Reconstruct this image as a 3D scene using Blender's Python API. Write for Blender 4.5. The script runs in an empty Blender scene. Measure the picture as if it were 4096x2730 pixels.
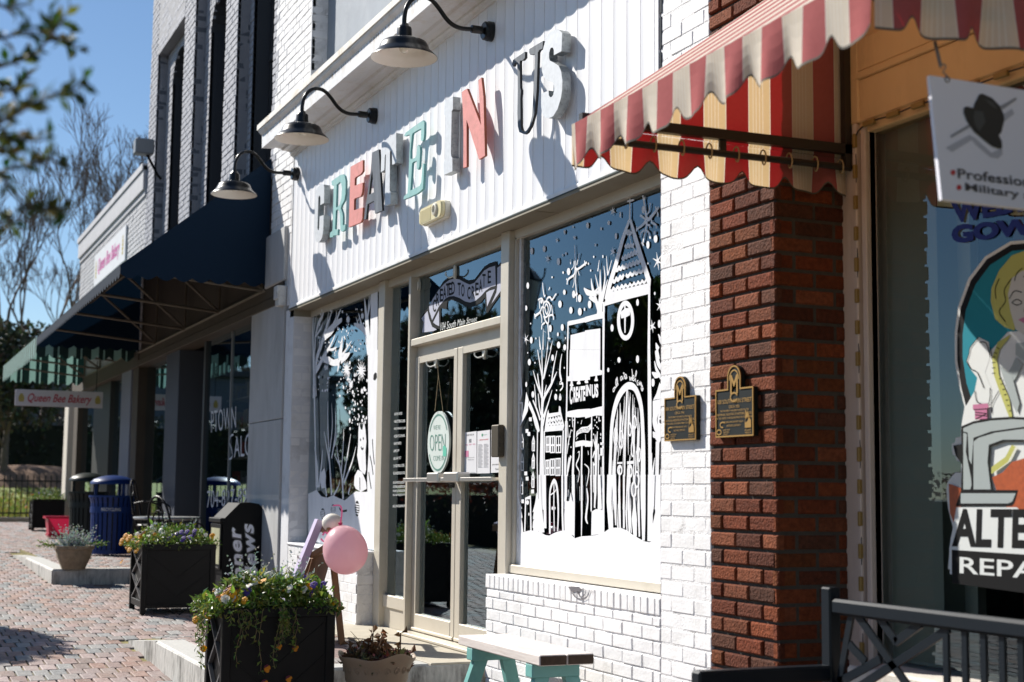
import bpy, math, random
import numpy as np
from mathutils import Vector, Matrix
from mathutils.geometry import tessellate_polygon
random.seed(7)
SC = bpy.context.scene
COL = SC.collection
# ---------------------------------------------------------------- camera
F_PX, PITCH, YAW, ROLL = 5800., .1042, .4153, .01056
PCX, PCY = 2048., 1365.
_fh = np.array([-math.cos(YAW), math.sin(YAW), 0]); _r = np.array([math.sin(YAW), math.cos(YAW), 0]); _u = np.array([0, 0, 1.])
FW = _fh*math.cos(PITCH)+_u*math.sin(PITCH); _up = _u*math.cos(PITCH)-_fh*math.sin(PITCH)
RT = _r*math.cos(ROLL)+_up*math.sin(ROLL); UP = _up*math.cos(ROLL)-_r*math.sin(ROLL)
CAM = np.array([0, -3.3, 1.1])
cd = bpy.data.cameras.new('camera'); cam = bpy.data.objects.new('camera', cd); COL.objects.link(cam)
cd.sensor_width = 36.; cd.lens = F_PX/4096*36; cd.clip_start = .05; cd.clip_end = 2000
cam.matrix_world = Matrix(((RT[0], UP[0], -FW[0], CAM[0]), (RT[1], UP[1], -FW[1], CAM[1]), (RT[2], UP[2], -FW[2], CAM[2]), (0, 0, 0, 1)))
cd.dof.use_dof = True; cd.dof.focus_distance = 8.2; cd.dof.aperture_fstop = 2.8; cd.dof.aperture_blades = 8
SC.camera = cam
# ---------------------------------------------------------------- light
SUN = Vector((-.93, -.555, .86)).normalized()          # towards the sun
EL = math.asin(SUN.z); AZ = math.atan2(SUN.x, SUN.y)
w = bpy.data.worlds.new("World"); SC.world = w; w.use_nodes = True
nt = w.node_tree; bg = nt.nodes['Background']
sky = nt.nodes.new('ShaderNodeTexSky'); sky.sky_type = 'NISHITA'; sky.sun_disc = False
sky.sun_elevation = EL; sky.sun_rotation = AZ % (2*math.pi); sky.air_density = 1.0; sky.dust_density = 0.; sky.ozone_density = 4.
nt.links.new(sky.outputs[0], bg.inputs[0]); bg.inputs[1].default_value = .068
sl = bpy.data.lights.new('sun', 'SUN'); sl.energy = 5.0; sl.angle = math.radians(.5); sl.color = (1, .95, .87)
so = bpy.data.objects.new('sun', sl); COL.objects.link(so); so.rotation_euler = SUN.to_track_quat('Z', 'Y').to_euler(); so.location = (-8, -12, 12)
SC.view_settings.view_transform = 'Standard'; SC.view_settings.look = 'None'; SC.view_settings.gamma = 1
SC.view_settings.exposure = .68
SC.cycles.max_bounces = 8; SC.cycles.transparent_max_bounces = 16
SC.cycles.caustics_reflective = False; SC.cycles.caustics_refractive = False
SC.cycles.sample_clamp_indirect = 6

# ---------------------------------------------------------------- pixel (4096x2730 photo) -> point on a plane
def ray(u, v): return FW*F_PX+RT*(u-PCX)+UP*(PCY-v)
def onY(u, v, y): d = ray(u, v); return CAM+d*((y-CAM[1])/d[1])
def onX(u, v, x): d = ray(u, v); return CAM+d*((x-CAM[0])/d[0])
def onZ(u, v, z): d = ray(u, v); return CAM+d*((z-CAM[2])/d[2])
def atd(u, v, dep): return CAM+ray(u, v)*(dep/F_PX)
def crop(c, pts): return [(c[0]+x*c[2], c[1]+y*c[2]) for x, y in pts]
def cY(c, pts, y): return [onY(u, v, y) for u, v in crop(c, pts)]

# ---------------------------------------------------------------- mesh builder
class MB:
    def __init__(s): s.v = []; s.f = []; s.m = []; s.c = []; s.col = None
    def poly(s, pts, m=0):
        n = len(s.v); s.v += [tuple(map(float, p)) for p in pts]; s.f.append(tuple(range(n, n+len(pts)))); s.m.append(m); s.c.append(s.col)
    def faces(s, vs, fs, m=0):
        n = len(s.v); s.v += [tuple(map(float, p)) for p in vs]
        for f in fs: s.f.append(tuple(n+i for i in f)); s.m.append(m); s.c.append(s.col)
    def hexa(s, p, m=0):
        s.faces(p, [(0, 3, 2, 1), (4, 5, 6, 7), (0, 1, 5, 4), (1, 2, 6, 5), (2, 3, 7, 6), (3, 0, 4, 7)], m)
    def box(s, x0, x1, y0, y1, z0, z1, m=0):
        x0, x1 = min(x0, x1), max(x0, x1); y0, y1 = min(y0, y1), max(y0, y1); z0, z1 = min(z0, z1), max(z0, z1)
        s.hexa([(x0, y0, z0), (x1, y0, z0), (x1, y1, z0), (x0, y1, z0), (x0, y0, z1), (x1, y0, z1), (x1, y1, z1), (x0, y1, z1)], m)
    def bbox(s, x0, x1, y0, y1, z0, z1, b=.004, m=0):
        # bevelled box
        x0, x1 = min(x0, x1), max(x0, x1); y0, y1 = min(y0, y1), max(y0, y1); z0, z1 = min(z0, z1), max(z0, z1)
        b = min(b, (x1-x0)*.45, (y1-y0)*.45, (z1-z0)*.45)
        X = (x0, x1); Y = (y0, y1); Z = (z0, z1); vs = []; idx = {}
        for i in (0, 1):
            for j in (0, 1):
                for k in (0, 1):
                    c = Vector((X[i], Y[j], Z[k])); d = Vector((b if i == 0 else -b, b if j == 0 else -b, b if k == 0 else -b))
                    for a in range(3):
                        p = c.copy()
                        for q in range(3):
                            if q != a: p[q] += d[q]
                        idx[(i, j, k, a)] = len(vs); vs.append(p)
        fs = []
        g = lambda i, j, k, a: idx[(i, j, k, a)]
        for i in (0, 1): f = [g(i, 0, 0, 0), g(i, 1, 0, 0), g(i, 1, 1, 0), g(i, 0, 1, 0)]; fs.append(f if i else f[::-1])
        for j in (0, 1): f = [g(0, j, 0, 1), g(0, j, 1, 1), g(1, j, 1, 1), g(1, j, 0, 1)]; fs.append(f if j else f[::-1])
        for k in (0, 1): f = [g(0, 0, k, 2), g(1, 0, k, 2), g(1, 1, k, 2), g(0, 1, k, 2)]; fs.append(f if k else f[::-1])
        for i in (0, 1):
            for j in (0, 1): f = [g(i, j, 0, 0), g(i, j, 0, 1), g(i, j, 1, 1), g(i, j, 1, 0)]; fs.append(f if (i+j) % 2 == 0 else f[::-1])
            for k in (0, 1): f = [g(i, 0, k, 2), g(i, 0, k, 0), g(i, 1, k, 0), g(i, 1, k, 2)]; fs.append(f if (i+k) % 2 == 0 else f[::-1])
        for j in (0, 1):
            for k in (0, 1): f = [g(0, j, k, 1), g(0, j, k, 2), g(1, j, k, 2), g(1, j, k, 1)]; fs.append(f if (j+k) % 2 == 0 else f[::-1])
        for i in (0, 1):
            for j in (0, 1):
                for k in (0, 1): f = [g(i, j, k, 0), g(i, j, k, 1), g(i, j, k, 2)]; fs.append(f if (i+j+k) % 2 else f[::-1])
        s.faces(vs, fs, m)
    def bar(s, p, q, w, h, up=(0, 0, 1), m=0):
        p = Vector(p); q = Vector(q); d = (q-p).normalized(); up = Vector(up)
        a = d.cross(up)
        if a.length < 1e-4: a = d.cross(Vector((1, 0, 0)))
        a.normalize(); b = a.cross(d).normalized(); a *= w/2; b *= h/2
        s.hexa([p-a-b, p+a-b, p+a+b, p-a+b, q-a-b, q+a-b, q+a+b, q-a+b], m)
    def tube(s, pts, r, n=8, m=0, cap=True):
        pts = [Vector(p) for p in pts]; k = len(pts)
        rs = r if hasattr(r, '__len__') else [r]*k
        rings = []; ref = None
        for i, p in enumerate(pts):
            t = (pts[min(i+1, k-1)]-pts[max(i-1, 0)])
            if t.length < 1e-9: t = Vector((0, 0, 1))
            t.normalize()
            if ref is None: ref = t.orthogonal().normalized()
            ref = (ref-t*ref.dot(t))
            if ref.length < 1e-6: ref = t.orthogonal()
            ref.normalize(); b = t.cross(ref)
            rings.append([p+(ref*math.cos(2*math.pi*j/n)+b*math.sin(2*math.pi*j/n))*rs[i] for j in range(n)])
        vs = [q for ring in rings for q in ring]; fs = []
        for i in range(k-1):
            for j in range(n): fs.append((i*n+j, i*n+(j+1) % n, (i+1)*n+(j+1) % n, (i+1)*n+j))
        if cap: fs.append(tuple(range(n))[::-1]); fs.append(tuple((k-1)*n+j for j in range(n)))
        s.faces(vs, fs, m)
    def lathe(s, c, prof, n=24, m=0, sx=1, sy=1, axis=None, off=None):
        # prof: [(r, h)]; axis: optional Matrix 3x3 turning local z
        vs = []; c = Vector(c)
        for r, h in prof:
            for j in range(n):
                a = 2*math.pi*j/n; p = Vector((r*math.cos(a)*sx, r*math.sin(a)*sy, h))
                if axis is not None: p = axis @ p
                vs.append(c+p)
        fs = []
        for i in range(len(prof)-1):
            for j in range(n): fs.append((i*n+j, i*n+(j+1) % n, (i+1)*n+(j+1) % n, (i+1)*n+j))
        s.faces(vs, fs, m)
    def prism(s, outer, ext, holes=(), m=0, ms=None):
        # flat polygon(s) in 3-D, extruded by vector ext
        ms = m if ms is None else ms
        loops = [[Vector(p) for p in outer]]+[[Vector(p) for p in h] for h in holes]
        e = Vector(ext); flat = [p for l in loops for p in l]; n = len(flat)
        tri = tessellate_polygon(loops)
        nrm = Vector((0, 0, 0))
        for i, p in enumerate(loops[0]): nrm += p.cross(loops[0][(i+1) % len(loops[0])])
        fs = []
        for t in tri:
            a, b, c = t; tn = (flat[b]-flat[a]).cross(flat[c]-flat[a])
            fs.append(t if tn.dot(e) < 0 else t[::-1])
        s.faces(flat, fs, m)
        s.faces([p+e for p in flat], [f[::-1] for f in fs], m)
        o = 0
        for l in loops:
            k = len(l); vs = l+[p+e for p in l]
            s.faces(vs, [(i, (i+1) % k, k+(i+1) % k, k+i) for i in range(k)], ms)
    def flat(s, outer, holes=(), m=0, face=(0, -1, 0)):
        loops = [[Vector(p) for p in outer]]+[[Vector(p) for p in h] for h in holes]
        flat = [p for l in loops for p in l]; face = Vector(face); fs = []
        for t in tessellate_polygon(loops):
            a, b, c = t; tn = (flat[b]-flat[a]).cross(flat[c]-flat[a])
            fs.append(t if tn.dot(face) > 0 else t[::-1])
        s.faces(flat, fs, m)
    def build(s, name, mats, parent=None, smooth=False, recalc=False):
        me = bpy.data.meshes.new(name)
        off = Vector((0, 0, 0))
        if parent is not None: off = world_loc(parent)
        me.from_pydata([(x-off.x, y-off.y, z-off.z) for x, y, z in s.v], [], s.f)
        if not isinstance(mats, (list, tuple)): mats = [mats]
        for mt in mats: me.materials.append(mt)
        me.polygons.foreach_set('material_index', s.m)
        if smooth is True: me.polygons.foreach_set('use_smooth', [True]*len(s.f))
        if any(c is not None for c in s.c):
            at = me.color_attributes.new('Col', 'FLOAT_COLOR', 'CORNER'); buf = []
            for f, c in zip(s.f, s.c):
                c = c or (1, 1, 1); buf += [c[0], c[1], c[2], 1.]*len(f)
            at.data.foreach_set('color', buf)
        if recalc or (smooth and smooth is not True):
            import bmesh
            bm = bmesh.new(); bm.from_mesh(me)
            bmesh.ops.remove_doubles(bm, verts=bm.verts, dist=1e-5)
            bmesh.ops.recalc_face_normals(bm, faces=bm.faces); bm.to_mesh(me); bm.free()
        me.update()
        if smooth and smooth is not True:
            me.polygons.foreach_set('use_smooth', [True]*len(me.polygons))
            try: me.set_sharp_from_angle(angle=math.radians(smooth))
            except Exception: pass
        o = bpy.data.objects.new(name, me); COL.objects.link(o)
        if parent is not None: o.parent = parent
        return o

LOC = {}
def world_loc(o):
    v = Vector(o.location)
    while o.parent is not None: o = o.parent; v += Vector(o.location)
    return v
def tag(o, label, cat, group=None, kind=None):
    o['label'] = label; o['category'] = cat
    if group: o['group'] = group
    if kind: o['kind'] = kind
    return o
def thing(name, label, cat, loc=(0, 0, 0), group=None):
    o = bpy.data.objects.new(name, None); COL.objects.link(o); o.location = [float(x) for x in loc]; o.empty_display_size = .1
    return tag(o, label, cat, group)
def struct(o): o['kind'] = 'structure'; return o
def sub(name, parent, loc):
    o = bpy.data.objects.new(name, None); COL.objects.link(o); o.parent = parent
    o.location = Vector([float(x) for x in loc])-world_loc(parent); o.empty_display_size = .05
    return o
def copy_tree(o, parent=None):
    c = o.copy(); COL.objects.link(c)
    if parent is not None: c.parent = parent
    for ch in [x for x in bpy.data.objects if x.parent == o]: copy_tree(ch, c)
    return c

# ---------------------------------------------------------------- materials
def mat(name, col, rough=.7, metal=0, var=0., vscale=6, bump=0., bscale=80, attr=False, spec=.5, trans=0., stain=None, stscale=2, stamt=.5, streak=False, coat=0., tint=None, tcol=None):
    m = bpy.data.materials.new(name); m.use_nodes = True; t = m.node_tree; N = t.nodes; L = t.links
    b = N['Principled BSDF']; b.inputs['Roughness'].default_value = rough; b.inputs['Metallic'].default_value = metal
    b.inputs['Specular IOR Level'].default_value = spec; b.inputs['Coat Weight'].default_value = coat
    geo = N.new('ShaderNodeNewGeometry'); pos = geo.outputs['Position']
    if streak:
        mp = N.new('ShaderNodeMapping'); mp.inputs['Scale'].default_value = streak if isinstance(streak, tuple) else (1, 1, .12); L.new(pos, mp.inputs[0]); spos = mp.outputs[0]
    else: spos = pos
    c = None
    if attr:
        a = N.new('ShaderNodeVertexColor'); a.layer_name = 'Col'; c = a.outputs[0]
    def rgb():
        r = N.new('ShaderNodeRGB'); r.outputs[0].default_value = (*col, 1); return r.outputs[0]
    if c is None: c = rgb()
    if var:
        n = N.new('ShaderNodeTexNoise'); n.inputs['Scale'].default_value = vscale; n.inputs['Detail'].default_value = 6; L.new(spos, n.inputs['Vector'])
        mr = N.new('ShaderNodeMapRange'); mr.inputs[1].default_value = .25; mr.inputs[2].default_value = .75; mr.inputs[3].default_value = 1-var; mr.inputs[4].default_value = 1+var
        L.new(n.outputs[0], mr.inputs[0])
        mx = N.new('ShaderNodeVectorMath'); mx.operation = 'SCALE'; L.new(c, mx.inputs[0]); L.new(mr.outputs[0], mx.inputs['Scale']); c = mx.outputs[0]
    if stain:
        n = N.new('ShaderNodeTexNoise'); n.inputs['Scale'].default_value = stscale; n.inputs['Detail'].default_value = 8; n.inputs['Roughness'].default_value = .7; L.new(spos, n.inputs['Vector'])
        cr = N.new('ShaderNodeMapRange'); cr.inputs[1].default_value = .5; cr.inputs[2].default_value = .72; cr.inputs[3].default_value = 0; cr.inputs[4].default_value = stamt; L.new(n.outputs[0], cr.inputs[0])
        mx = N.new('ShaderNodeMixRGB'); L.new(cr.outputs[0], mx.inputs[0]); L.new(c, mx.inputs[1]); mx.inputs[2].default_value = (*stain, 1); c = mx.outputs[0]
    L.new(c, b.inputs['Base Color'])
    if bump:
        n = N.new('ShaderNodeTexNoise'); n.inputs['Scale'].default_value = bscale; n.inputs['Detail'].default_value = 5; L.new(spos if streak else pos, n.inputs['Vector'])
        bp = N.new('ShaderNodeBump'); bp.inputs['Strength'].default_value = 1; bp.inputs['Distance'].default_value = bump; L.new(n.outputs[0], bp.inputs['Height']); L.new(bp.outputs[0], b.inputs['Normal'])
    if trans:
        out = N['Material Output']; tb = N.new('ShaderNodeBsdfTranslucent'); ms = N.new('ShaderNodeMixShader'); ms.inputs[0].default_value = trans
        if tcol: tb.inputs[0].default_value = (*tcol, 1)
        else: L.new(c, tb.inputs[0])
        L.new(b.outputs[0], ms.inputs[1]); L.new(tb.outputs[0], ms.inputs[2]); L.new(ms.outputs[0], out.inputs[0])
    return m
def glass_mat(name, tint=(.93, .97, .95), boost=1.9, rough=0.0, wav=0.0):
    m = bpy.data.materials.new(name); m.use_nodes = True; t = m.node_tree; N = t.nodes; L = t.links
    N.remove(N['Principled BSDF']); out = N['Material Output']
    g = N.new('ShaderNodeBsdfGlossy'); g.inputs['Roughness'].default_value = rough
    g.inputs[0].default_value = (.74, .90, 1, 1); tr = N.new('ShaderNodeBsdfTransparent'); tr.inputs[0].default_value = (*tint, 1)
    fr = N.new('ShaderNodeFresnel'); fr.inputs['IOR'].default_value = 1.5
    mu = N.new('ShaderNodeMath'); mu.operation = 'MULTIPLY'; mu.inputs[1].default_value = boost; mu.use_clamp = True
    ms = N.new('ShaderNodeMixShader'); L.new(fr.outputs[0], mu.inputs[0]); L.new(mu.outputs[0], ms.inputs[0])
    L.new(tr.outputs[0], ms.inputs[1]); L.new(g.outputs[0], ms.inputs[2]); L.new(ms.outputs[0], out.inputs[0])
    if wav:
        geo = N.new('ShaderNodeNewGeometry'); n = N.new('ShaderNodeTexNoise'); n.inputs['Scale'].default_value = 1.2; L.new(geo.outputs['Position'], n.inputs['Vector'])
        bp = N.new('ShaderNodeBump'); bp.inputs['Distance'].default_value = wav; L.new(n.outputs[0], bp.inputs['Height'])
        L.new(bp.outputs[0], g.inputs['Normal'])
    return m

def text_mesh(s, shear=0., bold=0., space=1.):
    cu = bpy.data.curves.new('t', 'FONT'); cu.body = s; cu.space_character = space; cu.offset = bold; cu.resolution_u = 3
    ob = bpy.data.objects.new('t', cu); COL.objects.link(ob)
    dg = bpy.context.evaluated_depsgraph_get(); me = bpy.data.meshes.new_from_object(ob.evaluated_get(dg))
    vs = [(v.co.x+shear*v.co.y, v.co.y, 0.) for v in me.vertices]; fs = [tuple(p.vertices) for p in me.polygons]
    if not fs and bold: bpy.data.objects.remove(ob); bpy.data.curves.remove(cu); return text_mesh(s, shear, 0.)
    bpy.data.objects.remove(ob); bpy.data.curves.remove(cu); bpy.data.meshes.remove(me)
    return vs, fs
def text_quad(mb, s, q, m=0, shear=0., bold=0., off=(0, 0, 0), space=1.):
    # q: 3-D corners TL, TR, BR, BL; the ink of the text fills the quad
    vs, fs = text_mesh(s, shear, bold, space)
    a = np.array(vs); x0, x1, y0, y1 = a[:, 0].min(), a[:, 0].max(), a[:, 1].min(), a[:, 1].max()
    TL, TR, BR, BL = [np.array(p, float) for p in q]; out = []
    for x, y, _ in vs:
        s_ = (x-x0)/(x1-x0); t_ = (y1-y)/(y1-y0)
        out.append((TL*(1-s_)+TR*s_)*(1-t_)+(BL*(1-s_)+BR*s_)*t_+np.array(off))
    nrm = np.cross(np.array(out[fs[0][1]])-out[fs[0][0]], np.array(out[fs[0][2]])-out[fs[0][0]])
    mb.faces(out, fs, m)
def ribbon(mb, pts, w, n=(0, -1, 0), m=0):
    # flat brush stroke through 3-D points, width w (number or list)
    P = [Vector(p) for p in pts]; k = len(P); ws = w if hasattr(w, '__len__') else [w]*k; n = Vector(n)
    vs = []
    for i, p in enumerate(P):
        t = (P[min(i+1, k-1)]-P[max(i-1, 0)]); t.normalize(); s = t.cross(n).normalized()*ws[i]/2
        vs += [p-s, p+s]
    mb.faces(vs, [(2*i, 2*i+1, 2*i+3, 2*i+2) for i in range(k-1)], m)
def spline(pts, n=6):
    P = [np.array(p, float) for p in pts]; out = []
    for i in range(len(P)-1):
        a, b, c, d = P[max(i-1, 0)], P[i], P[i+1], P[min(i+2, len(P)-1)]
        for j in range(n):
            t = j/n; out.append(.5*((2*b)+(c-a)*t+(2*a-5*b+4*c-d)*t*t+(3*b-a-3*c+d)*t**3))
    out.append(P[-1]); return out

# height of the sloping pavement
GX = [-200, -60, -46, -40, -31, -22, -18, -15.3, -12, -10.6, -9.6, -8.93, -6, 0, 5, 200]
GZ = [.6, .62, .56, .52, .42, .28, .2, .14, .06, .016, -.03, -.055, -.17, -.40, -.5, -.6]
def gz(x): return float(np.interp(x, GX, GZ))

def bricks(mb, u0, u1, z0, z1, P, L=.2, H=.071, gap=.01, jit=.002, bev=.004, m=0, cols=None, off0=0., depth=.03, hole=None, seed=1):
    """courses of separate bricks on a wall face; P(u, d, z) -> world, d = distance proud of the face"""
    rnd = random.Random(seed); k = 0; z = z0
    while z < z1-1e-4:
        zt = min(z+H, z1); o = off0+(L/2 if k % 2 else 0); u = u0-o
        while u < u1-1e-4:
            a, b = max(u, u0), min(u+L, u1)
            if b-a > .02 and not (hole and hole((a+b)/2, (z+zt)/2)):
                a2, b2 = a+(gap/2 if a > u0 else 0), b-(gap/2 if b < u1 else 0); c, d_ = z+gap/2, zt-gap/2
                d = rnd.uniform(-jit, jit); e = bev
                j = lambda: rnd.uniform(-.0012, .0012)
                if cols: mb.col = cols(rnd)
                vs = [P(a2, -depth, c), P(b2, -depth, c), P(b2, -depth, d_), P(a2, -depth, d_),
                      P(a2, d-e, c), P(b2, d-e, c), P(b2, d-e, d_), P(a2, d-e, d_),
                      P(a2+e, d+j(), c+e), P(b2-e, d+j(), c+e), P(b2-e, d+j(), d_-e), P(a2+e, d+j(), d_-e)]
                mb.faces(vs, [(0, 1, 5, 4), (1, 2, 6, 5), (2, 3, 7, 6), (3, 0, 4, 7), (4, 5, 9, 8), (5, 6, 10, 9), (6, 7, 11, 10), (7, 4, 8, 11), (8, 9, 10, 11)], m)
            u += L
        z += H; k += 1
    mb.col = None
def PY(y): return lambda u, d, z: (u, y-d, z)          # wall facing the street (-Y)
def PX(x): return lambda u, d, z: (x+d, u, z)          # wall facing +X
# ================================================================ MATERIALS
WHITE_BRICK = mat('white_painted_brick', (.80, .79, .79), .6, var=.05, vscale=9, bump=.0022, bscale=70, stain=(.42, .40, .36), stscale=5, stamt=.35)
WHITE_MORT = mat('white_painted_mortar', (.76, .75, .75), .7, var=.10, vscale=14, bump=.006, bscale=110, stain=(.25, .23, .21), stscale=11, stamt=.7)
WHITE_PLASTER = mat('white_render', (.72, .72, .74), .6, var=.06, vscale=8, bump=.002, bscale=40, stain=(.2, .17, .13), stscale=4, stamt=.4)
SIDING = mat('white_siding', (.84, .84, .86), .42, var=.025, vscale=3, stain=(.6, .57, .5), stscale=7, stamt=.15, streak=(3, 3, .5))
TRIM_WHITE = mat('white_trim', (.80, .80, .80), .5, var=.05, vscale=5, bump=.001, bscale=40, stain=(.5, .38, .22), stscale=6, stamt=.45)
LEDGE = mat('stained_ledge', (.76, .74, .69), .7, var=.08, vscale=8, bump=.002, bscale=60, stain=(.42, .30, .14), stscale=4, stamt=.75)
DRIP = mat('drip_stain', (.36, .27, .13), .9)
RED_BRICK = mat('red_brick', (.3, .1, .05), .85, attr=True, var=.35, vscale=55, bump=.011, bscale=95, spec=.2)
RED_MORT = mat('brick_mortar', (.06, .052, .042), .9, var=.2, vscale=30, bump=.004, bscale=120)
GRAY_BRICK = mat('gray_painted_brick', (.36, .36, .39), .6, var=.07, vscale=6, bump=.003, bscale=60)
GRAY_MORT = mat('gray_painted_mortar', (.27, .27, .29), .7, var=.1, vscale=10, bump=.003, bscale=90)
ANOD = mat('champagne_aluminium', (.60, .55, .46), .45, metal=.25, var=.05, vscale=3, stain=(.35, .3, .2), stscale=5, stamt=.25)
SOFFIT = mat('beige_soffit', (.24, .215, .16), .7, var=.08, vscale=4, stain=(.2, .16, .1), stscale=3, stamt=.5)
GLASS = glass_mat('window_glass')
GLASS_W = glass_mat('window_glass_wavy', wav=.0006)
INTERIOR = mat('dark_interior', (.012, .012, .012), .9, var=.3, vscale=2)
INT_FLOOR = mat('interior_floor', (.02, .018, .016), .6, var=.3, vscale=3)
BLACK = mat('black_paint', (.010, .011, .012), .4, spec=.25)
BOARD = mat('gray_board', (.27, .30, .34), .6, var=.10, vscale=3, bump=.001, bscale=20, stain=(.4, .42, .45), stscale=2.5, stamt=.4)
STONE = mat('gray_stone', (.44, .44, .44), .7, var=.10, vscale=5, bump=.001, bscale=40, stain=(.22, .2, .18), stscale=3, stamt=.45, streak=(1, 1, .35))
BROWN = mat('brown_panel', (.055, .040, .025), .7, var=.15, vscale=4)
DARKWOOD = mat('dark_frame', (.035, .035, .038), .5)
STEEL_TAN = mat('tan_steel', (.12, .098, .07), .5, var=.1, vscale=8)

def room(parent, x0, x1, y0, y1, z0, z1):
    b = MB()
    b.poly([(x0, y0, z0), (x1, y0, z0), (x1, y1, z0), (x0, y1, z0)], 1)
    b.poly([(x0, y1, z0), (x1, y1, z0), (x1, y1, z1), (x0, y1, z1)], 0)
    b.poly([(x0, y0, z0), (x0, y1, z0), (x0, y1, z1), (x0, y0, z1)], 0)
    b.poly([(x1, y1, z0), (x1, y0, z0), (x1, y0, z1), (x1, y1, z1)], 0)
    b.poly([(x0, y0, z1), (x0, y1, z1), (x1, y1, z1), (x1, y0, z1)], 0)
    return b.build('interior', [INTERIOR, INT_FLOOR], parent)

# ================================================================ WHITE STOREFRONT
BW = thing('storefront_building', 'white painted brick craft shop with vertical siding and painted windows', 'building', (-9, 0, 0))
mb = MB()                                               # brickwork: mortar bodies + separate bricks
# right pier
mb.box(-5.79, -5.362, .002, .4, -.5, 3.62, 1); bricks(mb, -5.79, -5.36, -.48, 3.6, PY(0), .195, .0705, .008, .0014, .003, 0, seed=3)
mb.poly([(-5.79, .3, -.4), (-5.79, .0, -.4), (-5.79, .0, 3.6), (-5.79, .3, 3.6)], 1)
# pony wall under the big window
mb.box(-7.81, -5.794, .004, .24, -.4, .625, 1); bricks(mb, -7.818, -5.793, -.35, .548, PY(-.002), .195, .0655, .008, .0016, .0035, 0, off0=.09, seed=5)
bricks(mb, -7.818, -5.793, .551, .634, PY(-.004), .066, .083, .006, .0018, .004, 0, seed=6, depth=.2)
# left pier front strip and its return
mb.box(-12.425, -12.175, .0, .5, -.3, 2.672, 2); bricks(mb, .005, .165, 0, 2.66, PX(-12.175), .2, .0705, .006, .001, .002, 0, seed=8, off0=.02)
# left pony wall and return
mb.box(-12.16, -10.246, .004, .16, -.2, .64, 1); bricks(mb, -12.16, -10.242, .0, .645, PY(0), .2, .07, .003, .001, .002, 0, seed=9)
bricks(mb, .004, .15, .0, .645, PX(-10.246), .2, .07, .008, .001, .003, 0, seed=10)
mb.bbox(-12.17, -10.235, -.012, .155, .64, .66, .006, 2)
# upper wall with a bricked-up window
WX0, WX1, WZ0, WZ1 = -11.83, -9.3, 4.42, 6.9
hole = lambda u, z: WX0 < u < WX1 and WZ0 < z < WZ1
for a in ((-13.05, WX0, 2.72, 8.6), (WX1, -5.36, 4.15, 8.6), (WX0, WX1, 4.15, WZ0), (WX0, WX1, WZ1, 8.6)): mb.box(a[0], a[1], .006, .3, a[2], a[3], 1)
bricks(mb, -13.05, -12.32, 3.36, 4.2, PY(0), .2, .0705, .007, .002, .003, 0, seed=11)
for q_ in ((-13.05, WX0, 4.2, 8.5), (WX1, -5.36, 4.2, 8.5), (WX0, WX1, 4.2, WZ0-.075), (WX0, WX1, WZ1, 8.5)): bricks(mb, *q_, PY(0), .2, .0705, .007, .002, .003, 0, seed=12)
bricks(mb, .0, .16, WZ0, WZ1, PX(WX0), .2, .0705, .007, .001, .002, 0, seed=13)
mb.build('brick_wall', [WHITE_BRICK, WHITE_MORT, WHITE_PLASTER], BW)
b = MB(); b.box(WX0, WX1, .14, .16, WZ0, WZ1); o = b.build('boarded_window', BOARD, BW)
b = MB(); b.bbox(WX0-.02, WX1, -.03, .14, WZ0-.07, WZ0, .01); b.build('sill', WHITE_BRICK, o)
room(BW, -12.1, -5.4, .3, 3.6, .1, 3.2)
b = MB(); b.box(-12.4, -5.4, .35, 8, 3.3, 3.4); b.box(-13, -5.4, 3.7, 8, -.3, 8.4); b.build('rear_block', WHITE_PLASTER, BW)

# siding: dished boards with narrow joints
b = MB(); PITCH_B = .1372; x = -12.30; prof = []
while x < -5.82:
    for t in range(0, 9):
        s = t/8; prof.append((x+.006+s*(PITCH_B-.009), .006*(1-(2*s-1)**2)))
    prof += [(x+PITCH_B-.002, .009), (x+PITCH_B+.003, .009)]
    x += PITCH_B
prof = [(a, c) for a, c in prof if a < -5.822]
n = len(prof); vs = [(a, c, 2.70) for a, c in prof]+[(a, c, 4.06) for a, c in prof]
b.faces(vs, [(i, i+1, n+i+1, n+i) for i in range(n-1)])
b.build('siding', SIDING, BW)
b = MB(); b.bbox(-12.31, -5.80, -.012, .02, 2.676, 2.702, .004); b.box(-12.31, -12.296, -.005, .03, 2.70, 4.05); b.bbox(-5.822, -5.796, -.008, .02, 2.70, 4.05, .003)
b.build('siding_trim', TRIM_WHITE, BW)
b = MB(); b.box(-12.31, -5.795, -.0125, -.0095, 2.6715, 2.678); b.build('drip_edge', mat('drip_edge', (.03, .05, .045), .6), BW)
b = MB(); b.box(-12.30, -5.796, -.008, .2, 2.655, 2.6745); b.box(-12.29, -12.17, .0, .19, 2.6, 2.66)
for xx in (-9.05, -7.2): b.box(xx, xx+.004, -.004, .15, 2.6525, 2.656)
b.build('soffit', SOFFIT, BW)
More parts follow.
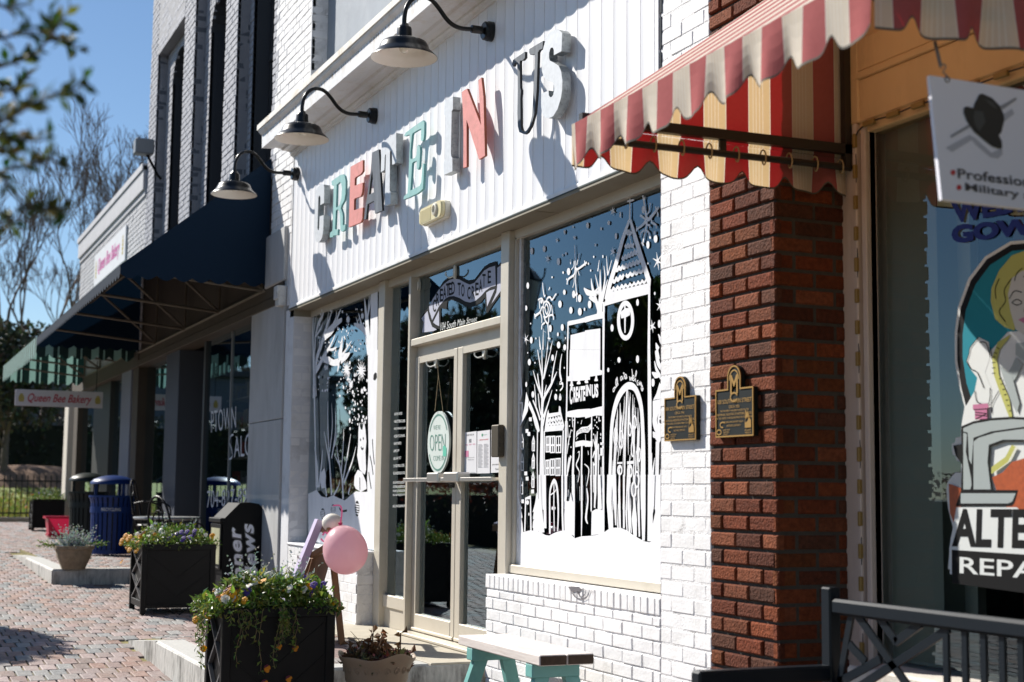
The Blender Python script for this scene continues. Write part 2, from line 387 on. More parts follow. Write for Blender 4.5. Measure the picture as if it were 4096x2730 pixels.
# cornice: profile swept along the front
CP = [(.02, 4.035), (-.012, 4.035), (-.02, 4.05), (-.035, 4.058), (-.035, 4.075), (-.07, 4.085), (-.10, 4.085), (-.115, 4.10), (-.165, 4.105), (-.175, 4.094), (-.285, 4.086), (-.287, 4.195), (-.295, 4.205), (-.312, 4.218), (-.322, 4.236)]
def sweep(prof, x0, x1, name, m, parent, closed=True):
    b = MB(); n = len(prof); vs = [(x0, y, z) for y, z in prof]+[(x1, y, z) for y, z in prof]
    b.faces(vs, [(i, (i+1) % n, n+(i+1) % n, n+i) for i in range(n if closed else n-1)])
    b.flat([(x0, y, z) for y, z in prof], face=(-1, 0, 0)); b.flat([(x1, y, z) for y, z in prof], face=(1, 0, 0))
    return b.build(name, m, parent, recalc=True)
sweep(CP+[(.02, 4.236)], -12.33, -5.6, 'cornice', TRIM_WHITE, BW)
sweep([(-.322, 4.239), (-.33, 4.242), (-.33, 4.288), (.02, 4.33), (.02, 4.239)], -12.345, -5.58, 'cornice_ledge', LEDGE, BW)
b = MB(); rnd = random.Random(4)
x = -12.2
while x < -7.5:                                         # mildew runs under the ledge
    l = rnd.uniform(.01, .045); wd = rnd.uniform(.004, .014)
    b.poly([(x, -.2885, 4.192), (x+wd, -.2885, 4.192), (x+wd*.6+.004, -.2875, 4.192-l)]); x += rnd.uniform(.012, .07)
b.build('mildew_runs', DRIP, BW)
# caulk gap right of siding
b = MB(); zz = 2.9; rnd = random.Random(2)
while zz < 4.3:
    l = rnd.uniform(.03, .12); b.box(-5.797, -5.779+rnd.uniform(-.004, .006), -.004, .01, zz, zz+l); zz += l+rnd.uniform(-.005, .03)
b.build('tar_joint', BLACK, BW)
# storefront framing
YF = .12
b = MB()
b.bbox(-10.235, -10.10, YF, YF+.12, .1, 2.655, .004)              # posts
b.bbox(-7.925, -7.805, YF-.005, YF+.10, .12, 2.655, .004)
b.bbox(-9.535, -9.497, YF-.012, YF+.09, .12, 2.60, .003)
b.box(-12.17, -5.8, .15, .22, 2.60, 2.656)                         # head
b.bbox(-10.1, -9.53, .15, .21, .27, .36, .005); b.box(-10.1, -9.53, .165, .2, .1, .28)   # sidelight sill + kick plate
b.bbox(-9.5, -7.92, .115, .19, 2.105, 2.155, .005)                 # transom bar
b.box(-9.497, -7.92, .165, .205, 2.03, 2.107)                      # door header
b.bbox(-9.5, -7.92, .05, .2, .135, .156, .004)                     # threshold
b.bbox(-7.80, -5.79, .135, .19, .637, .685, .004)                  # big window bottom rail
b.box(-7.80, -7.775, .15, .2, .68, 2.61)
b.build('shopfront_frame', ANOD, BW)
b = MB(); b.box(-7.772, -7.745, .168, .2, .69, 2.6); b.build('putty_strip', WHITE_MORT, BW)
def pane(name, x0, x1, y, z0, z1, parent, m=GLASS):
    b = MB(); b.poly([(x0, y, z0), (x1, y, z0), (x1, y, z1), (x0, y, z1)]); return b.build(name, m, parent)
PANE_L = pane('window_pane', -12.17, -10.235, .165, .66, 2.6, BW)
PANE_S = pane('window_pane', -10.1, -9.53, .185, .36, 2.6, BW)
PANE_T = pane('window_pane', -9.497, -7.92, .18, 2.155, 2.6, BW)
PANE_R = pane('window_pane', -7.775, -5.79, .185, .685, 2.61, BW)
def door(x0, x1, hinge_left):
    b = MB(); y0, y1 = .15, .195
    b.bbox(x0, x0+.085, y0, y1, .16, 2.03, .003); b.bbox(x1-.06, x1, y0, y1, .16, 2.03, .003)
    b.box(x0+.085, x1-.06, y0+.002, y1, 1.985, 2.03); b.bbox(x0+.085, x1-.06, y0-.002, y1, .16, .275, .004)
    b.bbox(x0+.02, x1, y0-.012, y0, .163, .183, .003)
    o = b.build('door', ANOD, BW)
    pane('pane', x0+.085, x1-.06, .178, .275, 1.985, o)
    return o
DOOR_L = door(-9.495, -8.70, True); DOOR_R = door(-8.69, -7.925, False)
CHROME = mat('brushed_metal', (.62, .60, .57), .3, metal=.8)
for d, x0, x1, pa, pb in ((DOOR_L, -9.48, -8.71, -8.98, -8.78), (DOOR_R, -8.68, -7.93, -8.68, -8.44)):
    b = MB(); z = onY(1700, 1920, .09)[2]
    b.bbox(x0, x1, .07, .085, z-.012, z+.012, .003); b.bbox(pa, pb, .055, .15, z-.018, z+.045, .008); b.box(x0+.01, x0+.03, .085, .15, z-.01, z+.01); b.box(x1-.03, x1-.01, .085, .15, z-.01, z+.01)
    b.build('push_bar', CHROME, d)
b = MB(); b.lathe((-8.725, .15, 1.145), [(.0, -.03), (.014, -.03), (.018, -.02), (.018, 0)], 12, axis=Matrix.Rotation(math.radians(-90), 3, 'X')); b.build('lock', BLACK, DOOR_L, smooth=40)
b = MB(); p = onY(2000, 1755, .11); b.bbox(p[0]-.055, p[0]+.055, .075, .115, p[2]-.11, p[2]+.08, .006)
for k in range(3): b.lathe((p[0]+.056, .095, p[2]-.06+.05*k), [(0, .003), (.016, .003), (.018, 0)], 12, axis=Matrix.Rotation(math.radians(90), 3, 'Y'))
tag(b.build('key_box', mat('bronze_box', (.07, .055, .035), .5, metal=.3)), 'small dark bronze lock box on the post beside the glass doors', 'lock box')

# ================================================================ RED BRICK SHOP (right)
BR = thing('tailor_shop', 'red brick tailor shop with tan wooden window frame, right side', 'building', (-4, 0, 0))
def redcol(r):
    base = r.choice([(.215, .055, .020), (.18, .043, .017), (.235, .072, .032), (.125, .036, .018), (.195, .058, .020), (.11, .042, .024)])
    k = r.uniform(.55, .9); return tuple(c*k for c in base)
mb = MB()
mb.box(-5.355, -4.868, .012, .5, -.5, 3.7, 1); bricks(mb, -5.36, -4.856, -.46, 3.7, PY(-.004), .197, .0705, .0135, .003, .006, 0, redcol, off0=.1, seed=21)
bricks(mb, -.003, .36, -.46, 3.7, PX(-4.862), .197, .0705, .0135, .003, .006, 0, redcol, seed=22)
mb.box(-5.355, 3, .5, .7, 2.9, 3.7, 1)
mb.build('brick_wall', [RED_BRICK, RED_MORT], BR)
TANWOOD = mat('tan_painted_wood', (.66, .47, .25), .6, var=.10, vscale=5, bump=.0015, bscale=25, stain=(.25, .17, .1), stscale=5, stamt=.4, streak=(1, 1, .25))
PINKWOOD = mat('weathered_mauve_wood', (.56, .47, .41), .75, var=.12, vscale=6, bump=.002, bscale=30, stain=(.2, .14, .1), stscale=6, stamt=.5, streak=(1, 1, .2))
FY = .335
b = MB()
b.box(-4.868, -4.78, FY, FY+.15, -.3, 3.4); b.bbox(-4.78, -4.755, FY-.012, FY+.1, -.3, 2.62, .004); b.bbox(-4.735, -4.705, FY-.004, FY+.05, -.3, 2.6, .004)
b.box(-4.755, -4.705, FY+.02, FY+.12, -.3, 2.6)
b.build('window_jamb', PINKWOOD, BR)
b = MB()
b.box(-4.78, 2, FY+.012, FY+.14, 2.66, 3.4); b.bbox(-4.86, 2, FY-.01, FY+.1, 2.80, 2.83, .004)
b.bbox(-4.78, 2, FY-.006, FY+.1, 2.83, 2.97, .006); b.bbox(-4.78, 2, FY, FY+.1, 2.62, 2.80, .006); b.bbox(-4.76, 2, FY+.01, FY+.12, 2.575, 2.63, .004); b.bbox(-4.86, -4.74, FY-.008, FY+.1, 2.62, 3.4, .006)
b.build('lintel_boards', TANWOOD, BR)
PANE_A = pane('window_pane', -4.705, 2, .385, .45, 2.6, BR)
b = MB(); b.bbox(-4.7, 2, .2, .5, .36, .45, .01); b.build('window_sill', mat('flaking_white_wood', (.62, .58, .52), .8, var=.15, vscale=7, bump=.004, bscale=30, stain=(.2, .1, .07), stscale=5, stamt=.8), BR)
mb = MB(); mb.box(-4.86, 2, .24, .5, -.5, .36, 1); bricks(mb, -4.86, -1.2, -.46, .36, PY(.23), .197, .0705, .0135, .003, .006, 0, redcol, seed=23); mb.build('brick_wall', [RED_BRICK, RED_MORT], BR)
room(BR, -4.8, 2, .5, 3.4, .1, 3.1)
b = MB(); b.box(-4.72, -4.40, .43, .56, .46, 2.7); b.box(-4.40, -4.33, .53, .57, .46, 2.7); b.build('inner_post', mat('sage_paint', (.26, .27, .22), .7, var=.08, vscale=3), BR)
b = MB()
for k in range(7): b.box(-4.33+k*.045, -4.33+k*.045+.05, .75+.02*(k % 2), .77+.02*(k % 2), .46, 2.6)
b.build('curtain', mat('maroon_curtain', (.10, .018, .028), .9), BR)

# ================================================================ GRAY TWO-STOREY SALON BUILDING
BG = thing('brick_building', 'gray painted two storey brick building with tall arched windows', 'building', (-16.5, 0, 0))
mb = MB()
GP = [(-20.0, -19.45), (-17.62, -16.97), (-15.27, -14.70), (-13.15, -12.95)]
for a, c in GP:
    mb.box(a, c, .006, .5, 4.0, 9.5, 1); bricks(mb, a, c, 4.0, 9.4, PY(0), .2, .0705, .008, .003, .004, 0, seed=31+int(a))
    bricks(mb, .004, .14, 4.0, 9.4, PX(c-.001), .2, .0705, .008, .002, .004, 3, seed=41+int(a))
bays = [(-19.45, -17.62), (-16.97, -15.27), (-14.70, -13.15)]
tops = [(onY(635, 220, 0)[2], onY(708, 215, .13)[2]), (9.0, onY(845, 10, .13)[2]), (9.0, 7.9)]
glassb = MB(); frameb = MB()
for (a, c), (zt, za) in zip(bays, tops):
    if zt < 8.9:
        mb.box(a, c, .0, .5, zt, 9.5, 1); bricks(mb, a, c, zt, 9.4, PY(0), .2, .0705, .008, .003, .004, 0, seed=51)
    wx0 = onY(690, 400, .13)[0] if a < -19 else (onY(838, 400, .13)[0] if a < -16 else onY(1008, 400, .13)[0])
    wx1 = a+c-wx0; cx = (wx0+wx1)/2; r = (wx1-wx0)/2; zs = za-r*.75
    arch = lambda u: zs+(za-zs)*math.sqrt(max(0, 1-((u-cx)/r)**2))
    hol = lambda u, z: wx0 < u < wx1 and z < arch(u)
    for q0_, q1_ in ((a, wx0), (wx1, c)): bricks(mb, q0_, q1_, 4.0, zs, PY(.13), .2, .0705, .008, .003, .004, 0, seed=61)
    bricks(mb, a, c, zs, min(zt, 9.4), PY(.13), .1, .0705, .008, .003, .004, 0, seed=62, hole=hol)
    pts = [(wx0, zs)]+[(cx-r*math.cos(math.pi*i/12), zs+(za-zs)*math.sin(math.pi*i/12)) for i in range(1, 12)]+[(wx1, zs)]
    mb.flat([(a, .136, 3.0), (wx0, .136, 3.0)]+[(x_, .136, z_) for x_, z_ in pts]+[(wx1, .136, 3.0), (c, .136, 3.0), (c, .136, min(zt, 9.4)), (a, .136, min(zt, 9.4))], m=1)
    ring = [(wx0, 3.0)]+pts+[(wx1, 3.0)]
    for (x1_, z1_), (x2_, z2_) in zip(ring, ring[1:]):      # reveals
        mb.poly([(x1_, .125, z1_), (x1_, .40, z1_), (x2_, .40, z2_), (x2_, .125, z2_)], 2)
    ring2 = [(x_, z_) for x_, z_ in ring]
    o = MB()
    o.prism([(x_, .30, z_) for x_, z_ in ring2], (0, .05, 0), [[((x_-cx)*.86+cx, .30, (z_-3.0)*.965+3.0+(.06 if i_ in (0, len(ring2)-1) else 0)) for i_, (x_, z_) in enumerate(ring2)]], 0)
    zm = 3.0+(za-3.0)*.52; o.bbox(wx0+.03, wx1-.03, .285, .34, zm-.03, zm+.04, .005)
    fr = o.build('window_frame', DARKWOOD, BG)
    o = MB(); o.flat([(x_, .33, z_) for x_, z_ in ring2]); o.build('pane', GLASS if a > -15 else mat('black_shutter', (.008, .009, .010), .7, spec=.2), fr)
mb.build('brick_wall', [GRAY_BRICK, GRAY_MORT, mat('dark_reveal', (.04, .045, .055), .6), mat('shade_darkened_brick', (.095, .105, .125), .6, var=.1, vscale=8)], BG)  # last brick colour: pilaster returns, their shade put into a darker tone
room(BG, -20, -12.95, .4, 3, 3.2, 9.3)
# shopfront below
b = MB(); b.bbox(-13.62, -12.44, -.02, .3, -.1, 1.72, .004); b.bbox(-13.62, -12.44, -.02, .3, 1.726, 2.78, .004); b.bbox(-13.12, -12.44, -.03, .3, 2.95, 3.44, .01); b.box(-13.6, -12.44, .0, .3, 2.78, 2.96)
b.build('stone_pilaster', STONE, BG)
b = MB(); b.bbox(-20.0, -12.5, -.03, .2, 2.755, 2.84, .005); b.bbox(-20.0, -12.5, -.015, .2, 2.845, 2.97, .005); b.box(-20.0, -13.1, .02, .3, 2.97, 4.2)
b.build('beam', BROWN, BG)
b = MB(); b.bbox(-12.56, -12.43, -.07, -.0, 2.72, 2.90, .006); b.bbox(-12.56, -12.43, -.085, -.069, 2.78, 2.90, .004); b.build('junction_box', mat('offwhite_plastic', (.6, .6, .58), .5, stain=(.1, .1, .1), stscale=14, stamt=.5), BG)
GX_ = lambda u, y=.12: onY(u, 1700, y)[0]
b = MB()
cols_ = [(GX_(690), GX_(742), .02, .35, mat('bluegray_column', (.05, .058, .078), .6, var=.06, vscale=3))]
for x0, x1, y0, y1, m_ in cols_:
    bb = MB(); bb.bbox(x0, x1, y0, y1, .05, 2.76, .005); bb.build('column', m_, BG)
b.box(GX_(672), GX_(690), .1, .35, .05, 2.76); b.box(GX_(818), GX_(825), .09, .14, .1, 2.76); b.build('mullion', DARKWOOD, BG)
b = MB(); b.bbox(GX_(560), GX_(582), .0, .3, .05, 2.76, .005); b.build('post', BROWN, BG)
b = MB(); b.bbox(GX_(520), GX_(558), -.02, .2, .05, 2.755, .005); b.build('column', mat('pale_column', (.20, .21, .25), .6, var=.08, vscale=3, stain=(.2, .2, .2), stscale=3, stamt=.4), BG)
b = MB(); xg = GX_(922); b.box(xg-.008, xg+.008, .105, .135, .3, 2.76); b.build('glazing_joint', mat('glazing_metal', (.3, .31, .32), .4), BG)
PANE_SAL = pane('window_pane', GX_(825), -13.6, .12, .3, 2.76, BG, GLASS_W)
pane('window_pane', GX_(582), GX_(672), .12, .3, 2.76, BG, GLASS_W)
b = MB(); b.box(GX_(825), -13.6, .05, .16, .02, .3); b.box(GX_(582), GX_(672), .05, .16, .02, .3); b.build('stall_riser', BROWN, BG)
b = MB()
for k in range(5): b.box(-18.0, -16.3, .75, 1.05, .75+k*.36, .765+k*.36)
b.build('shelf', mat('pale_shelf', (.25, .24, .22), .6), BG)
rnd = random.Random(5); b = MB()
for k in range(5):
    x = -17.95
    while x < -16.4:
        h = rnd.uniform(.08, .25); w_ = rnd.uniform(.04, .12); b.col = rnd.choice([(.3, .03, .03), (.1, .1, .11), (.25, .2, .1), (.15, .16, .2), (.05, .05, .06)]); b.box(x, x+w_, .8, .95, .767+k*.36, .767+k*.36+h); x += w_+rnd.uniform(.01, .1)
b.col = None
b.build('stock', mat('stock', (1, 1, 1), .6, attr=True), BG)
room(BG, -20.0, -13.6, .3, 3.5, .08, 3.0)
b = MB(); b.box(-20, -12.5, 3.6, 9, -.2, 9.3); b.build('rear_block', GRAY_BRICK, BG)

# ================================================================ ONE-STOREY BAKERY BUILDING
BB = thing('brick_building', 'gray painted single storey bakery with parapet beyond the salon', 'building', (-23.5, 0, 0))
mb = MB(); zt = 5.2
mb.box(-26.75, -20.0, .006, .4, 2.9, zt, 1); bricks(mb, -26.75, -20.0, 2.9, zt, PY(0), .2, .0705, .008, .003, .004, 0, seed=71)
mb.box(-26.78, -20.0, -.05, .42, zt, 5.53, 0); mb.box(-26.80, -20.0, -.07, .44, 5.47, 5.56, 0); mb.box(-26.77, -20.0, -.02, .4, zt-.08, zt, 0)
mb.build('brick_wall', [mat('pale_gray_brick', (.47, .47, .49), .65, var=.07, vscale=5, bump=.003, bscale=60), GRAY_MORT], BB)
b = MB(); b.bbox(-27.0, -20.0, -.03, .2, 2.75, 2.97, .006); b.build('beam', BROWN, BB)
b = MB(); b.bbox(-28.0, -27.45, -.02, .35, .2, 2.76, .01); b.build('corner_post', mat('cream_post', (.62, .58, .5), .6, var=.06, vscale=4), BB)
b = MB(); b.bbox(GX_(390), GX_(455), .05, .3, .2, 2.76, .005); b.build('door', mat('dark_door', (.03, .032, .03), .5), BB)
b = MB(); b.bbox(GX_(330)-.5, GX_(330), .03, .3, .2, 2.76, .005); b.build('post', BROWN, BB)
pane('window_pane', GX_(330), GX_(390), .12, .4, 2.76, BB, GLASS_W); pane('window_pane', GX_(455), -20.9, .12, .4, 2.76, BB, GLASS_W)
b = MB(); b.box(-27.4, -20.9, .06, .16, .1, .4); b.build('stall_riser', BROWN, BB)
room(BB, -27.4, -20.0, .3, 3.5, .15, 3.0)
b = MB(); b.box(-27.5, -20.0, 3.6, 9, 0, 5.2); b.box(-26.75, -20, .4, 3.6, 3.05, 3.2); b.build('rear_block', GRAY_BRICK, BB)
# ================================================================ GROUND
def paver_col(r):
    base = r.choice([(.33, .235, .21), (.30, .21, .19), (.34, .26, .24), (.28, .25, .235), (.30, .295, .285), (.25, .255, .255), (.32, .225, .19), (.31, .19, .15), (.36, .28, .265), (.27, .20, .175)])
    k = r.uniform(.66, .95); return tuple(c*k for c in base)
PAVER = mat('paver', (.3, .2, .18), .75, attr=True, var=.22, vscale=26, bump=.005, bscale=55, stain=(.36, .35, .32), stscale=9, stamt=.4)
MOSS = mat('mossy_sand_joint', (.20, .17, .06), .95, var=.5, vscale=30, bump=.006, bscale=90)
ASPH = mat('asphalt', (.055, .055, .057), .9, var=.2, vscale=3, bump=.003, bscale=120)
GRASS = mat('lawn_base', (.17, .20, .04), .95, var=.35, vscale=3)
GRANITE = mat('granite', (.47, .46, .43), .75, var=.22, vscale=45, bump=.004, bscale=60, stain=(.05, .046, .038), stscale=8, stamt=1., streak=(1, 1, .3))
GRANITE_TOP = mat('granite_top', (.46, .455, .43), .7, var=.10, vscale=50, bump=.001, bscale=60)
CONC = mat('pale_concrete', (.46, .42, .34), .85, var=.10, vscale=8, bump=.002, bscale=60, stain=(.3, .24, .15), stscale=6, stamt=.3)
def strip(y0, y1, xs, dz, name, m, extra=None):
    b = MB()
    for a, c in zip(xs, xs[1:]): b.poly([(a, y0, gz(a)+dz), (c, y0, gz(c)+dz), (c, y1, gz(c)+dz), (a, y1, gz(a)+dz)])
    return struct(b.build(name, m))
xs = sorted(set(GX+list(range(-46, 6, 2))))
strip(-300, 60, sorted(set(xs+[300, -300])), -.20, 'ground', ASPH)                        # one sheet to the horizon
strip(-5.2, .6, [x for x in xs if -31 <= x <= 5], -.014, 'pavement_bed', MOSS)
def pavers(name, x0, x1, y0, y1, zf, seed, clip=None):
    r = random.Random(seed); b = MB(); x = x0; k = 0
    while x < x1-.01:
        lx = min(.2, x1-x); y = y0-(.05 if k % 2 else 0)+r.uniform(-.01, .01)
        while y < y1:
            a, c = max(y, y0), min(y+.102, y1)
            if c-a > .02 and not (clip and clip(x+lx/2, (a+c)/2)):
                g = .0055; e = .006; xx0, xx1, a2, c2 = x+.0015, x+lx-.0015, a+g, c-g; dz = r.uniform(-.0025, .0025); t = [r.uniform(-.0018, .0018) for _ in range(4)]
                z0_, z1_ = zf(xx0)+dz, zf(xx1)+dz; b.col = paver_col(r)
                vs = [(xx0, a2, z0_-.02), (xx1, a2, z1_-.02), (xx1, c2, z1_-.02), (xx0, c2, z0_-.02)]
                for (px, py, pz), tt in zip(((xx0, a2, z0_), (xx1, a2, z1_), (xx1, c2, z1_), (xx0, c2, z0_)), t): vs.append((px, py, pz-e*.5+tt))
                for (px, py, pz), tt in zip(((xx0+e, a2+e, z0_), (xx1-e, a2+e, z1_), (xx1-e, c2-e, z1_), (xx0+e, c2-e, z0_)), t): vs.append((px, py, pz+tt))
                b.faces(vs, [(0, 1, 5, 4), (1, 2, 6, 5), (2, 3, 7, 6), (3, 0, 4, 7), (4, 5, 9, 8), (5, 6, 10, 9), (6, 7, 11, 10), (7, 4, 8, 11), (8, 9, 10, 11)])
            y += .102
        x += .2; k += 1
    return struct(b.build(name, PAVER))
PZ = .125                                       # entrance platform level
inplat = lambda x, y: (-10.9 < x < -7.85 and y > -1.54) or (-20.5 < x < -15.3 and y > -1.56)
pavers('pavement', -30.6, -3.0, -4.6, .0, gz, 1, inplat)
zplat = lambda x: PZ if x > -9.62 else PZ+(gz(-10.9)-PZ)*min(1, (-9.62-x)/1.28)
b = MB()
for a, c in ((-10.9, -9.62), (-9.62, -7.87)): b.poly([(a, -1.44, zplat(a)-.012), (c, -1.44, zplat(c)-.012), (c, .2, zplat(c)-.012), (a, .2, zplat(a)-.012)])
struct(b.build('platform_bed', MOSS))
pavers('platform_paving', -10.9, -8.03, -1.36, -.32, zplat, 2)
b = MB()                                        # tactile strip pavers of the ramp
r = random.Random(3)
# concrete apron before the doors, granite kerbs
b = MB(); b.bbox(-10.35, -7.85, -.32, .16, .0, PZ+.006, .004); struct(b.build('threshold_apron', CONC))
b = MB(); x0 = -9.6
b.bbox(x0+.005, -7.855, -1.545, -1.36, -.3, PZ+.004, .008, 1); b.bbox(-8.03, -7.852, -1.36, -.33, -.3, PZ+.003, .006, 1)
b.bbox(x0, -7.845, -1.552, -1.53, -.3, PZ-.006, .006, 0); b.bbox(-7.858, -7.842, -1.55, .0, -.3, PZ-.006, .006, 0)
b.hexa([(-10.65, -1.552, -.3), (x0-.004, -1.552, -.3), (x0-.004, -1.36, -.3), (-10.65, -1.36, -.3), (-10.65, -1.552, gz(-10.65)+.012), (x0-.004, -1.552, PZ), (x0-.004, -1.36, PZ), (-10.65, -1.36, gz(-10.65)+.012)], 0)
struct(b.build('kerb', [GRANITE, GRANITE_TOP]))
# second platform with its kerb (salon / bakery)
P2 = .285
b = MB(); b.box(-20.5, -15.32, -1.4, .05, 0, P2-.012); struct(b.build('platform_bed', MOSS))
pavers('platform_paving', -20.5, -15.5, -1.38, .0, lambda x: P2, 4)
b = MB(); b.bbox(-18.0, -15.31, -1.56, -1.38, -.1, P2+.003, .008, 1); b.bbox(-15.5, -15.305, -1.375, .0, -.1, P2+.003, .008, 1); b.bbox(-15.32, -15.30, -1.565, .0, -.1, P2-.008, .006, 0); b.bbox(-18, -15.30, -1.568, -1.55, -.1, P2-.008, .006, 0)
b.hexa([(-19.6, -1.56, -.1), (-18.004, -1.56, -.1), (-18.004, -1.38, -.1), (-19.6, -1.38, -.1), (-19.6, -1.56, gz(-19.6)+.012), (-18.004, -1.56, P2), (-18.004, -1.38, P2), (-19.6, -1.38, gz(-19.6)+.012)], 0)
struct(b.build('kerb', [GRANITE, GRANITE_TOP]))
# street kerb, road, car park
b = MB()
for a, c in zip(xs, xs[1:]):
    if -31 <= a < 5: b.hexa([(a, -4.9, gz(a)-.3), (c, -4.9, gz(c)-.3), (c, -4.6, gz(c)-.3), (a, -4.6, gz(a)-.3), (a, -4.9, gz(a)), (c, -4.9, gz(c)), (c, -4.6, gz(c)), (a, -4.6, gz(a))])
struct(b.build('street_kerb', CONC))
# lawn rising beyond a low kerb
LX = [-30.9, -33, -36, -40, -44, -48, -60, -90]; LZ = [.43, .50, .66, .92, 1.18, 1.35, 1.6, 2.2]
b = MB()
for i in range(len(LX)-1): b.poly([(LX[i+1], -14, LZ[i+1]), (LX[i], -14, LZ[i]), (LX[i], 14, LZ[i]), (LX[i+1], 14, LZ[i+1])])
struct(b.build('lawn', GRASS))
b = MB(); b.bbox(-31.1, -30.75, -14, 14, .1, .50, .02); struct(b.build('lawn_kerb', mat('tan_kerb', (.33, .27, .2), .85, var=.2, vscale=6)))
# ================================================================ SIGN LETTERS
GALV = mat('galvanised_metal', (.64, .66, .68), .45, metal=.12, var=.10, vscale=30, bump=.0006, bscale=40, stain=(.8, .82, .84), stscale=18, stamt=.5)
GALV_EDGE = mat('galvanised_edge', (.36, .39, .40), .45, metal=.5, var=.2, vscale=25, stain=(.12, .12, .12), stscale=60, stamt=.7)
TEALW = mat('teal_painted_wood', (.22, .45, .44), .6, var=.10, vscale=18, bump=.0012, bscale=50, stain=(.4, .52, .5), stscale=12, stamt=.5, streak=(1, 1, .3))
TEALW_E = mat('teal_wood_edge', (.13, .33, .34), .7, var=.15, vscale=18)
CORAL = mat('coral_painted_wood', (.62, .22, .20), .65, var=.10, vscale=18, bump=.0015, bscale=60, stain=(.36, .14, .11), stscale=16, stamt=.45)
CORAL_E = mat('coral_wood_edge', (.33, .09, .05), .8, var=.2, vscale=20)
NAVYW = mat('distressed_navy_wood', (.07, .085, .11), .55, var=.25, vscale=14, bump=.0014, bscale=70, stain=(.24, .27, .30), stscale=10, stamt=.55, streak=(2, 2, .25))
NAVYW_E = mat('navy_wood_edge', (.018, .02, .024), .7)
c1 = (1240, 460, 500/1452); c2 = (1740, 280, 260/927); c3 = (2030, 100, 300/1023)
LET = [
 ('C', c1, 'galv', 'boxy galvanised metal letter C starting the shop sign on siding', [(160,812),(165,840),(162,1025),(120,1050),(122,960),(116,943),(108,940),(100,950),(97,965),(86,1310),(88,1330),(95,1342),(103,1332),(106,1318),(112,1180),(158,1165),(155,1300),(148,1390),(132,1445),(112,1472),(95,1482),(78,1478),(66,1462),(52,1400),(52,1250),(60,930),(72,880),(90,845),(108,822),(128,808)], []),
 ('R', c1, 'teal', 'teal painted wooden letter R, second letter of the shop sign', [(250,772),(300,735),(355,698),(385,692),(402,712),(414,770),(412,920),(398,995),(364,1055),(358,1090),(376,1140),(382,1190),(380,1285),(410,1272),(407,1330),(385,1352),(368,1358),(355,1340),(350,1280),(346,1150),(338,1118),(322,1098),(300,1112),(290,1330),(326,1330),(320,1398),(275,1400),(262,1420),(230,1426),(232,1372),(262,1345),(268,1100),(275,818),(255,822)], [[(310,812),(345,782),(362,792),(370,850),(366,960),(346,1040),(320,1072),(302,1076)]]),
 ('E', c1, 'coral', 'coral red wooden letter E with blocky arms between R and A', [(470,605),(613,525),(612,655),(588,690),(532,725),(520,742),(518,825),(592,795),(613,788),(606,900),(588,950),(522,970),(512,988),(510,1110),(600,1080),(613,1076),(606,1215),(588,1250),(450,1308)], []),
 ('A', c1, 'navy', 'distressed black wooden letter A on the white siding', [(722,440),(798,402),(838,1112),(755,1148),(742,1000),(668,1038),(650,1210),(625,1216),(640,1110),(672,880),(705,650)], [[(722,632),(742,900),(684,930),(700,780)]]),
 ('T', c1, 'galv', 'boxy galvanised metal letter T between the black A and teal E', [(832,325),(1000,212),(1000,558),(955,583),(953,500),(948,425),(938,413),(930,422),(928,460),(925,885),(936,895),(936,1035),(868,1058),(874,760),(882,460),(874,462),(868,500),(864,640),(822,670)], []),
 ('E', c1, 'teal', 'teal wooden letter E with curled serifs above the emergency light', [(1090,248),(1115,205),(1215,130),(1310,65),(1328,90),(1326,230),(1318,290),(1304,308),(1288,298),(1290,160),(1240,185),(1192,215),(1184,240),(1166,420),(1166,508),(1185,515),(1218,500),(1236,470),(1245,362),(1258,350),(1276,375),(1280,420),(1270,600),(1256,638),(1240,628),(1240,535),(1204,545),(1186,565),(1166,880),(1200,862),(1275,825),(1292,780),(1308,566),(1325,570),(1318,760),(1310,860),(1280,890),(1240,918),(1150,960),(1085,985),(1092,945),(1132,912),(1142,760),(1152,520),(1162,300),(1158,228),(1102,250)], []),
 ('I', c2, 'galv', 'boxy galvanised metal letter I with flared ends beside coral N', [(135,445),(255,382),(255,560),(237,592),(226,1190),(231,1232),(247,1256),(247,1446),(122,1503),(122,1322),(140,1270),(147,660),(130,640)], []),
 ('N', c2, 'coral', 'tall coral red wooden letter N in the shop sign', [(380,318),(455,268),(655,790),(617,150),(660,110),(690,380),(712,1225),(625,1280),(607,1212),(450,712),(450,1382),(402,1400),(405,900),(395,560)], []),
 ('U', c3, 'navy', 'slim black wooden letter U with serifs near the red awning', [(75,480),(160,420),(237,368),(237,450),(206,486),(170,490),(166,520),(172,860),(182,900),(174,1000),(177,1370),(190,1430),(212,1458),(240,1456),(262,1440),(300,1380),(335,1240),(346,1050),(376,450),(368,402),(312,412),(295,380),(296,332),(485,220),(478,322),(432,345),(414,378),(396,900),(370,1200),(322,1370),(268,1468),(232,1494),(195,1480),(160,1465),(140,1380),(134,1200),(140,900),(138,700),(130,520),(105,515),(75,570),(62,540)], []),
 ('S', c3, 'galv', 'large boxy galvanised metal letter S, last letter of the sign', [(745,110),(735,360),(632,415),(632,350),(622,318),(606,308),(585,322),(568,380),(566,450),(578,490),(640,520),(700,560),(732,640),(748,760),(745,880),(728,1000),(682,1150),(622,1248),(560,1276),(510,1268),(474,1210),(458,1110),(460,940),(560,897),(562,960),(580,988),(604,985),(624,955),(638,880),(634,820),(608,782),(550,765),(500,720),(470,640),(460,500),(480,350),(520,200),(562,118),(610,75),(660,62),(705,74)], [])]
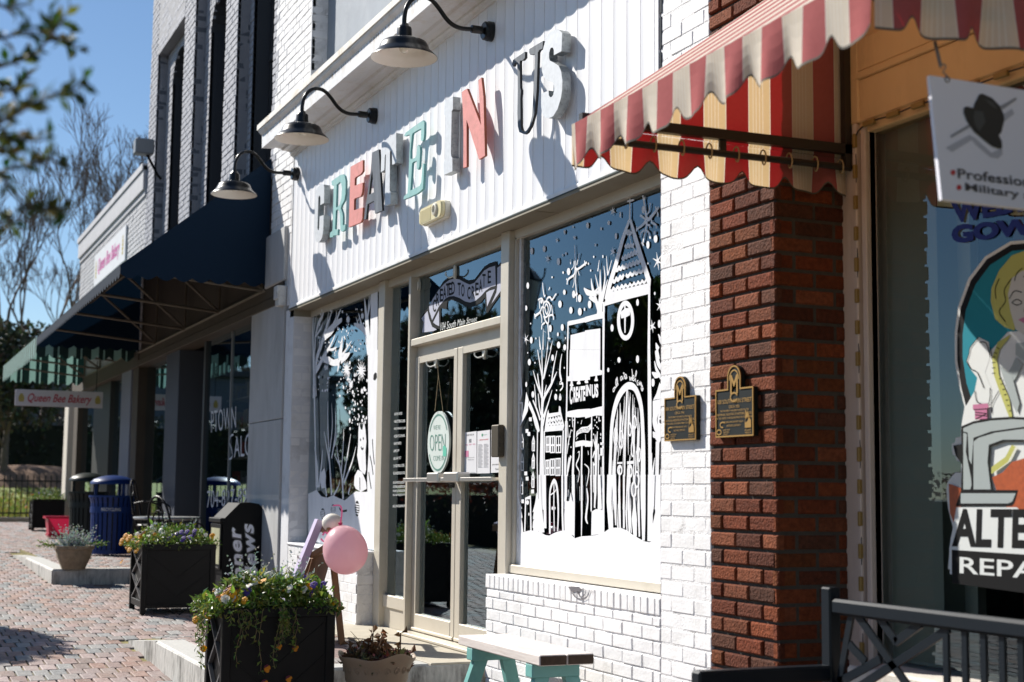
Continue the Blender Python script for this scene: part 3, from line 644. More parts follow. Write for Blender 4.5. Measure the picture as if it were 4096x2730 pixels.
for ch, c, kind, label, outer, holes in LET:
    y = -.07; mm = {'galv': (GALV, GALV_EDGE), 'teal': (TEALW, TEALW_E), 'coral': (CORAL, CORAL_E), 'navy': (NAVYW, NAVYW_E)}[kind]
    dep = .052 if kind == 'galv' else .016
    b = MB(); P = cY(c, outer, y); HS = [cY(c, h, y) for h in holes]
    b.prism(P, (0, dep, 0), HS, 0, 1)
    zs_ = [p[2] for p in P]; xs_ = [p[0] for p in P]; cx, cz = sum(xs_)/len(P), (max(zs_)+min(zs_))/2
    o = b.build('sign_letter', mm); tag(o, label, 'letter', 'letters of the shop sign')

# ================================================================ GOOSENECK LAMPS
LAMPB = mat('black_enamel', (.007, .008, .009), .3, spec=.3, coat=.12)
LAMPW = mat('white_enamel', (.80, .77, .70), .4)
BULB = mat('lamp_glass', (.75, .72, .62), .15)
P0 = onY(1500, 465, 0)
def lamp():
    t = thing('gooseneck_lamp', 'black gooseneck barn lamp over the coral E', 'lamp', P0)
    L = lambda y, z, x=0: (P0[0]+x, P0[1]+y, P0[2]+z)
    ay = Matrix.Rotation(math.radians(90), 3, 'X')
    b = MB(); b.lathe(L(.01, 0), [(0.0, .062), (.05, .062), (.056, .056), (.056, .036), (.060, .034), (.060, 0)], 28, axis=ay); b.lathe(L(0, 0), [(0, .13), (.022, .13), (.024, .125), (.024, .06)], 20, axis=ay); b.build('wall_mount', LAMPB, t, smooth=35)
    path = spline([L(-.05, 0), L(-.12, -.002), L(-.195, -.006), L(-.25, .008), L(-.295, .042), L(-.342, .098), L(-.392, .142), L(-.455, .152), L(-.512, .122), L(-.545, .066), L(-.555, .005), L(-.555, -.04)], 5)
    b = MB(); b.tube(path, .0135, 12); b.build('arm', LAMPB, t, smooth=60)
    b = MB(); b.lathe(L(-.553, 0), [(0, -.03), (.022, -.03), (.026, -.036), (.030, -.045), (.040, -.052), (.043, -.06), (.045, -.10), (.048, -.118), (.050, -.13)], 24); b.build('socket', LAMPB, t, smooth=35)
    pr = [(.048, -.128), (.075, -.129), (.112, -.134), (.132, -.145), (.143, -.165), (.150, -.185), (.156, -.193), (.178, -.214), (.196, -.232), (.1975, -.236)]
    b = MB(); b.lathe(L(-.553, 0), pr, 48); s = b.build('shade', LAMPB, t, smooth=35)
    pi = [(.1965, -.2362), (.193, -.232), (.176, -.217), (.153, -.197), (.146, -.187), (.139, -.168), (.128, -.150), (.108, -.140), (.04, -.134), (0, -.133)]
    b = MB(); b.lathe(L(-.553, 0), pi, 48); b.build('shade_lining', LAMPW, s, smooth=35)
    b = MB(); b.lathe(L(-.553, 0), [(0, -.205), (.018, -.202), (.028, -.19), (.030, -.178), (.024, -.162), (.015, -.15), (.014, -.134)], 16); b.build('bulb', BULB, s, smooth=60)
    return t
lp = lamp(); lp['group'] = 'gooseneck lamps along the shop sign'
for (u, v), lab in (((1190, 697), 'black gooseneck barn lamp at the far corner, above galvanised C'), ((1965, 128), 'black gooseneck barn lamp nearest the camera, above letter I')):
    c = copy_tree(lp); q = onY(u, v, 0); c.location = q; c['label'] = lab

# ================================================================ EMERGENCY LIGHT
CREAM = mat('yellowed_plastic', (.70, .62, .36), .35, var=.06, vscale=10); OFFW = mat('aged_white_plastic', (.66, .63, .53), .45, var=.05, vscale=10)
c4 = (1630, 780, 160/1792)
t = thing('emergency_light', 'yellowed twin emergency light box below the teal E', 'light', onY(1700, 850, 0))
def rrect(x0, x1, z0, z1, r, n=5):
    out = []
    for cx, cz, a0 in ((x1-r, z1-r, 0), (x0+r, z1-r, 90), (x0+r, z0+r, 180), (x1-r, z0+r, 270)):
        for i in range(n+1): a = math.radians(a0+90*i/n); out.append((cx+r*math.cos(a), cz+r*math.sin(a)))
    return out
q = cY(c4, [(260, 560), (1240, 700), (1240, 260), (300, 1290), (1040, 1130)], -.1)
ex0, ex1 = q[0][0], q[1][0]+.01; ez1, ez0 = 2.955, 2.838
R_ = rrect(ex0, ex1, ez0, ez1, .045)
b = MB(); b.prism([(x, -.034, z) for x, z in R_], (0, .04, 0)); b.build('back_box', OFFW, t)
R2 = rrect(ex0+.004, ex1-.004, ez0+.004, ez1-.004, .043)
b = MB(); n = len(R2)
for k, (ins, y) in enumerate(((0, -.0345), (0, -.052), (.004, -.062))):
    mx_, mz_ = (ex0+ex1)/2, (ez0+ez1)/2
    for x, z in R2: b.v.append((x+(mx_-x)*ins*8, y, z+(mz_-z)*ins*8))
for k in range(2):
    for i in range(n): b.f.append((k*n+i, (k+1)*n+i, (k+1)*n+(i+1) % n, k*n+(i+1) % n)); b.m.append(0); b.c.append(None)
b.f.append(tuple(2*n+i for i in range(n))[::-1]); b.m.append(0); b.c.append(None)
for i in range(10):                                       # ribs of the lens
    z = ez0+.014+i*(ez1-ez0-.03)/10; b.box(ex0+.03, ex0+(ex1-ex0)*.55, -.0645, -.0605, z, z+.0045)
lens = b.build('lens', CREAM, t, recalc=True)
b = MB(); b.lathe((ex1-(ex1-ex0)*.26, -.061, (ez0+ez1)/2+.006), [(0, .006), (.022, .005), (.026, .016), (.038, .013), (.045, .0)], 24, axis=Matrix.Rotation(math.radians(90), 3, 'X')); b.build('bezel', OFFW, lens, smooth=40)

# ================================================================ PLAQUES
GOLD = mat('brass_lettering', (.50, .29, .09), .42, metal=.6); PLQ = mat('black_plaque_field', (.008, .011, .011), .6, spec=.2)
c5 = (2660, 1500, 400/2240)
def plaque(label, TL, TR, BR, BL, y, d, lines, num):
    t = thing('plaque', label, 'plaque', onY(*crop(c5, [BL])[0], y), 'bronze history plaques')
    q = cY(c5, [TL, TR, BR, BL], y); x0 = (q[0][0]+q[3][0])/2; x1 = (q[1][0]+q[2][0])/2; z1 = (q[0][2]+q[1][2])/2; z0 = (q[2][2]+q[3][2])/2
    W = x1-x0; H = z1-z0; cx = (x0+x1)/2
    def outl(i, n=12):
        r = W*.175-i; zc = z1+W*.16
        return [(x0+i, z0+i), (x1-i, z0+i), (x1-i, z1-i), (cx+r, z1-i)]+[(cx+r*math.cos(math.pi*k/n), zc+r*math.sin(math.pi*k/n)) for k in range(n+1)]+[(cx-r, z1-i), (x0+i, z1-i)]
    b = MB(); b.prism([(x, y-d, z) for x, z in outl(0)], (0, d-.002, 0)); b.build('backing', PLQ, t)
    b = MB(); b.prism([(x, y-d-.004, z) for x, z in outl(0)], (0, .006, 0), [[(x, y-d-.004, z) for x, z in outl(W*.022)]]); b.build('border', GOLD, t)
    b = MB(); yy = y-d-.003
    Q = lambda fx0, fx1, fz0, fz1: [(x0+W*fx0, yy, z1-H*fz0), (x0+W*fx1, yy, z1-H*fz0), (x0+W*fx1, yy, z1-H*fz1), (x0+W*fx0, yy, z1-H*fz1)]
    for s, *f in lines: text_quad(b, s, Q(*f), bold=.004)
    zc = z1+W*.16; r = W*.125                               # monogram arch, M, C and T
    ribbon(b, [(cx+r*math.cos(a), yy, zc-.01+r*1.1*math.sin(a)) for a in [math.pi*k/14 for k in range(15)]], .006)
    text_quad(b, 'M', [(cx-r*.8, yy, zc+r*.3), (cx+r*.8, yy, zc+r*.3), (cx+r*.8, yy, zc-r*1.9), (cx-r*.8, yy, zc-r*1.9)], bold=.02)
    ribbon(b, [(cx+r*.75*math.cos(a), yy-.001, zc-r*2.3+r*.5*math.sin(a)) for a in [math.radians(20+k*24) for k in range(14)]], .007)
    # foundation scrolls, town emblem
    ribbon(b, [(x0+W*(.19+.07*math.cos(a)), yy, z0+H*(.26+.055*math.sin(a))) for a in [math.radians(40+k*20) for k in range(13)]], .006)
    ribbon(b, [(x0+W*(.09+.06*math.cos(a)), yy, z0+H*(.11+.05*math.sin(a))) for a in [math.radians(k*24) for k in range(16)]], .006)
    for k in range(3): text_quad(b, ('GASTON', 'FOUNDATION', 'COUNTY')[k], Q(.2, .38-.02*k, .835+.045*k, .865+.045*k), bold=.01)
    ex0_, ex1_ = x0+W*.78, x0+W*.94; ez0_, ez1_ = z0+H*.17, z0+H*.38
    ar = [(ex0_, ez0_), (ex1_, ez0_), (ex1_, ez1_-.02)]+[((ex0_+ex1_)/2+(ex1_-ex0_)/2*math.cos(math.pi*k/8), ez1_-.02+.02*math.sin(math.pi*k/8)) for k in range(1, 8)]+[(ex0_, ez1_-.02)]
    m_ = (ex0_+ex1_)/2
    hole = [(ex0_+.004, ez0_+.02), (m_-.002, ez0_+.028), (m_+.008, ez0_+.05), (m_, ez0_+.07), (m_-.006, ez0_+.06), (ex0_+.005, ez0_+.075)]
    b.flat([(x, yy, z) for x, z in ar], [[(x, yy, z) for x, z in hole]])
    text_quad(b, 'MOUNT', Q(.78, .94, .86, .895), bold=.01); text_quad(b, 'HOLLY', Q(.78, .94, .91, .945), bold=.01)
    b.build('lettering', GOLD, t)
body = [('THIS PROPERTY HAS BEEN PLACED ON THE', .12, .88, .435, .475), ('NATIONAL REGISTER OF HISTORIC PLACES', .04, .96, .505, .555), ('BY THE UNITED STATES DEPARTMENT OF THE INTERIOR', .03, .97, .585, .625), ('DOWNTOWN MOUNT HOLLY', .23, .74, .67, .71), ('HISTORIC DISTRICT', .30, .67, .745, .785)]
plaque('black and gold plaque on the white painted brick pier', (98, 530), (800, 462), (795, 1462), (95, 1490), 0, .022, [('104 SOUTH MAIN STREET', .04, .96, .21, .30), ('CIRCA 1916', .34, .64, .335, .395)]+body, 1)
plaque('black and gold plaque on the red brick pier', (1243, 358), (2092, 255), (2098, 1368), (1252, 1415), -.004, .022, [('100 SOUTH MAIN STREET', .06, .96, .215, .305), ('CIRCA 1920', .36, .64, .345, .405)]+body, 2)

# ================================================================ RED STRIPED AWNING
RED_F = mat('red_fabric', (.56, .17, .17), .9, spec=.15, tcol=(.20, .004, .007), trans=.45, var=.06, vscale=60, bump=.0004, bscale=600)
CRM_F = mat('cream_fabric', (.84, .77, .66), .9, spec=.15, tcol=(.66, .47, .24), trans=.45, var=.04, vscale=60)
PIN_F = mat('white_pinstripe_fabric', (.88, .84, .78), .9, spec=.15, tcol=(.85, .76, .62), trans=.45)
HEM = mat('dark_hem', (.10, .09, .075), .9)
BRONZE = mat('bronze_tube', (.035, .03, .025), .45, metal=.3)
AX0, AX1, AY, AZ, AB = -4.83, -3.025, -.93, 2.488, .33
AT = AZ+(AB-AY)*.72
SP = .209                                                  # stripe period
def stripes(a, b_, ph=0.):
    """cuts of [a,b] into (lo, hi, material): red 0, cream 1, pin 2"""
    out = []; k = math.floor((a-ph)/SP)-1
    pat = [(0, .50, 0), (.50, .515, 2), (.515, .60, 1), (.60, .612, 2), (.612, .67, 1), (.67, .682, 2), (.682, .745, 1), (.745, .757, 2), (.757, .82, 1), (.82, .832, 2), (.832, .985, 1), (.985, 1., 2)]
    while ph+k*SP < b_:
        for lo, hi, m in pat:
            l, h = max(a, ph+(k+lo)*SP), min(b_, ph+(k+hi)*SP)
            if h > l+1e-6: out.append((l, h, m))
        k += 1
    return out
def scallop(s, ph=0., amp=.05):
    f = ((s-ph)/SP) % 1.; return amp*math.exp(-((f-.5)/.13)**2)*1.0
AWN = thing('striped_awning', 'red and cream striped fabric awning over the tailor shop window', 'awning', ((AX0+AX1)/2, AB, AZ))
b = MB(); RM = [RED_F, CRM_F, PIN_F, HEM]
NV = 10
for lo, hi, m in stripes(AX0, AX1, AX0+.03):
    for i in range(NV):
        f0, f1 = i/NV, (i+1)/NV; sag = lambda f: -.008*math.sin(math.pi*f)
        y0, y1 = AY+(AB-AY)*f0, AY+(AB-AY)*f1
        b.poly([(lo, y0, AZ+(AT-AZ)*f0+sag(f0)), (hi, y0, AZ+(AT-AZ)*f0+sag(f0)), (hi, y1, AZ+(AT-AZ)*f1+sag(f1)), (lo, y1, AZ+(AT-AZ)*f1+sag(f1))], m)
can = b.build('canopy', RM, AWN, smooth=True)
def valance(P, a, b_, ph, ztop, zbot, sc_ph, name):
    b = MB()
    for lo, hi, m in stripes(a, b_, ph):
        n = max(1, int((hi-lo)/.012)+1)
        for i in range(n):
            s0, s1 = lo+(hi-lo)*i/n, lo+(hi-lo)*(i+1)/n; prev = None
            for f in range(5):
                t_ = f/4
                r0 = []
                for s in (s0, s1):
                    zb = zbot+scallop(s, sc_ph); z = ztop+(zb-ztop)*t_
                    d = t_*.014*math.sin((s-sc_ph)/SP*2*math.pi+.6)+t_*.008*math.sin(s*37)
                    r0.append(P(s, d, z))
                if prev: b.poly([prev[0], prev[1], r0[1], r0[0]], m)
                prev = r0
            b.poly([prev[0], prev[1], tuple(np.array(prev[1])+(0, 0, -.007)), tuple(np.array(prev[0])+(0, 0, -.007))], 3)
    return b.build(name, RM, AWN, smooth=True)
valance(lambda s, d, z: (s, AY-d-.004, z), AX0, AX1, AX0+.03, AZ, 2.318, AX0+.05, 'front_valance')
for X_, sg in ((AX0, -1), (AX1, 1)):
    b = MB()
    for lo, hi, m in stripes(AY, AB, AY+.055):
        zt = lambda y: AZ+(AT-AZ)*(y-AY)/(AB-AY)-.008*math.sin(math.pi*(y-AY)/(AB-AY))
        b.poly([(X_, lo, AZ), (X_, hi, AZ), (X_, hi, zt(hi)), (X_, lo, zt(lo))], m)
    b.build('end_panel', RM, AWN)
    valance(lambda s, d, z, X_=X_, sg=sg: (X_+sg*(d+.004), s, z), AY, AB, AY+.055, AZ, 2.335, AY+.02, 'end_valance')
b = MB()
for X_ in (AX0+.03, AX1-.03):
    b.bar((X_, AY+.02, AZ+.02), (X_, AB, AZ+.03), .03, .04); b.tube([(X_, AY+.02, AZ-.055), (X_, AB, AZ-.045)], .014, 10)
    b.bar((X_, AY+.02, AZ), (X_, AB, AT-.05), .025, .025); b.bar((X_, AB-.02, AZ-.05), (X_, AB-.02, AT), .03, .03)
    b.box(X_-.006, X_+.006, -.30, -.27, AZ-.05, AZ+.03)
b.bar((AX0, AY+.055, AZ-.02), (AX1, AY+.055, AZ-.02), .03, .03); b.bar((AX0, AB-.02, AT-.03), (AX1, AB-.02, AT-.03), .03, .03)
fr = b.build('frame', BRONZE, AWN)
b = MB(); CORD = mat('tan_cord', (.35, .27, .15), .8)
for X_ in (AX0+.03, AX1-.03):
    y = AY+.08
    while y < AB-.05:
        b.tube([(X_-.018*math.cos(a), y+.012*a/6, AZ-.045+.03*math.sin(a)) for a in [k*.55 for k in range(12)]], .0035, 5); y += .125
b.build('lacing', CORD, AWN)
for i in range(4):
    pass

# ================================================================ BLUE AWNING
NAVY_F = mat('navy_fabric', (.005, .018, .040), .85, spec=.2, trans=.12, var=.05, vscale=40)
def bar_awning(root, x0, x1, yf, zt, zf, zv, m_top, m_val, per, frames, m_end=None, stripef=None, notch=.04):
    b = MB(); n = 6
    segs = stripef(x0, x1) if stripef else [(x0, x1, 0)]
    for lo, hi, m in segs: b.poly([(lo, yf, zf), (hi, yf, zf), (hi, 0, zt), (lo, 0, zt)], m)
    b.build('canopy', m_top, root)
    b = MB()
    for X_ in (x0, x1):
        sg = stripef(yf, 0) if stripef else [(yf, 0, 0)]
        for lo, hi, m in sg:
            z = lambda y: zf+(zt-zf)*(y-yf)/(-yf); b.poly([(X_, lo, zf), (X_, hi, zf), (X_, hi, z(hi)), (X_, lo, z(lo))], m)
    b.build('end_panel', m_end or m_top, root)
    b = MB()
    def val(P, a, c, ph):
        s = a
        while s < c-1e-6:
            e = min(s+per/8, c); p0 = ((s-a)/per) % 1; p1 = ((e-a)/per) % 1 if e < c else p0
            f = lambda p: notch*(1-abs(math.sin(math.pi*p)))
            m = 0
            if stripef:
                for lo, hi, mm in segs_all:
                    if lo <= (s+e)/2 < hi: m = mm
            b.poly([P(s, zf), P(e, zf), P(e, zv+f(((e-a)/per) % 1)), P(s, zv+f(p0))], m); s = e
    segs_all = stripef(min(x0, yf), max(x1, 0)) if stripef else []
    val(lambda s, z: (s, yf-.003, z), x0, x1, 0)
    for X_ in (x0, x1): val(lambda s, z, X_=X_: (X_, s, z), yf, 0, 0)
    b.build('valance', m_val, root)
    b = MB()
    for X_ in frames:
        b.tube([(X_, yf+.03, zf-.02), (X_, -.01, zf-.14)], .016, 8); b.tube([(X_, -.02, zf-.14), (X_, yf*.55, zf+(zt-zf)*.42)], .016, 8)
        b.tube([(X_, yf+.03, zf-.02), (X_, -.03, zt-.06)], .016, 8); b.tube([(X_, -.03, zf-.14), (X_, -.03, zt-.05)], .016, 8)
    b.tube([(x0+.02, yf+.03, zf-.02), (x1-.02, yf+.03, zf-.02)], .016, 8); b.tube([(x0+.02, -.02, zf-.14), (x1-.02, -.02, zf-.14)], .016, 8); b.tube([(x0+.02, yf*.5, zf+(zt-zf)*.46), (x1-.02, yf*.5, zf+(zt-zf)*.46)], .016, 8)
    b.build('frame', STEEL_TAN, root)
AW2 = thing('blue_awning', 'long navy blue fabric awning with scalloped edge over the salon', 'awning', (-16.6, 0, 3))
fx = [onY(u, v, 0)[0] for u, v in ((888, 1197), (750, 1284), (633, 1350), (536, 1394))]
bar_awning(AW2, -20.15, -13.10, -1.34, 4.19, 3.085, 2.965, NAVY_F, NAVY_F, .16, [-13.2]+fx)
DKG = mat('dark_green_fabric', (.008, .03, .027), .85, trans=.15); PALE = mat('pale_green_fabric', (.30, .52, .47), .85, trans=.25)
AW3 = thing('green_awning', 'green and pale striped awning over the far bakery entrance', 'awning', (-23, 0, 3))
def gst(a, c):
    out = []; k = math.floor(a/.30)
    while k*.30 < c:
        for lo, hi, m in ((0, .10, 1), (.10, .16, 0), (.16, .18, 1), (.18, .30, 0)):
            l, h = max(a, k*.30+lo), min(c, k*.30+hi)
            if h > l+1e-6: out.append((l, h, m))
        k += 1
    return out
bar_awning(AW3, -25.6, -20.35, -1.32, 3.95, 3.12, 2.84, [DKG, PALE], [DKG, PALE], .16, [-20.5, -22, -23.6, -25.4], stripef=gst, notch=.06)

# ================================================================ HANGING AND WALL SIGNS
SIGNW = mat('white_sign_panel', (.70, .70, .72), .5, var=.03, vscale=3); PINK = mat('magenta_sign_ink', (.62, .10, .36), .6); REDI = mat('crimson_sign_ink', (.45, .02, .05), .6); BEE = mat('bee_yellow_ink', (.45, .34, .02), .6)
def bee(b, c, w, h, ex, ez, off):
    # beehive: stacked bars
    c = np.array(c, float); ex = np.array(ex); ez = np.array(ez); off = np.array(off)
    for k, ww in enumerate((.5, .8, 1., 1., .85)):
        z = h*(.4-.2*k); b.poly([c+off-ex*w*ww/2+ez*(z+h*.08), c+off+ex*w*ww/2+ez*(z+h*.08), c+off+ex*w*ww/2+ez*(z-h*.08), c+off-ex*w*ww/2+ez*(z-h*.08)])
t = thing('wall_sign', 'white bakery sign with pink script on the gray parapet wall', 'sign', onY(440, 1030, 0))
q = [onY(378, 1026, -.03), onY(504, 901, -.03), onY(499, 1037, -.03), onY(374, 1154, -.03)]
x0, x1, z0, z1 = q[3][0], q[1][0], (q[2][2]+q[3][2])/2, (q[0][2]+q[1][2])/2
b = MB(); b.bbox(x0, x1, -.03, -.003, z0, z1, .004); b.build('panel', SIGNW, t)
b = MB(); f = lambda a, c, d_=0: (x0+(x1-x0)*a, -.033, z0+(z1-z0)*c)
text_quad(b, 'Queen Bee Bakery', [f(.14, .78), f(.84, .78), f(.84, .2), f(.14, .2)], shear=.35, bold=.012); b.build('lettering', PINK, t)
b = MB()
for a in (.07, .93): bee(b, f(a, .5), .10, .3, (1, 0, 0), (0, 0, 1), (0, 0, 0))
b.build('emblem', BEE, t)
hx = -22.3; q = [onX(u, v, hx) for u, v in ((62, 1556), (413, 1571), (410, 1632), (60, 1625))]
t = thing('hanging_sign', 'white board with red script hanging under the green awning', 'sign', (hx, q[0][1]/2+q[1][1]/2, q[0][2]))
y0, y1, z0, z1 = q[0][1], q[1][1], (q[2][2]+q[3][2])/2, (q[0][2]+q[1][2])/2
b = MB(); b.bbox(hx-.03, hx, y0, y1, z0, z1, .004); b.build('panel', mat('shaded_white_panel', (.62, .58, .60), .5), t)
b = MB(); f = lambda a, c: (hx+.004, y0+(y1-y0)*a, z0+(z1-z0)*c)
text_quad(b, 'Queen Bee Bakery', [f(.14, .78), f(.87, .78), f(.87, .12), f(.14, .12)], shear=.35, bold=.012); b.build('lettering', REDI, t)
b = MB()
for a in (.07, .94): bee(b, f(a, .5), .08, .12, (0, 1, 0), (0, 0, 1), (0, 0, 0))
b.build('emblem', BEE, t)
b = MB()
for yy in (y0+.1, y1-.1): b.tube([(hx-.015, yy, z1), (hx-.015, yy, 3.0)], .006, 6)
b.build('chain', BLACK, t)
# tailor's hanging sign with hat
c6 = (2996, 0, 1100/2156)
sx = -3.05; q = [onX(u, v, sx) for u, v in crop(c6, [(1415, 590), (2156, 690), (2156, 1660), (1510, 1568)])]
def onP(u, v, p0, n):
    d = ray(u, v); return CAM+d*(np.dot(np.array(p0)-CAM, n)/np.dot(d, n))
TL = onX(*crop(c6, [(1415, 592)])[0], sx); BL = onX(*crop(c6, [(1512, 1566)])[0], sx+.042)
ex = np.array([0, 1., 0]); ez = (BL-TL); hgt = np.linalg.norm(ez); ez = ez/hgt; nrm = np.cross(ex, -ez); nrm /= np.linalg.norm(nrm)
HAT = mat('matte_black_print', (.016, .018, .018), .6); SHD = mat('gray_print', (.30, .30, .33), .6); SHD2 = mat('light_gray_print', (.47, .47, .52), .6)
RED_P = mat('red_print', (.50, .02, .03), .5); TXT = mat('charcoal_print', (.05, .05, .06), .5); HATL = mat('dark_gray_print', (.055, .06, .06), .6)
t = thing('hanging_sign', 'white board with a black hat picture hanging by the red awning', 'sign', TL)
b = MB(); wdt = .62; th = nrm*.012
c_ = [TL, TL+ex*wdt, TL+ex*wdt+ez*hgt, TL+ez*hgt]
b.prism(c_, -th); b.build('panel', mat('sign_white', (.80, .79, .86), .45), t)
pl = lambda pts, o=.001: [onP(u, v, TL, nrm)+nrm*o for u, v in crop(c6, pts)]
def onto(name, m, polys, o=.001):
    b = MB()
    for p in polys: b.flat(pl(p, o), face=nrm)
    return b.build(name, m, t)
onto('hat_shadow', SHD2, [[(1540, 1160), (1725, 1060), (1775, 1085), (1800, 1110), (1900, 1200), (1985, 1165), (1985, 1215), (1950, 1245), (1890, 1235), (1780, 1140), (1745, 1100), (1590, 1195)], [(1990, 900), (2060, 855), (2078, 895), (2000, 955)]], .001)
onto('cane', SHD, [[(1575, 1065), (1725, 975), (1732, 1000), (1582, 1085)], [(1965, 835), (2090, 765), (2096, 785), (1985, 862)]], .0015)
onto('hat', HAT, [[(1680, 850), (1700, 838), (1755, 850), (1760, 825), (1800, 745), (1825, 737), (1900, 770), (1965, 835), (1995, 905), (1998, 950), (1975, 1040), (1955, 1065), (1978, 1110), (1982, 1160), (1960, 1172), (1900, 1150), (1830, 1095), (1760, 1035), (1705, 955), (1680, 890)]], .002)
onto('hat_band', HATL, [[(1765, 870), (1830, 880), (1850, 960), (1800, 1035), (1765, 980), (1755, 920)], [(1840, 780), (1900, 800), (1950, 860), (1900, 840)]], .0025)
onto('bullet', RED_P, [[(1598+20*math.cos(a), 1355+22*math.sin(a)) for a in [k*.5 for k in range(13)]], [(1645+20*math.cos(a), 1472+22*math.sin(a)) for a in [k*.5 for k in range(13)]]], .001)
b = MB()
tq = lambda s, q, **k: text_quad(b, s, pl(q, .0015), **k)
tq('Professional Alterations', [(1630, 1322), (2900, 1482), (2915, 1560), (1635, 1400)], bold=.02)
tq('Military and Bridal', [(1690, 1435), (2680, 1575), (2695, 1655), (1695, 1515)], bold=.02)
b.build('lettering', TXT, t)
b = MB()                                               # chain and hook from the awning
h0 = pl([(1552, 625)])[0]; h1 = pl([(1500, 520)])[0]+np.array([.0, 0, 0]); h2 = pl([(1455, 330)])[0]
b.tube([h2, h1], .0022, 6); b.tube([h0+np.array([0, .008*math.sin(k), .008*math.cos(k)]) for k in [i*.6 for i in range(11)]], .002, 5)
hk = [pl([p])[0] for p in [(1500, 520), (1525, 505), (1540, 530), (1520, 570), (1545, 590), (1552, 615)]]; b.tube(spline(hk, 4), .0022, 6)
r1 = TL+ex*.52; b.tube([r1, r1+np.array([0, 0, .28])], .0022, 6)
for k in range(9):
    p = h1+(h2-h1)*(k/8); b.tube([p+np.array([0, .005*math.cos(a), .007*math.sin(a)]) for a in [i*.7 for i in range(10)]], .0015, 4)
b.build('chain', mat('steel_chain', (.2, .2, .2), .4, metal=.7), t)

# ================================================================ DECAL AND TEXT ON THE TAILOR'S WINDOW
c7 = (2996, 700, 1100/2156); c8 = (2996, 1400, 1100/2156)
YD = .380
INK = mat('black_vinyl', (.006, .006, .0065), .6, spec=.15); WHT = mat('white_vinyl', (.62, .64, .63), .6, spec=.15); TEALV = mat('teal_vinyl', (.015, .20, .26), .6, spec=.15); SKINV = mat('pale_vinyl', (.50, .50, .47), .6, spec=.15)
YELV = mat('yellow_vinyl', (.42, .42, .12), .6, spec=.15); GRYV = mat('gray_vinyl', (.32, .36, .36), .6, spec=.15); ORGV = mat('rust_vinyl', (.36, .075, .02), .4, var=.2, vscale=60); PNKV = mat('pink_vinyl', (.45, .16, .27), .6, spec=.15); BLUV = mat('blue_vinyl', (.02, .04, .22), .6, spec=.15)
layer = [0]
def dec(parent, name, m, c, polys, holes=()):
    layer[0] += 1; y = YD-.0006*layer[0]; b = MB()
    for p in polys: b.flat(cY(c, p, y), [cY(c, h, y) for h in holes])
    return b.build(name, m, parent)
def decl(parent, name, m, c, lines, w):
    layer[0] += 1; y = YD-.0006*layer[0]; b = MB()
    for l in lines:
        P = spline(cY(c, l, y), 4) if len(l) > 2 else cY(c, l, y)
        ribbon(b, P, w)
    return b.build(name, m, parent)
D = sub('window_decal', PANE_A, onY(3950, 1700, YD))
ell = lambda cx, cy, rx, ry, a0=0, a1=360, n=40: [(cx+rx*math.cos(math.radians(a0+(a1-a0)*k/n)), cy+ry*math.sin(math.radians(a0+(a1-a0)*k/n))) for k in range(n+1)]
dec(D, 'white_border', WHT, c8, [[(1612, -130), (1640, -340), (1720, -560), (1850, -730), (2050, -850), (2300, -870), (2600, -780), (2850, -500), (2900, -100), (2850, 200), (2700, 400), (2700, 1700), (1560, 1720), (1580, 1480), (1600, 1400), (1560, 1240), (1548, 1100), (1555, 1040), (1600, 980), (1625, 960), (1660, 965), (1665, 880), (1630, 870), (1615, 830), (1595, 820), (1590, 740), (1615, 725), (1620, 690), (1660, 680), (1665, 590), (1690, 450), (1650, 300), (1615, 100)]])
dec(D, 'oval_ring', INK, c8, [[(1632, -130), (1660, -330), (1740, -545), (1865, -710), (2055, -825), (2300, -845), (2580, -760), (2820, -490), (2870, -100), (2800, 200), (2660, 420), (1700, 440), (1665, 300), (1632, 80)]])
dec(D, 'oval_field', TEALV, c8, [[(1675, -120), (1700, -310), (1775, -510), (1890, -665), (2065, -775), (2300, -795), (2550, -710), (2770, -470), (2820, -100), (2760, 180), (2640, 400), (1740, 370), (1705, 260), (1675, 60)]])
# woman with tape measure: pale blouse, hair, face
dec(D, 'blouse', WHT, c8, [[(1670, 600), (1690, 460), (1760, 340), (1830, 200), (1880, 20), (1930, -30), (2030, -140), (2300, -160), (2560, -20), (2640, 300), (2700, 600)]])
dec(D, 'arm', WHT, c8, [[(1705, 90), (1725, 30), (1735, -20), (1800, -100), (1880, -60), (1890, 60), (1850, 180), (1895, 290), (1880, 420), (1770, 410), (1770, 320), (1790, 220), (1735, 150)]])
dec(D, 'hair', YELV, c8, [[(2200, -790), (2060, -740), (1960, -620), (1900, -480), (1895, -380), (1930, -240), (2000, -180), (2080, -150), (2110, -260), (2060, -420), (2100, -560), (2240, -640), (2400, -560), (2460, -420), (2440, -200), (2520, -220), (2580, -400), (2540, -640), (2400, -780)]])
dec(D, 'face', SKINV, c8, [[(2060, -560), (2140, -620), (2280, -630), (2400, -560), (2430, -400), (2400, -240), (2300, -130), (2200, -90), (2090, -160), (2050, -300), (2030, -430)]])
dec(D, 'lips', PNKV, c8, [[(2110, -235), (2150, -255), (2180, -245), (2220, -255), (2250, -235), (2180, -195)]])
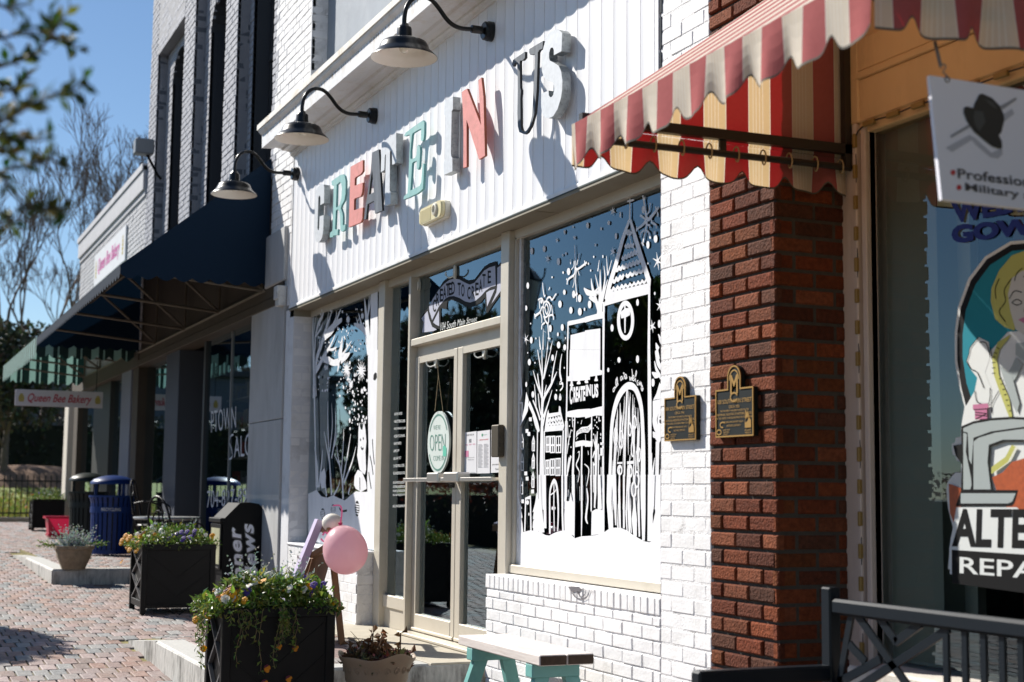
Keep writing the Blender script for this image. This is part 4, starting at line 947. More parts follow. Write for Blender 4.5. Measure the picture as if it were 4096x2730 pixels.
decl(D, 'outlines', INK, c8, [[(2040, -400), (2080, -460), (2140, -450)], [(2060, -370), (2100, -395), (2140, -370), (2100, -350), (2060, -370)], [(2220, -450), (2280, -470), (2350, -430)], [(2230, -380), (2280, -400), (2330, -375), (2280, -355), (2230, -380)], [(2170, -360), (2160, -300), (2190, -285)], [(2060, -560), (2000, -470), (2010, -380), (1960, -300), (2010, -220)], [(2140, -640), (2100, -600), (2080, -540)], [(2200, -640), (2180, -600), (2150, -570)], [(1960, -560), (1930, -480), (1935, -400)], [(1705, 90), (1725, 30), (1735, -20), (1800, -100)], [(1705, 90), (1740, 150), (1790, 180), (1840, 300)], [(1770, 320), (1790, 410), (1880, 420), (1890, 300)], [(1900, 500), (1905, 420), (1960, 320)], [(2050, 500), (1990, 300), (1920, 120), (1890, -20)], [(1890, 60), (1860, -50), (1810, -60)]], .0035)
dec(D, 'tape_measure', YELV, c8, [[(1905, 60), (1950, -60), (2050, -120), (2030, -80), (1965, 0), (1945, 80), (1960, 200), (2040, 380), (2065, 530), (2040, 530), (1990, 400), (1920, 200)]])
decl(D, 'tape_ticks', INK, c8, [[(1908+k*13 if k > 3 else 1905, 60+k*42), (1935+k*12 if k > 3 else 1930, 56+k*42)] for k in range(11)]+[[(1920, 20), (1945, 30)], [(1940, -20), (1965, -5)]], .003)
dec(D, 'scarf', GRYV, c8, [[(2090, -50), (2180, -60), (2200, 60), (2160, 90), (2090, 40)], [(2060, 130), (2090, 60), (2150, 110), (2080, 240), (1995, 240)]])
dec(D, 'cheek_sleeve', GRYV, c8, [[(1960, 120), (2060, 200), (2120, 420), (2100, 500), (2060, 420)]])
# sewing machine
dec(D, 'skirt', ORGV, c8, [[(1565, 1050), (1600, 1060), (1660, 1085), (1660, 1240), (1620, 1400), (1575, 1280)], [(1905, 1000), (1990, 960), (2060, 880), (2160, 850), (2300, 900), (2300, 1500), (2100, 1500), (2060, 1300), (1940, 1100)]])
dec(D, 'machine_outline', INK, c8, [[(1665, 600), (1760, 560), (1900, 535), (2060, 525), (2400, 540), (2400, 760), (2160, 720), (2000, 720), (1890, 760), (1880, 900), (1905, 1100), (2110, 1100), (2080, 1200), (2060, 1225), (1620, 1225), (1660, 1110), (1670, 900), (1620, 830), (1600, 750), (1665, 740)]])
dec(D, 'machine_body', GRYV, c8, [[(1680, 615), (1760, 580), (1900, 555), (2060, 545), (2400, 560), (2400, 620), (2150, 605), (1900, 640), (1760, 690), (1745, 900), (1725, 860), (1715, 650), (1680, 640)], [(1680, 650), (1708, 660), (1700, 800), (1740, 1000), (1745, 1060), (1735, 1095), (1680, 1095)], [(1760, 720), (1800, 690), (1930, 650), (2150, 620), (2400, 640), (2400, 740), (2160, 705), (1990, 705), (1880, 745), (1870, 880), (1895, 1095), (1760, 1095)], [(1660, 1125), (2090, 1125), (2065, 1190), (2030, 1205), (1660, 1205)]])
dec(D, 'presser_tape', YELV, c8, [[(2060, 745), (2010, 840), (1900, 920), (1900, 975), (2030, 880), (2090, 760)]])
dec(D, 'spool', PNKV, c8, [[(1755, 430), (1870, 420), (1878, 445), (1865, 470), (1868, 540), (1772, 548), (1770, 480), (1755, 465)]])
decl(D, 'thread', INK, c8, [[(1770, 490), (1865, 500)], [(1772, 510), (1866, 520)], [(1775, 545), (1862, 500)], [(1760, 470), (1868, 462)]], .003)
dec(D, 'text_panel', WHT, c8, [[(1625, 1235), (2100, 1235), (2125, 1260), (2160, 1330), (2700, 1330), (2700, 1760), (1575, 1760), (1570, 1560)]])
dec(D, 'lower_panel', INK, c8, [[(1590, 1568), (2700, 1640), (2700, 1980), (1590, 1830)]])
layer[0] += 1
b = MB(); text_quad(b, 'ALTERATIONS', cY(c8, [(1600, 1245), (3500, 1245), (3500, 1600), (1590, 1545)], YD-.0006*layer[0]), bold=.035); b.build('lettering', INK, D)
c9 = (2696, 1930, 1400/2353)
b = MB(); text_quad(b, 'REPAIRS', cY(c9, [(1920, 500), (2790, 560), (2790, 680), (1920, 612)], YD-.0006*layer[0]), bold=.012); b.build('lettering', WHT, D)
b = MB(); text_quad(b, 'WEDDING', cY(c7, [(1575, 205), (2700, 90), (2700, 190), (1600, 385)], YD-.001), bold=.05); text_quad(b, 'GOWNS', cY(c7, [(1583, 395), (2560, 300), (2560, 420), (1590, 545)], YD-.001), bold=.06); b.build('window_lettering', BLUV, PANE_A)
# bunting lights round the frame
t = thing('string_lights', 'string of little amber bulbs stapled around the tailor window', 'string lights', (-4.72, .3, 1.5))
b = MB(); AMB = mat('amber_plastic', (.26, .17, .05), .4); WIRE = mat('dark_wire', (.02, .02, .02), .6)
yw = FY-.008; xw = onY(3435, 1500, yw)[0]
b.tube([(xw+.004*math.sin(k*1.3), yw, .4+k*.08) for k in range(28)]+[(xw+.02, yw, 2.585), (xw+.06, yw, 2.60)]+[(xw+.06+k*.08, yw, 2.602+.003*math.sin(k*2)) for k in range(1, 24)], .0035, 6); b.build('wire', WIRE, t)
for k in range(17):
    z = .47+k*.128
    if z < 2.56: b = MB(); b.bbox(xw-.008, xw+.008, yw-.012, yw+.006, z, z+.058, .003); b.build('bulb_clip', AMB, t)
for k in range(12):
    x = xw+.06+k*.15; b = MB(); b.bbox(x, x+.07, yw-.012, yw+.006, 2.590, 2.612, .003); b.build('bulb_clip', AMB, t)
# ================================================================ WHITE PAINTING ON THE SHOP WINDOWS
PAINT = mat('white_window_paint', (.78, .78, .80), .6, var=.08, vscale=14, bump=.0008, bscale=60, streak=(1, 1, .3))
K = .001435                                                 # metres per crop pixel (approx) for widths on the big window
YP = .180
A = (2050, 760, 310/760); B_ = (2340, 760, 310/760); Cc = (2050, 1400, 310/760); Dd = (2340, 1400, 310/760); Ee = (2050, 1900, 600/1960)
b = MB(); lay = [0]
def S(c, pts, w, sm=True, m=0):
    lay[0] += 1; y = YP-.00002*lay[0]; P = cY(c, pts, y)
    if sm and len(P) > 2: P = spline(P, 5)
    sc = c[2]/A[2]*K
    if hasattr(w, '__len__'): ww = list(np.interp(np.linspace(0, 1, len(P)), np.linspace(0, 1, len(w)), w)); ww = [q*sc for q in ww]
    else: ww = w*sc
    ribbon(b, P, ww, m=m)
def F(c, pts, m=0, holes=()):
    lay[0] += 1; y = YP-.00002*lay[0]; b.flat(cY(c, pts, y), [cY(c, h, y) for h in holes], m)
def DOT(c, x, y, rx, ry): F(c, [(x+rx*math.cos(a), y+ry*math.sin(a)) for a in [k*math.pi/7 for k in range(14)]])
def STAR(c, x, y, r, n=6, w=7):
    for k in range(n//2):
        a = math.pi*k/(n//2)+.3; S(c, [(x-r*.55*math.cos(a), y-r*math.sin(a)), (x, y), (x+r*.55*math.cos(a), y+r*math.sin(a))], [1, w, 1], False)
# --- sky dots
for x, y, rx, ry in ((188, 600, 14, 34), (310, 580, 14, 32), (450, 705, 16, 36), (523, 627, 8, 14), (492, 642, 7, 13), (550, 802, 17, 36), (496, 812, 8, 13), (388, 858, 7, 10), (150, 940, 13, 32), (508, 1005, 13, 26), (600, 1025, 16, 38), (658, 1065, 17, 38), (465, 1122, 17, 36), (572, 1182, 17, 34), (660, 1196, 19, 38), (133, 1160, 12, 26), (706, 1172, 7, 17), (752, 1125, 12, 38), (370, 1360, 15, 36), (488, 1350, 15, 34), (445, 1418, 9, 20), (184, 1475, 14, 33), (452, 1522, 17, 34), (512, 1545, 15, 30), (178, 1312, 5, 9), (229, 1458, 6, 10), (520, 1455, 5, 11), (735, 350, 13, 30), (510, 415, 9, 25), (592, 365, 6, 13), (283, 1092, 12, 26)): DOT(A, x, y, rx, ry)
for x, y, rx, ry in ((25, 350, 13, 30), (157, 383, 9, 16), (232, 325, 13, 22), (303, 455, 12, 32), (100, 542, 7, 16), (85, 658, 6, 12), (175, 655, 6, 16), (33, 725, 6, 12), (55, 792, 6, 12), (692, 480, 18, 40), (617, 540, 15, 38), (712, 240, 8, 30), (345, 245, 8, 30), (570, 195, 14, 38), (684, 1017, 7, 16), (45, 1125, 17, 38), (265, 1355, 15, 36), (515, 1105, 13, 34), (617, 722, 6, 10), (728, 1315, 14, 40)): DOT(B_, x, y, rx, ry)
for x, y, rx, ry in ((165, 122, 15, 32), (220, 128, 6, 9), (393, 78, 14, 32), (135, 340, 9, 26), (200, 438, 14, 32), (424, 463, 14, 32), (508, 177, 5, 10), (149, 30, 5, 8), (363, 253, 4, 7), (432, 397, 5, 9), (364, 412, 4, 7)): DOT(Cc, x, y, rx, ry)
for x, y, rx, ry in ((333, 100, 15, 28), (515, 92, 15, 38), (228, 198, 10, 22), (666, 322, 17, 40)): DOT(Dd, x, y, rx, ry)
for x, y, r in ((345, 675, 48), (435, 495, 26), (608, 470, 26), (130, 1465, 60)): STAR(A, x, y, r)
for x, y, r in ((272, 210, 50), (272, 605, 46), (712, 700, 90), (660, 1340, 65), (735, 1135, 70)): STAR(B_, x, y, r, 6, 9)
# --- snowflakes
def FLAKE(c, pts):
    for p, w in pts: S(c, p, w)
FLAKE(A, [([(608, 540), (612, 650), (614, 760)], [4, 7, 6]), ([(614, 760), (635, 780), (700, 735), (728, 712)], 9), ([(614, 760), (605, 830), (545, 880), (535, 930)], 9), ([(627, 780), (618, 880), (625, 1000), (630, 1100)], [8, 6, 8, 5]), ([(535, 880), (528, 875)], 8), ([(655, 625), (640, 690), (630, 740)], 6), ([(600, 830), (605, 900), (590, 960)], 5), ([(565, 680), (570, 730)], 6), ([(640, 790), (655, 840)], 4), ([(705, 695), (715, 745)], 6), ([(615, 1040), (628, 1015), (636, 1030)], 8), ([(575, 785), (600, 750), (602, 700)], 4)])
FLAKE(A, [([(330, 1095), (345, 1060), (370, 1055), (388, 1080), (420, 1030), (430, 1025)], 8), ([(295, 910), (300, 980), (312, 1045), (322, 1030)], [4, 8, 7, 4]), ([(355, 985), (366, 955)], 6), ([(250, 1080), (285, 1065), (300, 1090), (305, 1130)], 7), ([(262, 1085), (268, 1165)], 7), ([(215, 1240), (265, 1205), (290, 1150), (318, 1160)], [12, 10, 8, 6]), ([(215, 1215), (222, 1265)], 7), ([(270, 1195), (285, 1250), (286, 1305)], 7), ([(305, 1235), (325, 1290), (350, 1310), (358, 1240), (395, 1230), (402, 1275)], 8), ([(345, 1300), (352, 1400), (358, 1480)], [9, 8, 5]), ([(285, 1370), (290, 1325), (318, 1305)], 8), ([(345, 1455), (372, 1460)], 6), ([(382, 1130), (396, 1230)], 6), ([(300, 1140), (315, 1100), (345, 1100), (365, 1130), (370, 1180), (350, 1230), (320, 1250), (302, 1200), (300, 1140)], 8), ([(318, 1150), (330, 1120), (345, 1140), (350, 1180), (338, 1220), (322, 1190), (318, 1150)], 7)])
FLAKE(B_, [([(565, 55), (580, 130), (595, 240), (600, 270)], [8, 10, 12, 12]), ([(590, 70), (580, 110)], 7), ([(600, 270), (625, 290), (690, 215), (722, 170)], [12, 14, 12, 10]), ([(640, 130), (625, 215), (605, 240)], 7), ([(540, 250), (575, 275), (600, 300)], 8), ([(600, 300), (565, 345), (500, 395)], [16, 10, 7]), ([(603, 310), (600, 360), (575, 480), (562, 550)], [20, 10, 8, 5]), ([(610, 345), (635, 350), (632, 375)], 8), ([(650, 285), (655, 320), (695, 345), (700, 380)], 8), ([(540, 470), (548, 425), (580, 395)], 7), ([(595, 395), (625, 420), (635, 465), (645, 470)], 8), ([(505, 360), (508, 410)], 6), ([(550, 520), (575, 545)], 7), ([(690, 165), (705, 205)], 7), ([(672, 430), (690, 415)], 12)])
# --- church tower
S(B_, [(442, 38), (440, 170), (438, 300)], [4, 8, 12], False); F(B_, [(408, 108), (470, 92), (485, 100), (470, 112), (415, 124)])
S(B_, [(432, 300), (370, 480), (300, 740), (235, 950), (205, 1080)], [14, 24, 28, 30, 26], False); S(B_, [(445, 300), (495, 480), (560, 690), (628, 900), (630, 945)], [14, 24, 26, 28, 16], False)
S(B_, [(420, 390), (450, 520), (520, 650), (580, 780)], 5, False)
for x0, x1, y0, y1, n, w in ((405, 455, 420, 430, 2, 14), (392, 478, 560, 545, 3, 13), (362, 515, 680, 610, 5, 14), (298, 540, 790, 705, 7, 14), (270, 380, 905, 850, 3, 15), (400, 570, 850, 795, 4, 13), (238, 400, 995, 945, 4, 13), (400, 600, 950, 900, 5, 10)):
    P = []
    for k in range(n*8+1):
        s = k/(n*8); P.append((x0+(x1-x0)*s, y0+(y1-y0)*s-20+26*abs(math.sin(math.pi*s*n))))
    S(B_, P, w, False)
    if y0 > 900:
        pass
F(B_, [(205, 1030), (245, 1005), (605, 920), (636, 945), (634, 1020), (430, 1070), (192, 1140)])
for x in (228, 272, 310, 350, 405, 450, 500, 548): pass
S(B_, [(184, 1100), (182, 1300), (180, 1568)], 16, False); S(Dd, [(180, 0), (178, 500), (176, 1568)], 15, False)
S(B_, [(630, 940), (628, 1250), (626, 1568)], [14, 15, 18], False); S(Dd, [(626, 0), (634, 500), (636, 1000), (638, 1568)], [18, 26, 22, 22], False)
F(B_, ell(398, 1282, 84, 196), holes=[ell(398, 1282, 54, 146)])
S(B_, [(391, 1140), (392, 1270), (392, 1402)], [10, 12, 8], False); S(B_, [(352, 1232), (395, 1208), (440, 1195)], [22, 34, 24])
# --- bare tree behind the shop
for p, w in (([(140, 1235), (150, 1100), (150, 950), (148, 780)], [44, 34, 16, 3]), ([(145, 1200), (105, 1080), (70, 950), (60, 870)], [30, 20, 14, 3]), ([(150, 1130), (180, 980), (195, 860), (185, 745)], [20, 14, 9, 3]), ([(160, 1120), (200, 960), (222, 880)], [18, 10, 3]), ([(115, 1010), (60, 1018), (0, 985)], [22, 22, 14]), ([(110, 1090), (50, 1060), (40, 1050)], [22, 12, 3]), ([(120, 1020), (135, 970), (100, 990)], [22, 14, 5]), ([(125, 800), (140, 690)], [8, 3]), ([(222, 840), (210, 650)], [8, 3]), ([(225, 830), (262, 690)], [8, 3]), ([(140, 1000), (100, 830)], [12, 3])): S(B_, p, w)
S(A, [(700, 965), (730, 1005), (758, 1012)], [6, 20, 22])
# --- middle shop
S(A, [(545, 1295), (540, 1568)], 11, False); S(A, [(548, 1310), (640, 1292), (760, 1262)], [18, 16, 20]); S(B_, [(0, 1275), (90, 1250), (190, 1225)], [22, 20, 26])
S(Cc, [(538, 0), (532, 500), (522, 1000), (512, 1560)], [10, 11, 14, 18], False); S(Cc, [(520, 700), (508, 1100), (505, 1560)], 8, False)
F(A, [(570, 1425), (760, 1378), (760, 1568), (566, 1568)]); F(B_, [(0, 1380), (150, 1360), (150, 1568), (0, 1568)]); F(Cc, [(562, 0), (760, 0), (760, 262), (640, 258), (556, 260)]); F(Dd, [(0, 0), (150, 0), (148, 195), (170, 205), (166, 245), (60, 262), (0, 268)])
S(Cc, [(540, 285), (640, 272), (760, 265)], [18, 26, 22])
for c, x, y, w_ in ((Cc, 580, 330, 24), (Cc, 650, 310, 24), (Cc, 728, 300, 20), (Dd, 14, 295, 22), (Dd, 110, 280, 22)): F(c, [(x-w_*.25, y-45), (x+w_*.25, y-45), (x+w_*.45, y), (x+w_*.8, y+22), (x+w_*.4, y+28), (x-w_*.7, y+28), (x-w_*.85, y+18), (x-w_*.45, y)])
def TX(c, s, q, bold=.04, m=0, shear=0):
    lay[0] += 1; text_quad(b, s, cY(c, q, YP-.00002*lay[0]), m, shear, bold)
F1 = (2000, 1400, 1100/2156)
TX(F1, 'C', [(546, 285), (570, 278), (568, 425), (546, 434)], .05); TX(F1, 'REATE', [(576, 292), (668, 282), (668, 398), (576, 414)], .05); TX(F1, 'IN', [(672, 275), (712, 270), (712, 360), (672, 365)], .05); TX(F1, 'US', [(718, 272), (770, 265), (770, 372), (718, 382)], .05)
S(Cc, [(535, 632), (640, 625), (760, 615)], [20, 30, 28]); S(Dd, [(0, 635), (100, 608), (175, 600)], [30, 28, 36])
S(Cc, [(612, 640), (602, 900), (592, 1200), (588, 1500)], [9, 12, 18, 12], False); S(Cc, [(585, 650), (592, 760)], 6); S(Dd, [(66, 640), (62, 1000), (60, 1568)], 9, False)
S(Cc, [(615, 930), (690, 915), (760, 925)], 20); S(Dd, [(0, 925), (75, 922)], 20, False)
F(F1, [(595, 690), (600, 640), (640, 606), (690, 600), (715, 575), (715, 620), (690, 650), (650, 648), (615, 662)])
TX(F1, 'CREATED TO CREATE', [(604, 630), (700, 606), (702, 636), (606, 654)], .0, 1)
S(Cc, [(680, 940), (676, 1200), (678, 1568)], 12, False)
for p in ([(640, 1010), (655, 1000), (650, 1060), (625, 1130), (655, 1200), (640, 1300)], [(740, 990), (745, 1030)], [(705, 1120), (745, 1160), (745, 1230), (725, 1340)], [(660, 1340), (662, 1480)], [(695, 1330), (690, 1480)], [(725, 1360), (735, 1450), (740, 1568)], [(680, 690), (672, 730)], [(640, 860), (625, 880)], [(715, 830), (718, 890)], [(640, 705), (642, 720)]): S(Cc, p, [3, 8, 4])
for p, w in (([(560, 1060), (540, 1180), (535, 1400)], [16, 10, 6]), ([(575, 780), (550, 900), (535, 1020)], [3, 8, 4]), ([(545, 1200), (560, 1100), (572, 1040)], [5, 10, 14]), ([(548, 1370), (540, 1440)], [4, 10]), ([(538, 700), (545, 860)], [4, 7])): S(Cc, p, w)
F(Cc, [(512, 1500), (560, 1480), (572, 1400), (578, 1480), (600, 1500), (600, 1568), (510, 1568)])
for x, y in ((562, 687), (600, 690), (558, 748), (583, 792), (565, 852), (551, 925), (574, 955)): DOT(Cc, x, y, 5, 8)
for x, y, ry in ((115, 658, 14), (137, 680, 28), (95, 690, 7), (148, 695, 8), (115, 712, 8), (100, 742, 8), (130, 772, 8), (80, 770, 6), (118, 758, 7), (83, 830, 9), (155, 830, 14), (152, 865, 7), (78, 885, 10)): DOT(Dd, x, y, 5, ry)
for p, w in (([(122, 800), (115, 900), (108, 1010), (105, 1200), (100, 1400), (95, 1550)], [4, 12, 22, 16, 16, 14]), ([(85, 890), (105, 960)], [4, 12]), ([(98, 830), (105, 960)], [5, 12]), ([(130, 920), (112, 1010)], [4, 10]), ([(75, 1060), (90, 1010), (100, 1000)], [6, 10, 6]), ([(80, 1100), (82, 1400)], [8, 5]), ([(82, 1130), (95, 1120)], 8), ([(150, 920), (175, 922)], 9), ([(132, 925), (130, 1300), (132, 1440)], 9), ([(150, 1000), (175, 1000)], 28), ([(158, 1150), (160, 1400)], 6), ([(143, 1025), (143, 1080)], 5), ([(168, 1360), (165, 1440)], 5)): S(Dd, p, w, len(p) > 2)
F(Dd, [(130, 1440), (158, 1438), (158, 1568), (130, 1568)])
# --- arched door
arch_pts = [(244, 1568), (244, 1300), (252, 1000), (262, 760), (285, 600), (325, 470), (380, 385), (435, 352), (490, 380), (530, 470), (555, 600), (566, 800), (570, 1000), (568, 1300), (566, 1568)]
S(Dd, arch_pts, [22, 24, 20, 24, 28, 30, 28, 26, 24, 26, 24, 24, 30, 34, 30])
S(Dd, [(414, 370), (400, 700), (392, 1000), (378, 1568)], [13, 12, 10, 14], False)
rnd = random.Random(12)
for x in (300, 322, 345, 362, 388, 430, 446, 468, 482, 500, 520, 535):
    for _ in range(2):
        top = 380+abs(x-425)**1.65*.075+rnd.uniform(20, 260); l = rnd.uniform(250, 620); S(Dd, [(x+rnd.uniform(-4, 4), top), (x-rnd.uniform(-4, 18), top+l/2), (x-rnd.uniform(0, 26), top+l)], [2, rnd.uniform(5, 11), 2])
for x in (275, 292, 340, 420, 440, 480, 500, 528):
    top = rnd.uniform(900, 1150); S(Dd, [(x, top), (x-4, top+250), (x-2, 1568)], [3, rnd.uniform(8, 18), 8])
for cx, cy, rx, ry in ((300, 850, 18, 85), (355, 880, 20, 85), (440, 780, 14, 62), (488, 710, 17, 60), (470, 970, 16, 76), (530, 1030, 13, 65), (475, 1370, 20, 70), (508, 1290, 18, 62)): S(Dd, ell(cx, cy, rx, ry, n=14), 7, False)
for cx, cy, rx, ry in ((341, 1180, 26, 52), (440, 1190, 28, 68)): F(Dd, ell(cx, cy, rx, ry), holes=[ell(cx+2, cy+2, rx*.48, ry*.5)])
F(Dd, [(315, 1103), (366, 1100), (366, 1118), (315, 1120)]); F(Dd, [(412, 1095), (476, 1088), (478, 1118), (414, 1122)])
# cursive greeting
for p in ([(290, 370), (278, 380), (275, 405), (282, 410), (292, 385), (292, 362), (300, 375)], [(302, 375), (312, 330), (306, 285), (300, 320), (306, 360)], [(306, 360), (318, 345), (320, 305), (314, 270), (311, 310), (320, 350), (326, 330)], [(362, 258), (348, 275), (352, 300), (362, 285), (364, 262), (372, 295)], [(374, 232), (384, 230), (382, 285)], [(386, 275), (408, 262), (398, 240), (388, 270), (400, 285), (414, 270)], [(436, 260), (442, 300), (452, 270), (462, 300), (464, 230), (458, 190)], [(468, 285), (482, 270), (474, 250), (466, 285), (478, 305), (490, 285)], [(490, 285), (506, 230), (502, 205), (494, 260), (498, 315)], [(522, 300), (512, 310), (512, 340), (524, 345)], [(526, 318), (534, 345), (536, 322)], [(536, 345), (540, 310), (546, 350), (552, 318), (556, 365)], [(552, 385), (566, 380), (560, 350), (550, 380), (562, 402), (572, 375)]): S(Dd, p, 4.2)
# --- clock post at the right edge
F(Dd, [(732, 320), (745, 345), (748, 480), (668, 492), (700, 430)]); F(Dd, [(664, 500), (748, 482), (748, 540), (700, 575), (676, 660), (664, 650)])
S(Dd, [(748, 575), (712, 590), (686, 660), (686, 720), (706, 775), (748, 790)], 30); S(Dd, [(748, 625), (725, 650), (722, 720), (748, 750)], 12); S(Dd, [(728, 630), (728, 672), (745, 676)], 6)
F(Dd, [(664, 800), (748, 830), (748, 880), (720, 930), (690, 870), (666, 858)]); S(Dd, [(712, 900), (706, 1200), (700, 1568)], 24, False)
for p, w in (([(690, 10), (715, 120), (745, 185)], [6, 22, 14]), ([(700, 0), (730, 90)], [22, 6]), ([(682, 110), (700, 190), (745, 275)], [4, 14, 14]), ([(655, 222), (690, 250), (725, 262)], [3, 22, 6]), ([(655, 1010), (650, 1200), (648, 1560)], [3, 12, 14]), ([(684, 1060), (668, 1180), (660, 1300)], [3, 12, 8]), ([(745, 1150), (735, 1300)], [3, 12])): S(Dd, p, w)
S(B_, [(718, 1415), (740, 1470), (748, 1500)], [3, 16, 14]); S(B_, [(695, 1500), (705, 1540), (720, 1568)], [3, 18, 20]); S(B_, [(742, 1050), (738, 1100)], [3, 8])
# --- tall tree on the left
S(Cc, [(288, 0), (292, 300), (290, 700), (285, 1100), (282, 1568)], [6, 12, 22, 32, 40], False)
for p, w in (([(246, 0), (268, 140), (290, 260)], [5, 9, 10]), ([(340, 0), (322, 160), (300, 290)], [4, 9, 10]), ([(376, 0), (340, 140), (306, 280)], [4, 9, 11]), ([(436, 10), (402, 180), (380, 340)], [4, 10, 10]), ([(435, 215), (380, 340), (310, 470), (296, 560)], [4, 14, 16, 12]), ([(202, 205), (238, 330), (275, 430)], [4, 10, 12]), ([(245, 235), (258, 330), (285, 470)], [8, 10, 12]), ([(332, 345), (312, 440)], [5, 9]), ([(215, 340), (226, 480), (232, 560)], [4, 9, 5]), ([(200, 495), (240, 590), (272, 690)], [8, 11, 12]), ([(252, 430), (264, 560), (280, 640)], [6, 9, 10]), ([(388, 395), (345, 540), (302, 660)], [3, 9, 14]), ([(345, 540), (320, 640), (298, 740)], [5, 9, 14])): S(Cc, p, w)
for p, w in (([(262, 1440), (268, 1540)], [4, 8]), ([(300, 1380), (330, 1400)], [1, 1])): S(A, p, w)
for p in ([(302, 1360), (298, 1568)], [(262, 1440), (275, 1568)], [(348, 1480), (340, 1568)], [(392, 1480), (372, 1568)]): S(A, p, [2, 11], False)
# --- house behind the tree
F(Cc, [(335, 640), (350, 585), (358, 625), (452, 612), (456, 550), (470, 560), (476, 610), (508, 745), (495, 790), (312, 805), (320, 740)], holes=[[(348, 700), (352, 665), (470, 640), (485, 700), (490, 735), (335, 752)]])
for r_, y in ((0, 690), (1, 735)):
    P = []
    for k in range(41): s = k/40; P.append((342-8*r_+(140+14*r_)*s, y-18*s-14+24*abs(math.sin(math.pi*s*5))))
    S(Cc, P, 11, False)
for r_ in range(6): S(Cc, [(352+r_*23, 668-r_*5), (346+r_*25, 745-r_*3)], 6, False)
S(Cc, [(312, 800), (310, 1100), (304, 1568)], 10, False); S(Cc, [(498, 790), (490, 1100), (490, 1568)], 12, False)
for x0, x1, y0, y1 in ((330, 364, 850, 1003), (374, 412, 848, 1010), (428, 474, 848, 1010), (328, 360, 1082, 1228), (374, 410, 1072, 1230), (426, 466, 1066, 1234)):
    F(Cc, [(x0-6, y0-2), (x1+6, y0-6), (x1+4, y1+2), (x0-6, y1+4)], holes=[[(x0+5, y0+10), (x1-5, y0+8), (x1-6, y1-10), (x0+5, y1-8)]])
    mx = (x0+x1)/2; my = y0+(y1-y0)*.55; S(Cc, [(mx+1, y0), (mx, y1)], 8, False); S(Cc, [(x0, my), (x1, my-3)], 7, False)
for cx, y0, y1 in ((206, 840, 990), (205, 1008, 1160), (202, 1190, 1350)):
    S(Cc, [(cx-13, y1), (cx-12, y0+60), (cx, y0+8), (cx+10, y0+60), (cx+9, y1), (cx-13, y1-4)], 8, False); S(Cc, [(cx, y0+10), (cx-1, y1)], 6, False); S(Cc, [(cx-12, y0+80), (cx+10, y0+78)], 6, False)
for cx, y0, y1 in ((95, 820, 975), (96, 1015, 1185), (90, 1245, 1415)):
    S(Cc, [(cx-12, y1), (cx-12, y0+60), (cx, y0+5), (cx+10, y0+60), (cx+10, y1), (cx-12, y1-6)], 6, False); S(Cc, [(cx-12, y0+85), (cx+10, y0+83)], 6, False)
for x, y in ((175, 682), (142, 797), (160, 826), (130, 1213), (143, 1264), (197, 1390), (98, 1486)): F(Cc, [(x-14, y-18), (x+13, y-20), (x+14, y+19), (x-13, y+18)])
F(Cc, [(135, 412), (158, 490), (150, 600), (135, 632), (100, 700), (68, 760), (95, 660), (118, 560)])
S(Cc, [(160, 520), (195, 600), (235, 700), (262, 800)], [22, 20, 18, 12]); S(Cc, [(200, 640), (215, 690), (225, 730), (240, 770), (262, 795)], 14)
S(Cc, [(245, 780), (242, 1100), (248, 1460)], 9, False); S(Cc, [(78, 120), (80, 300), (88, 420), (75, 495)], [6, 16, 14, 5]); S(Cc, [(62, 525), (95, 520), (92, 660)], 9, False)
for p in ([(484, 40), (470, 130), (465, 230), (478, 300), (462, 330), (490, 330), (490, 370), (465, 400)], [(468, 430), (462, 480), (474, 480), (470, 440)]): S(Cc, p, [4, 10, 14, 8, 10, 8, 6])
# doors, firs and snow (lower crop)
F(Ee, [(165, 300), (240, 268), (250, 735), (232, 735), (228, 318), (178, 325), (168, 740), (152, 740)]); DOT(Ee, 195, 362, 20, 30); DOT(Ee, 215, 515, 8, 22)
for dx, sc in ((0, 1.), ):
    F(Ee, [(314, 230), (330, 300), (350, 340), (380, 480), (400, 740), (268, 740), (272, 700), (262, 690), (268, 610), (282, 580), (266, 585), (278, 480), (262, 490), (290, 390), (300, 340)])
F(Ee, [(80, 250), (100, 380), (125, 440), (112, 450), (130, 560), (116, 570), (130, 640), (140, 750), (70, 780), (62, 400)])
S(Ee, [(355, 0), (362, 400), (380, 760)], [26, 40, 70], False); S(Ee, [(420, 0), (425, 700)], [30, 34], False)
S(Ee, [(488, 770), (486, 500), (488, 250), (505, 150), (540, 80), (570, 120), (590, 250), (598, 500), (590, 740)], [18, 18, 16, 18, 22, 22, 20, 16, 12]); S(Ee, [(542, 90), (540, 400), (545, 740)], [10, 12, 10], False); S(Ee, [(497, 262), (550, 225), (568, 190)], 7)
DOT(Ee, 520, 438, 10, 24); DOT(Ee, 556, 436, 6, 18)
F(Ee, [(690, 340), (740, 350), (762, 225), (775, 320), (795, 365), (806, 500), (806, 800), (680, 730), (676, 520)], )
S(Ee, [(650, 0), (652, 500), (660, 730)], 20, False); S(Ee, [(795, 0), (805, 400), (806, 830)], [28, 18, 6], False); S(Ee, [(905, 0), (905, 500), (900, 800)], [18, 16, 8], False); S(Ee, [(700, 0), (695, 250), (690, 350)], [20, 26, 26])
S(Ee, [(970, 170), (985, 320), (960, 560), (985, 640)], [6, 14, 20, 5]); S(Ee, [(1022, 0), (1030, 300), (1028, 480)], 12, False)
F(Ee, [(1035, 480), (1090, 448), (1140, 450), (1185, 465), (1192, 770), (1028, 790)]); S(Ee, [(1080, 0), (1082, 250), (1072, 410)], [26, 22, 12], False); S(Ee, [(1135, 0), (1140, 450)], [20, 44], False); S(Ee, [(1188, 0), (1188, 770)], 20, False)
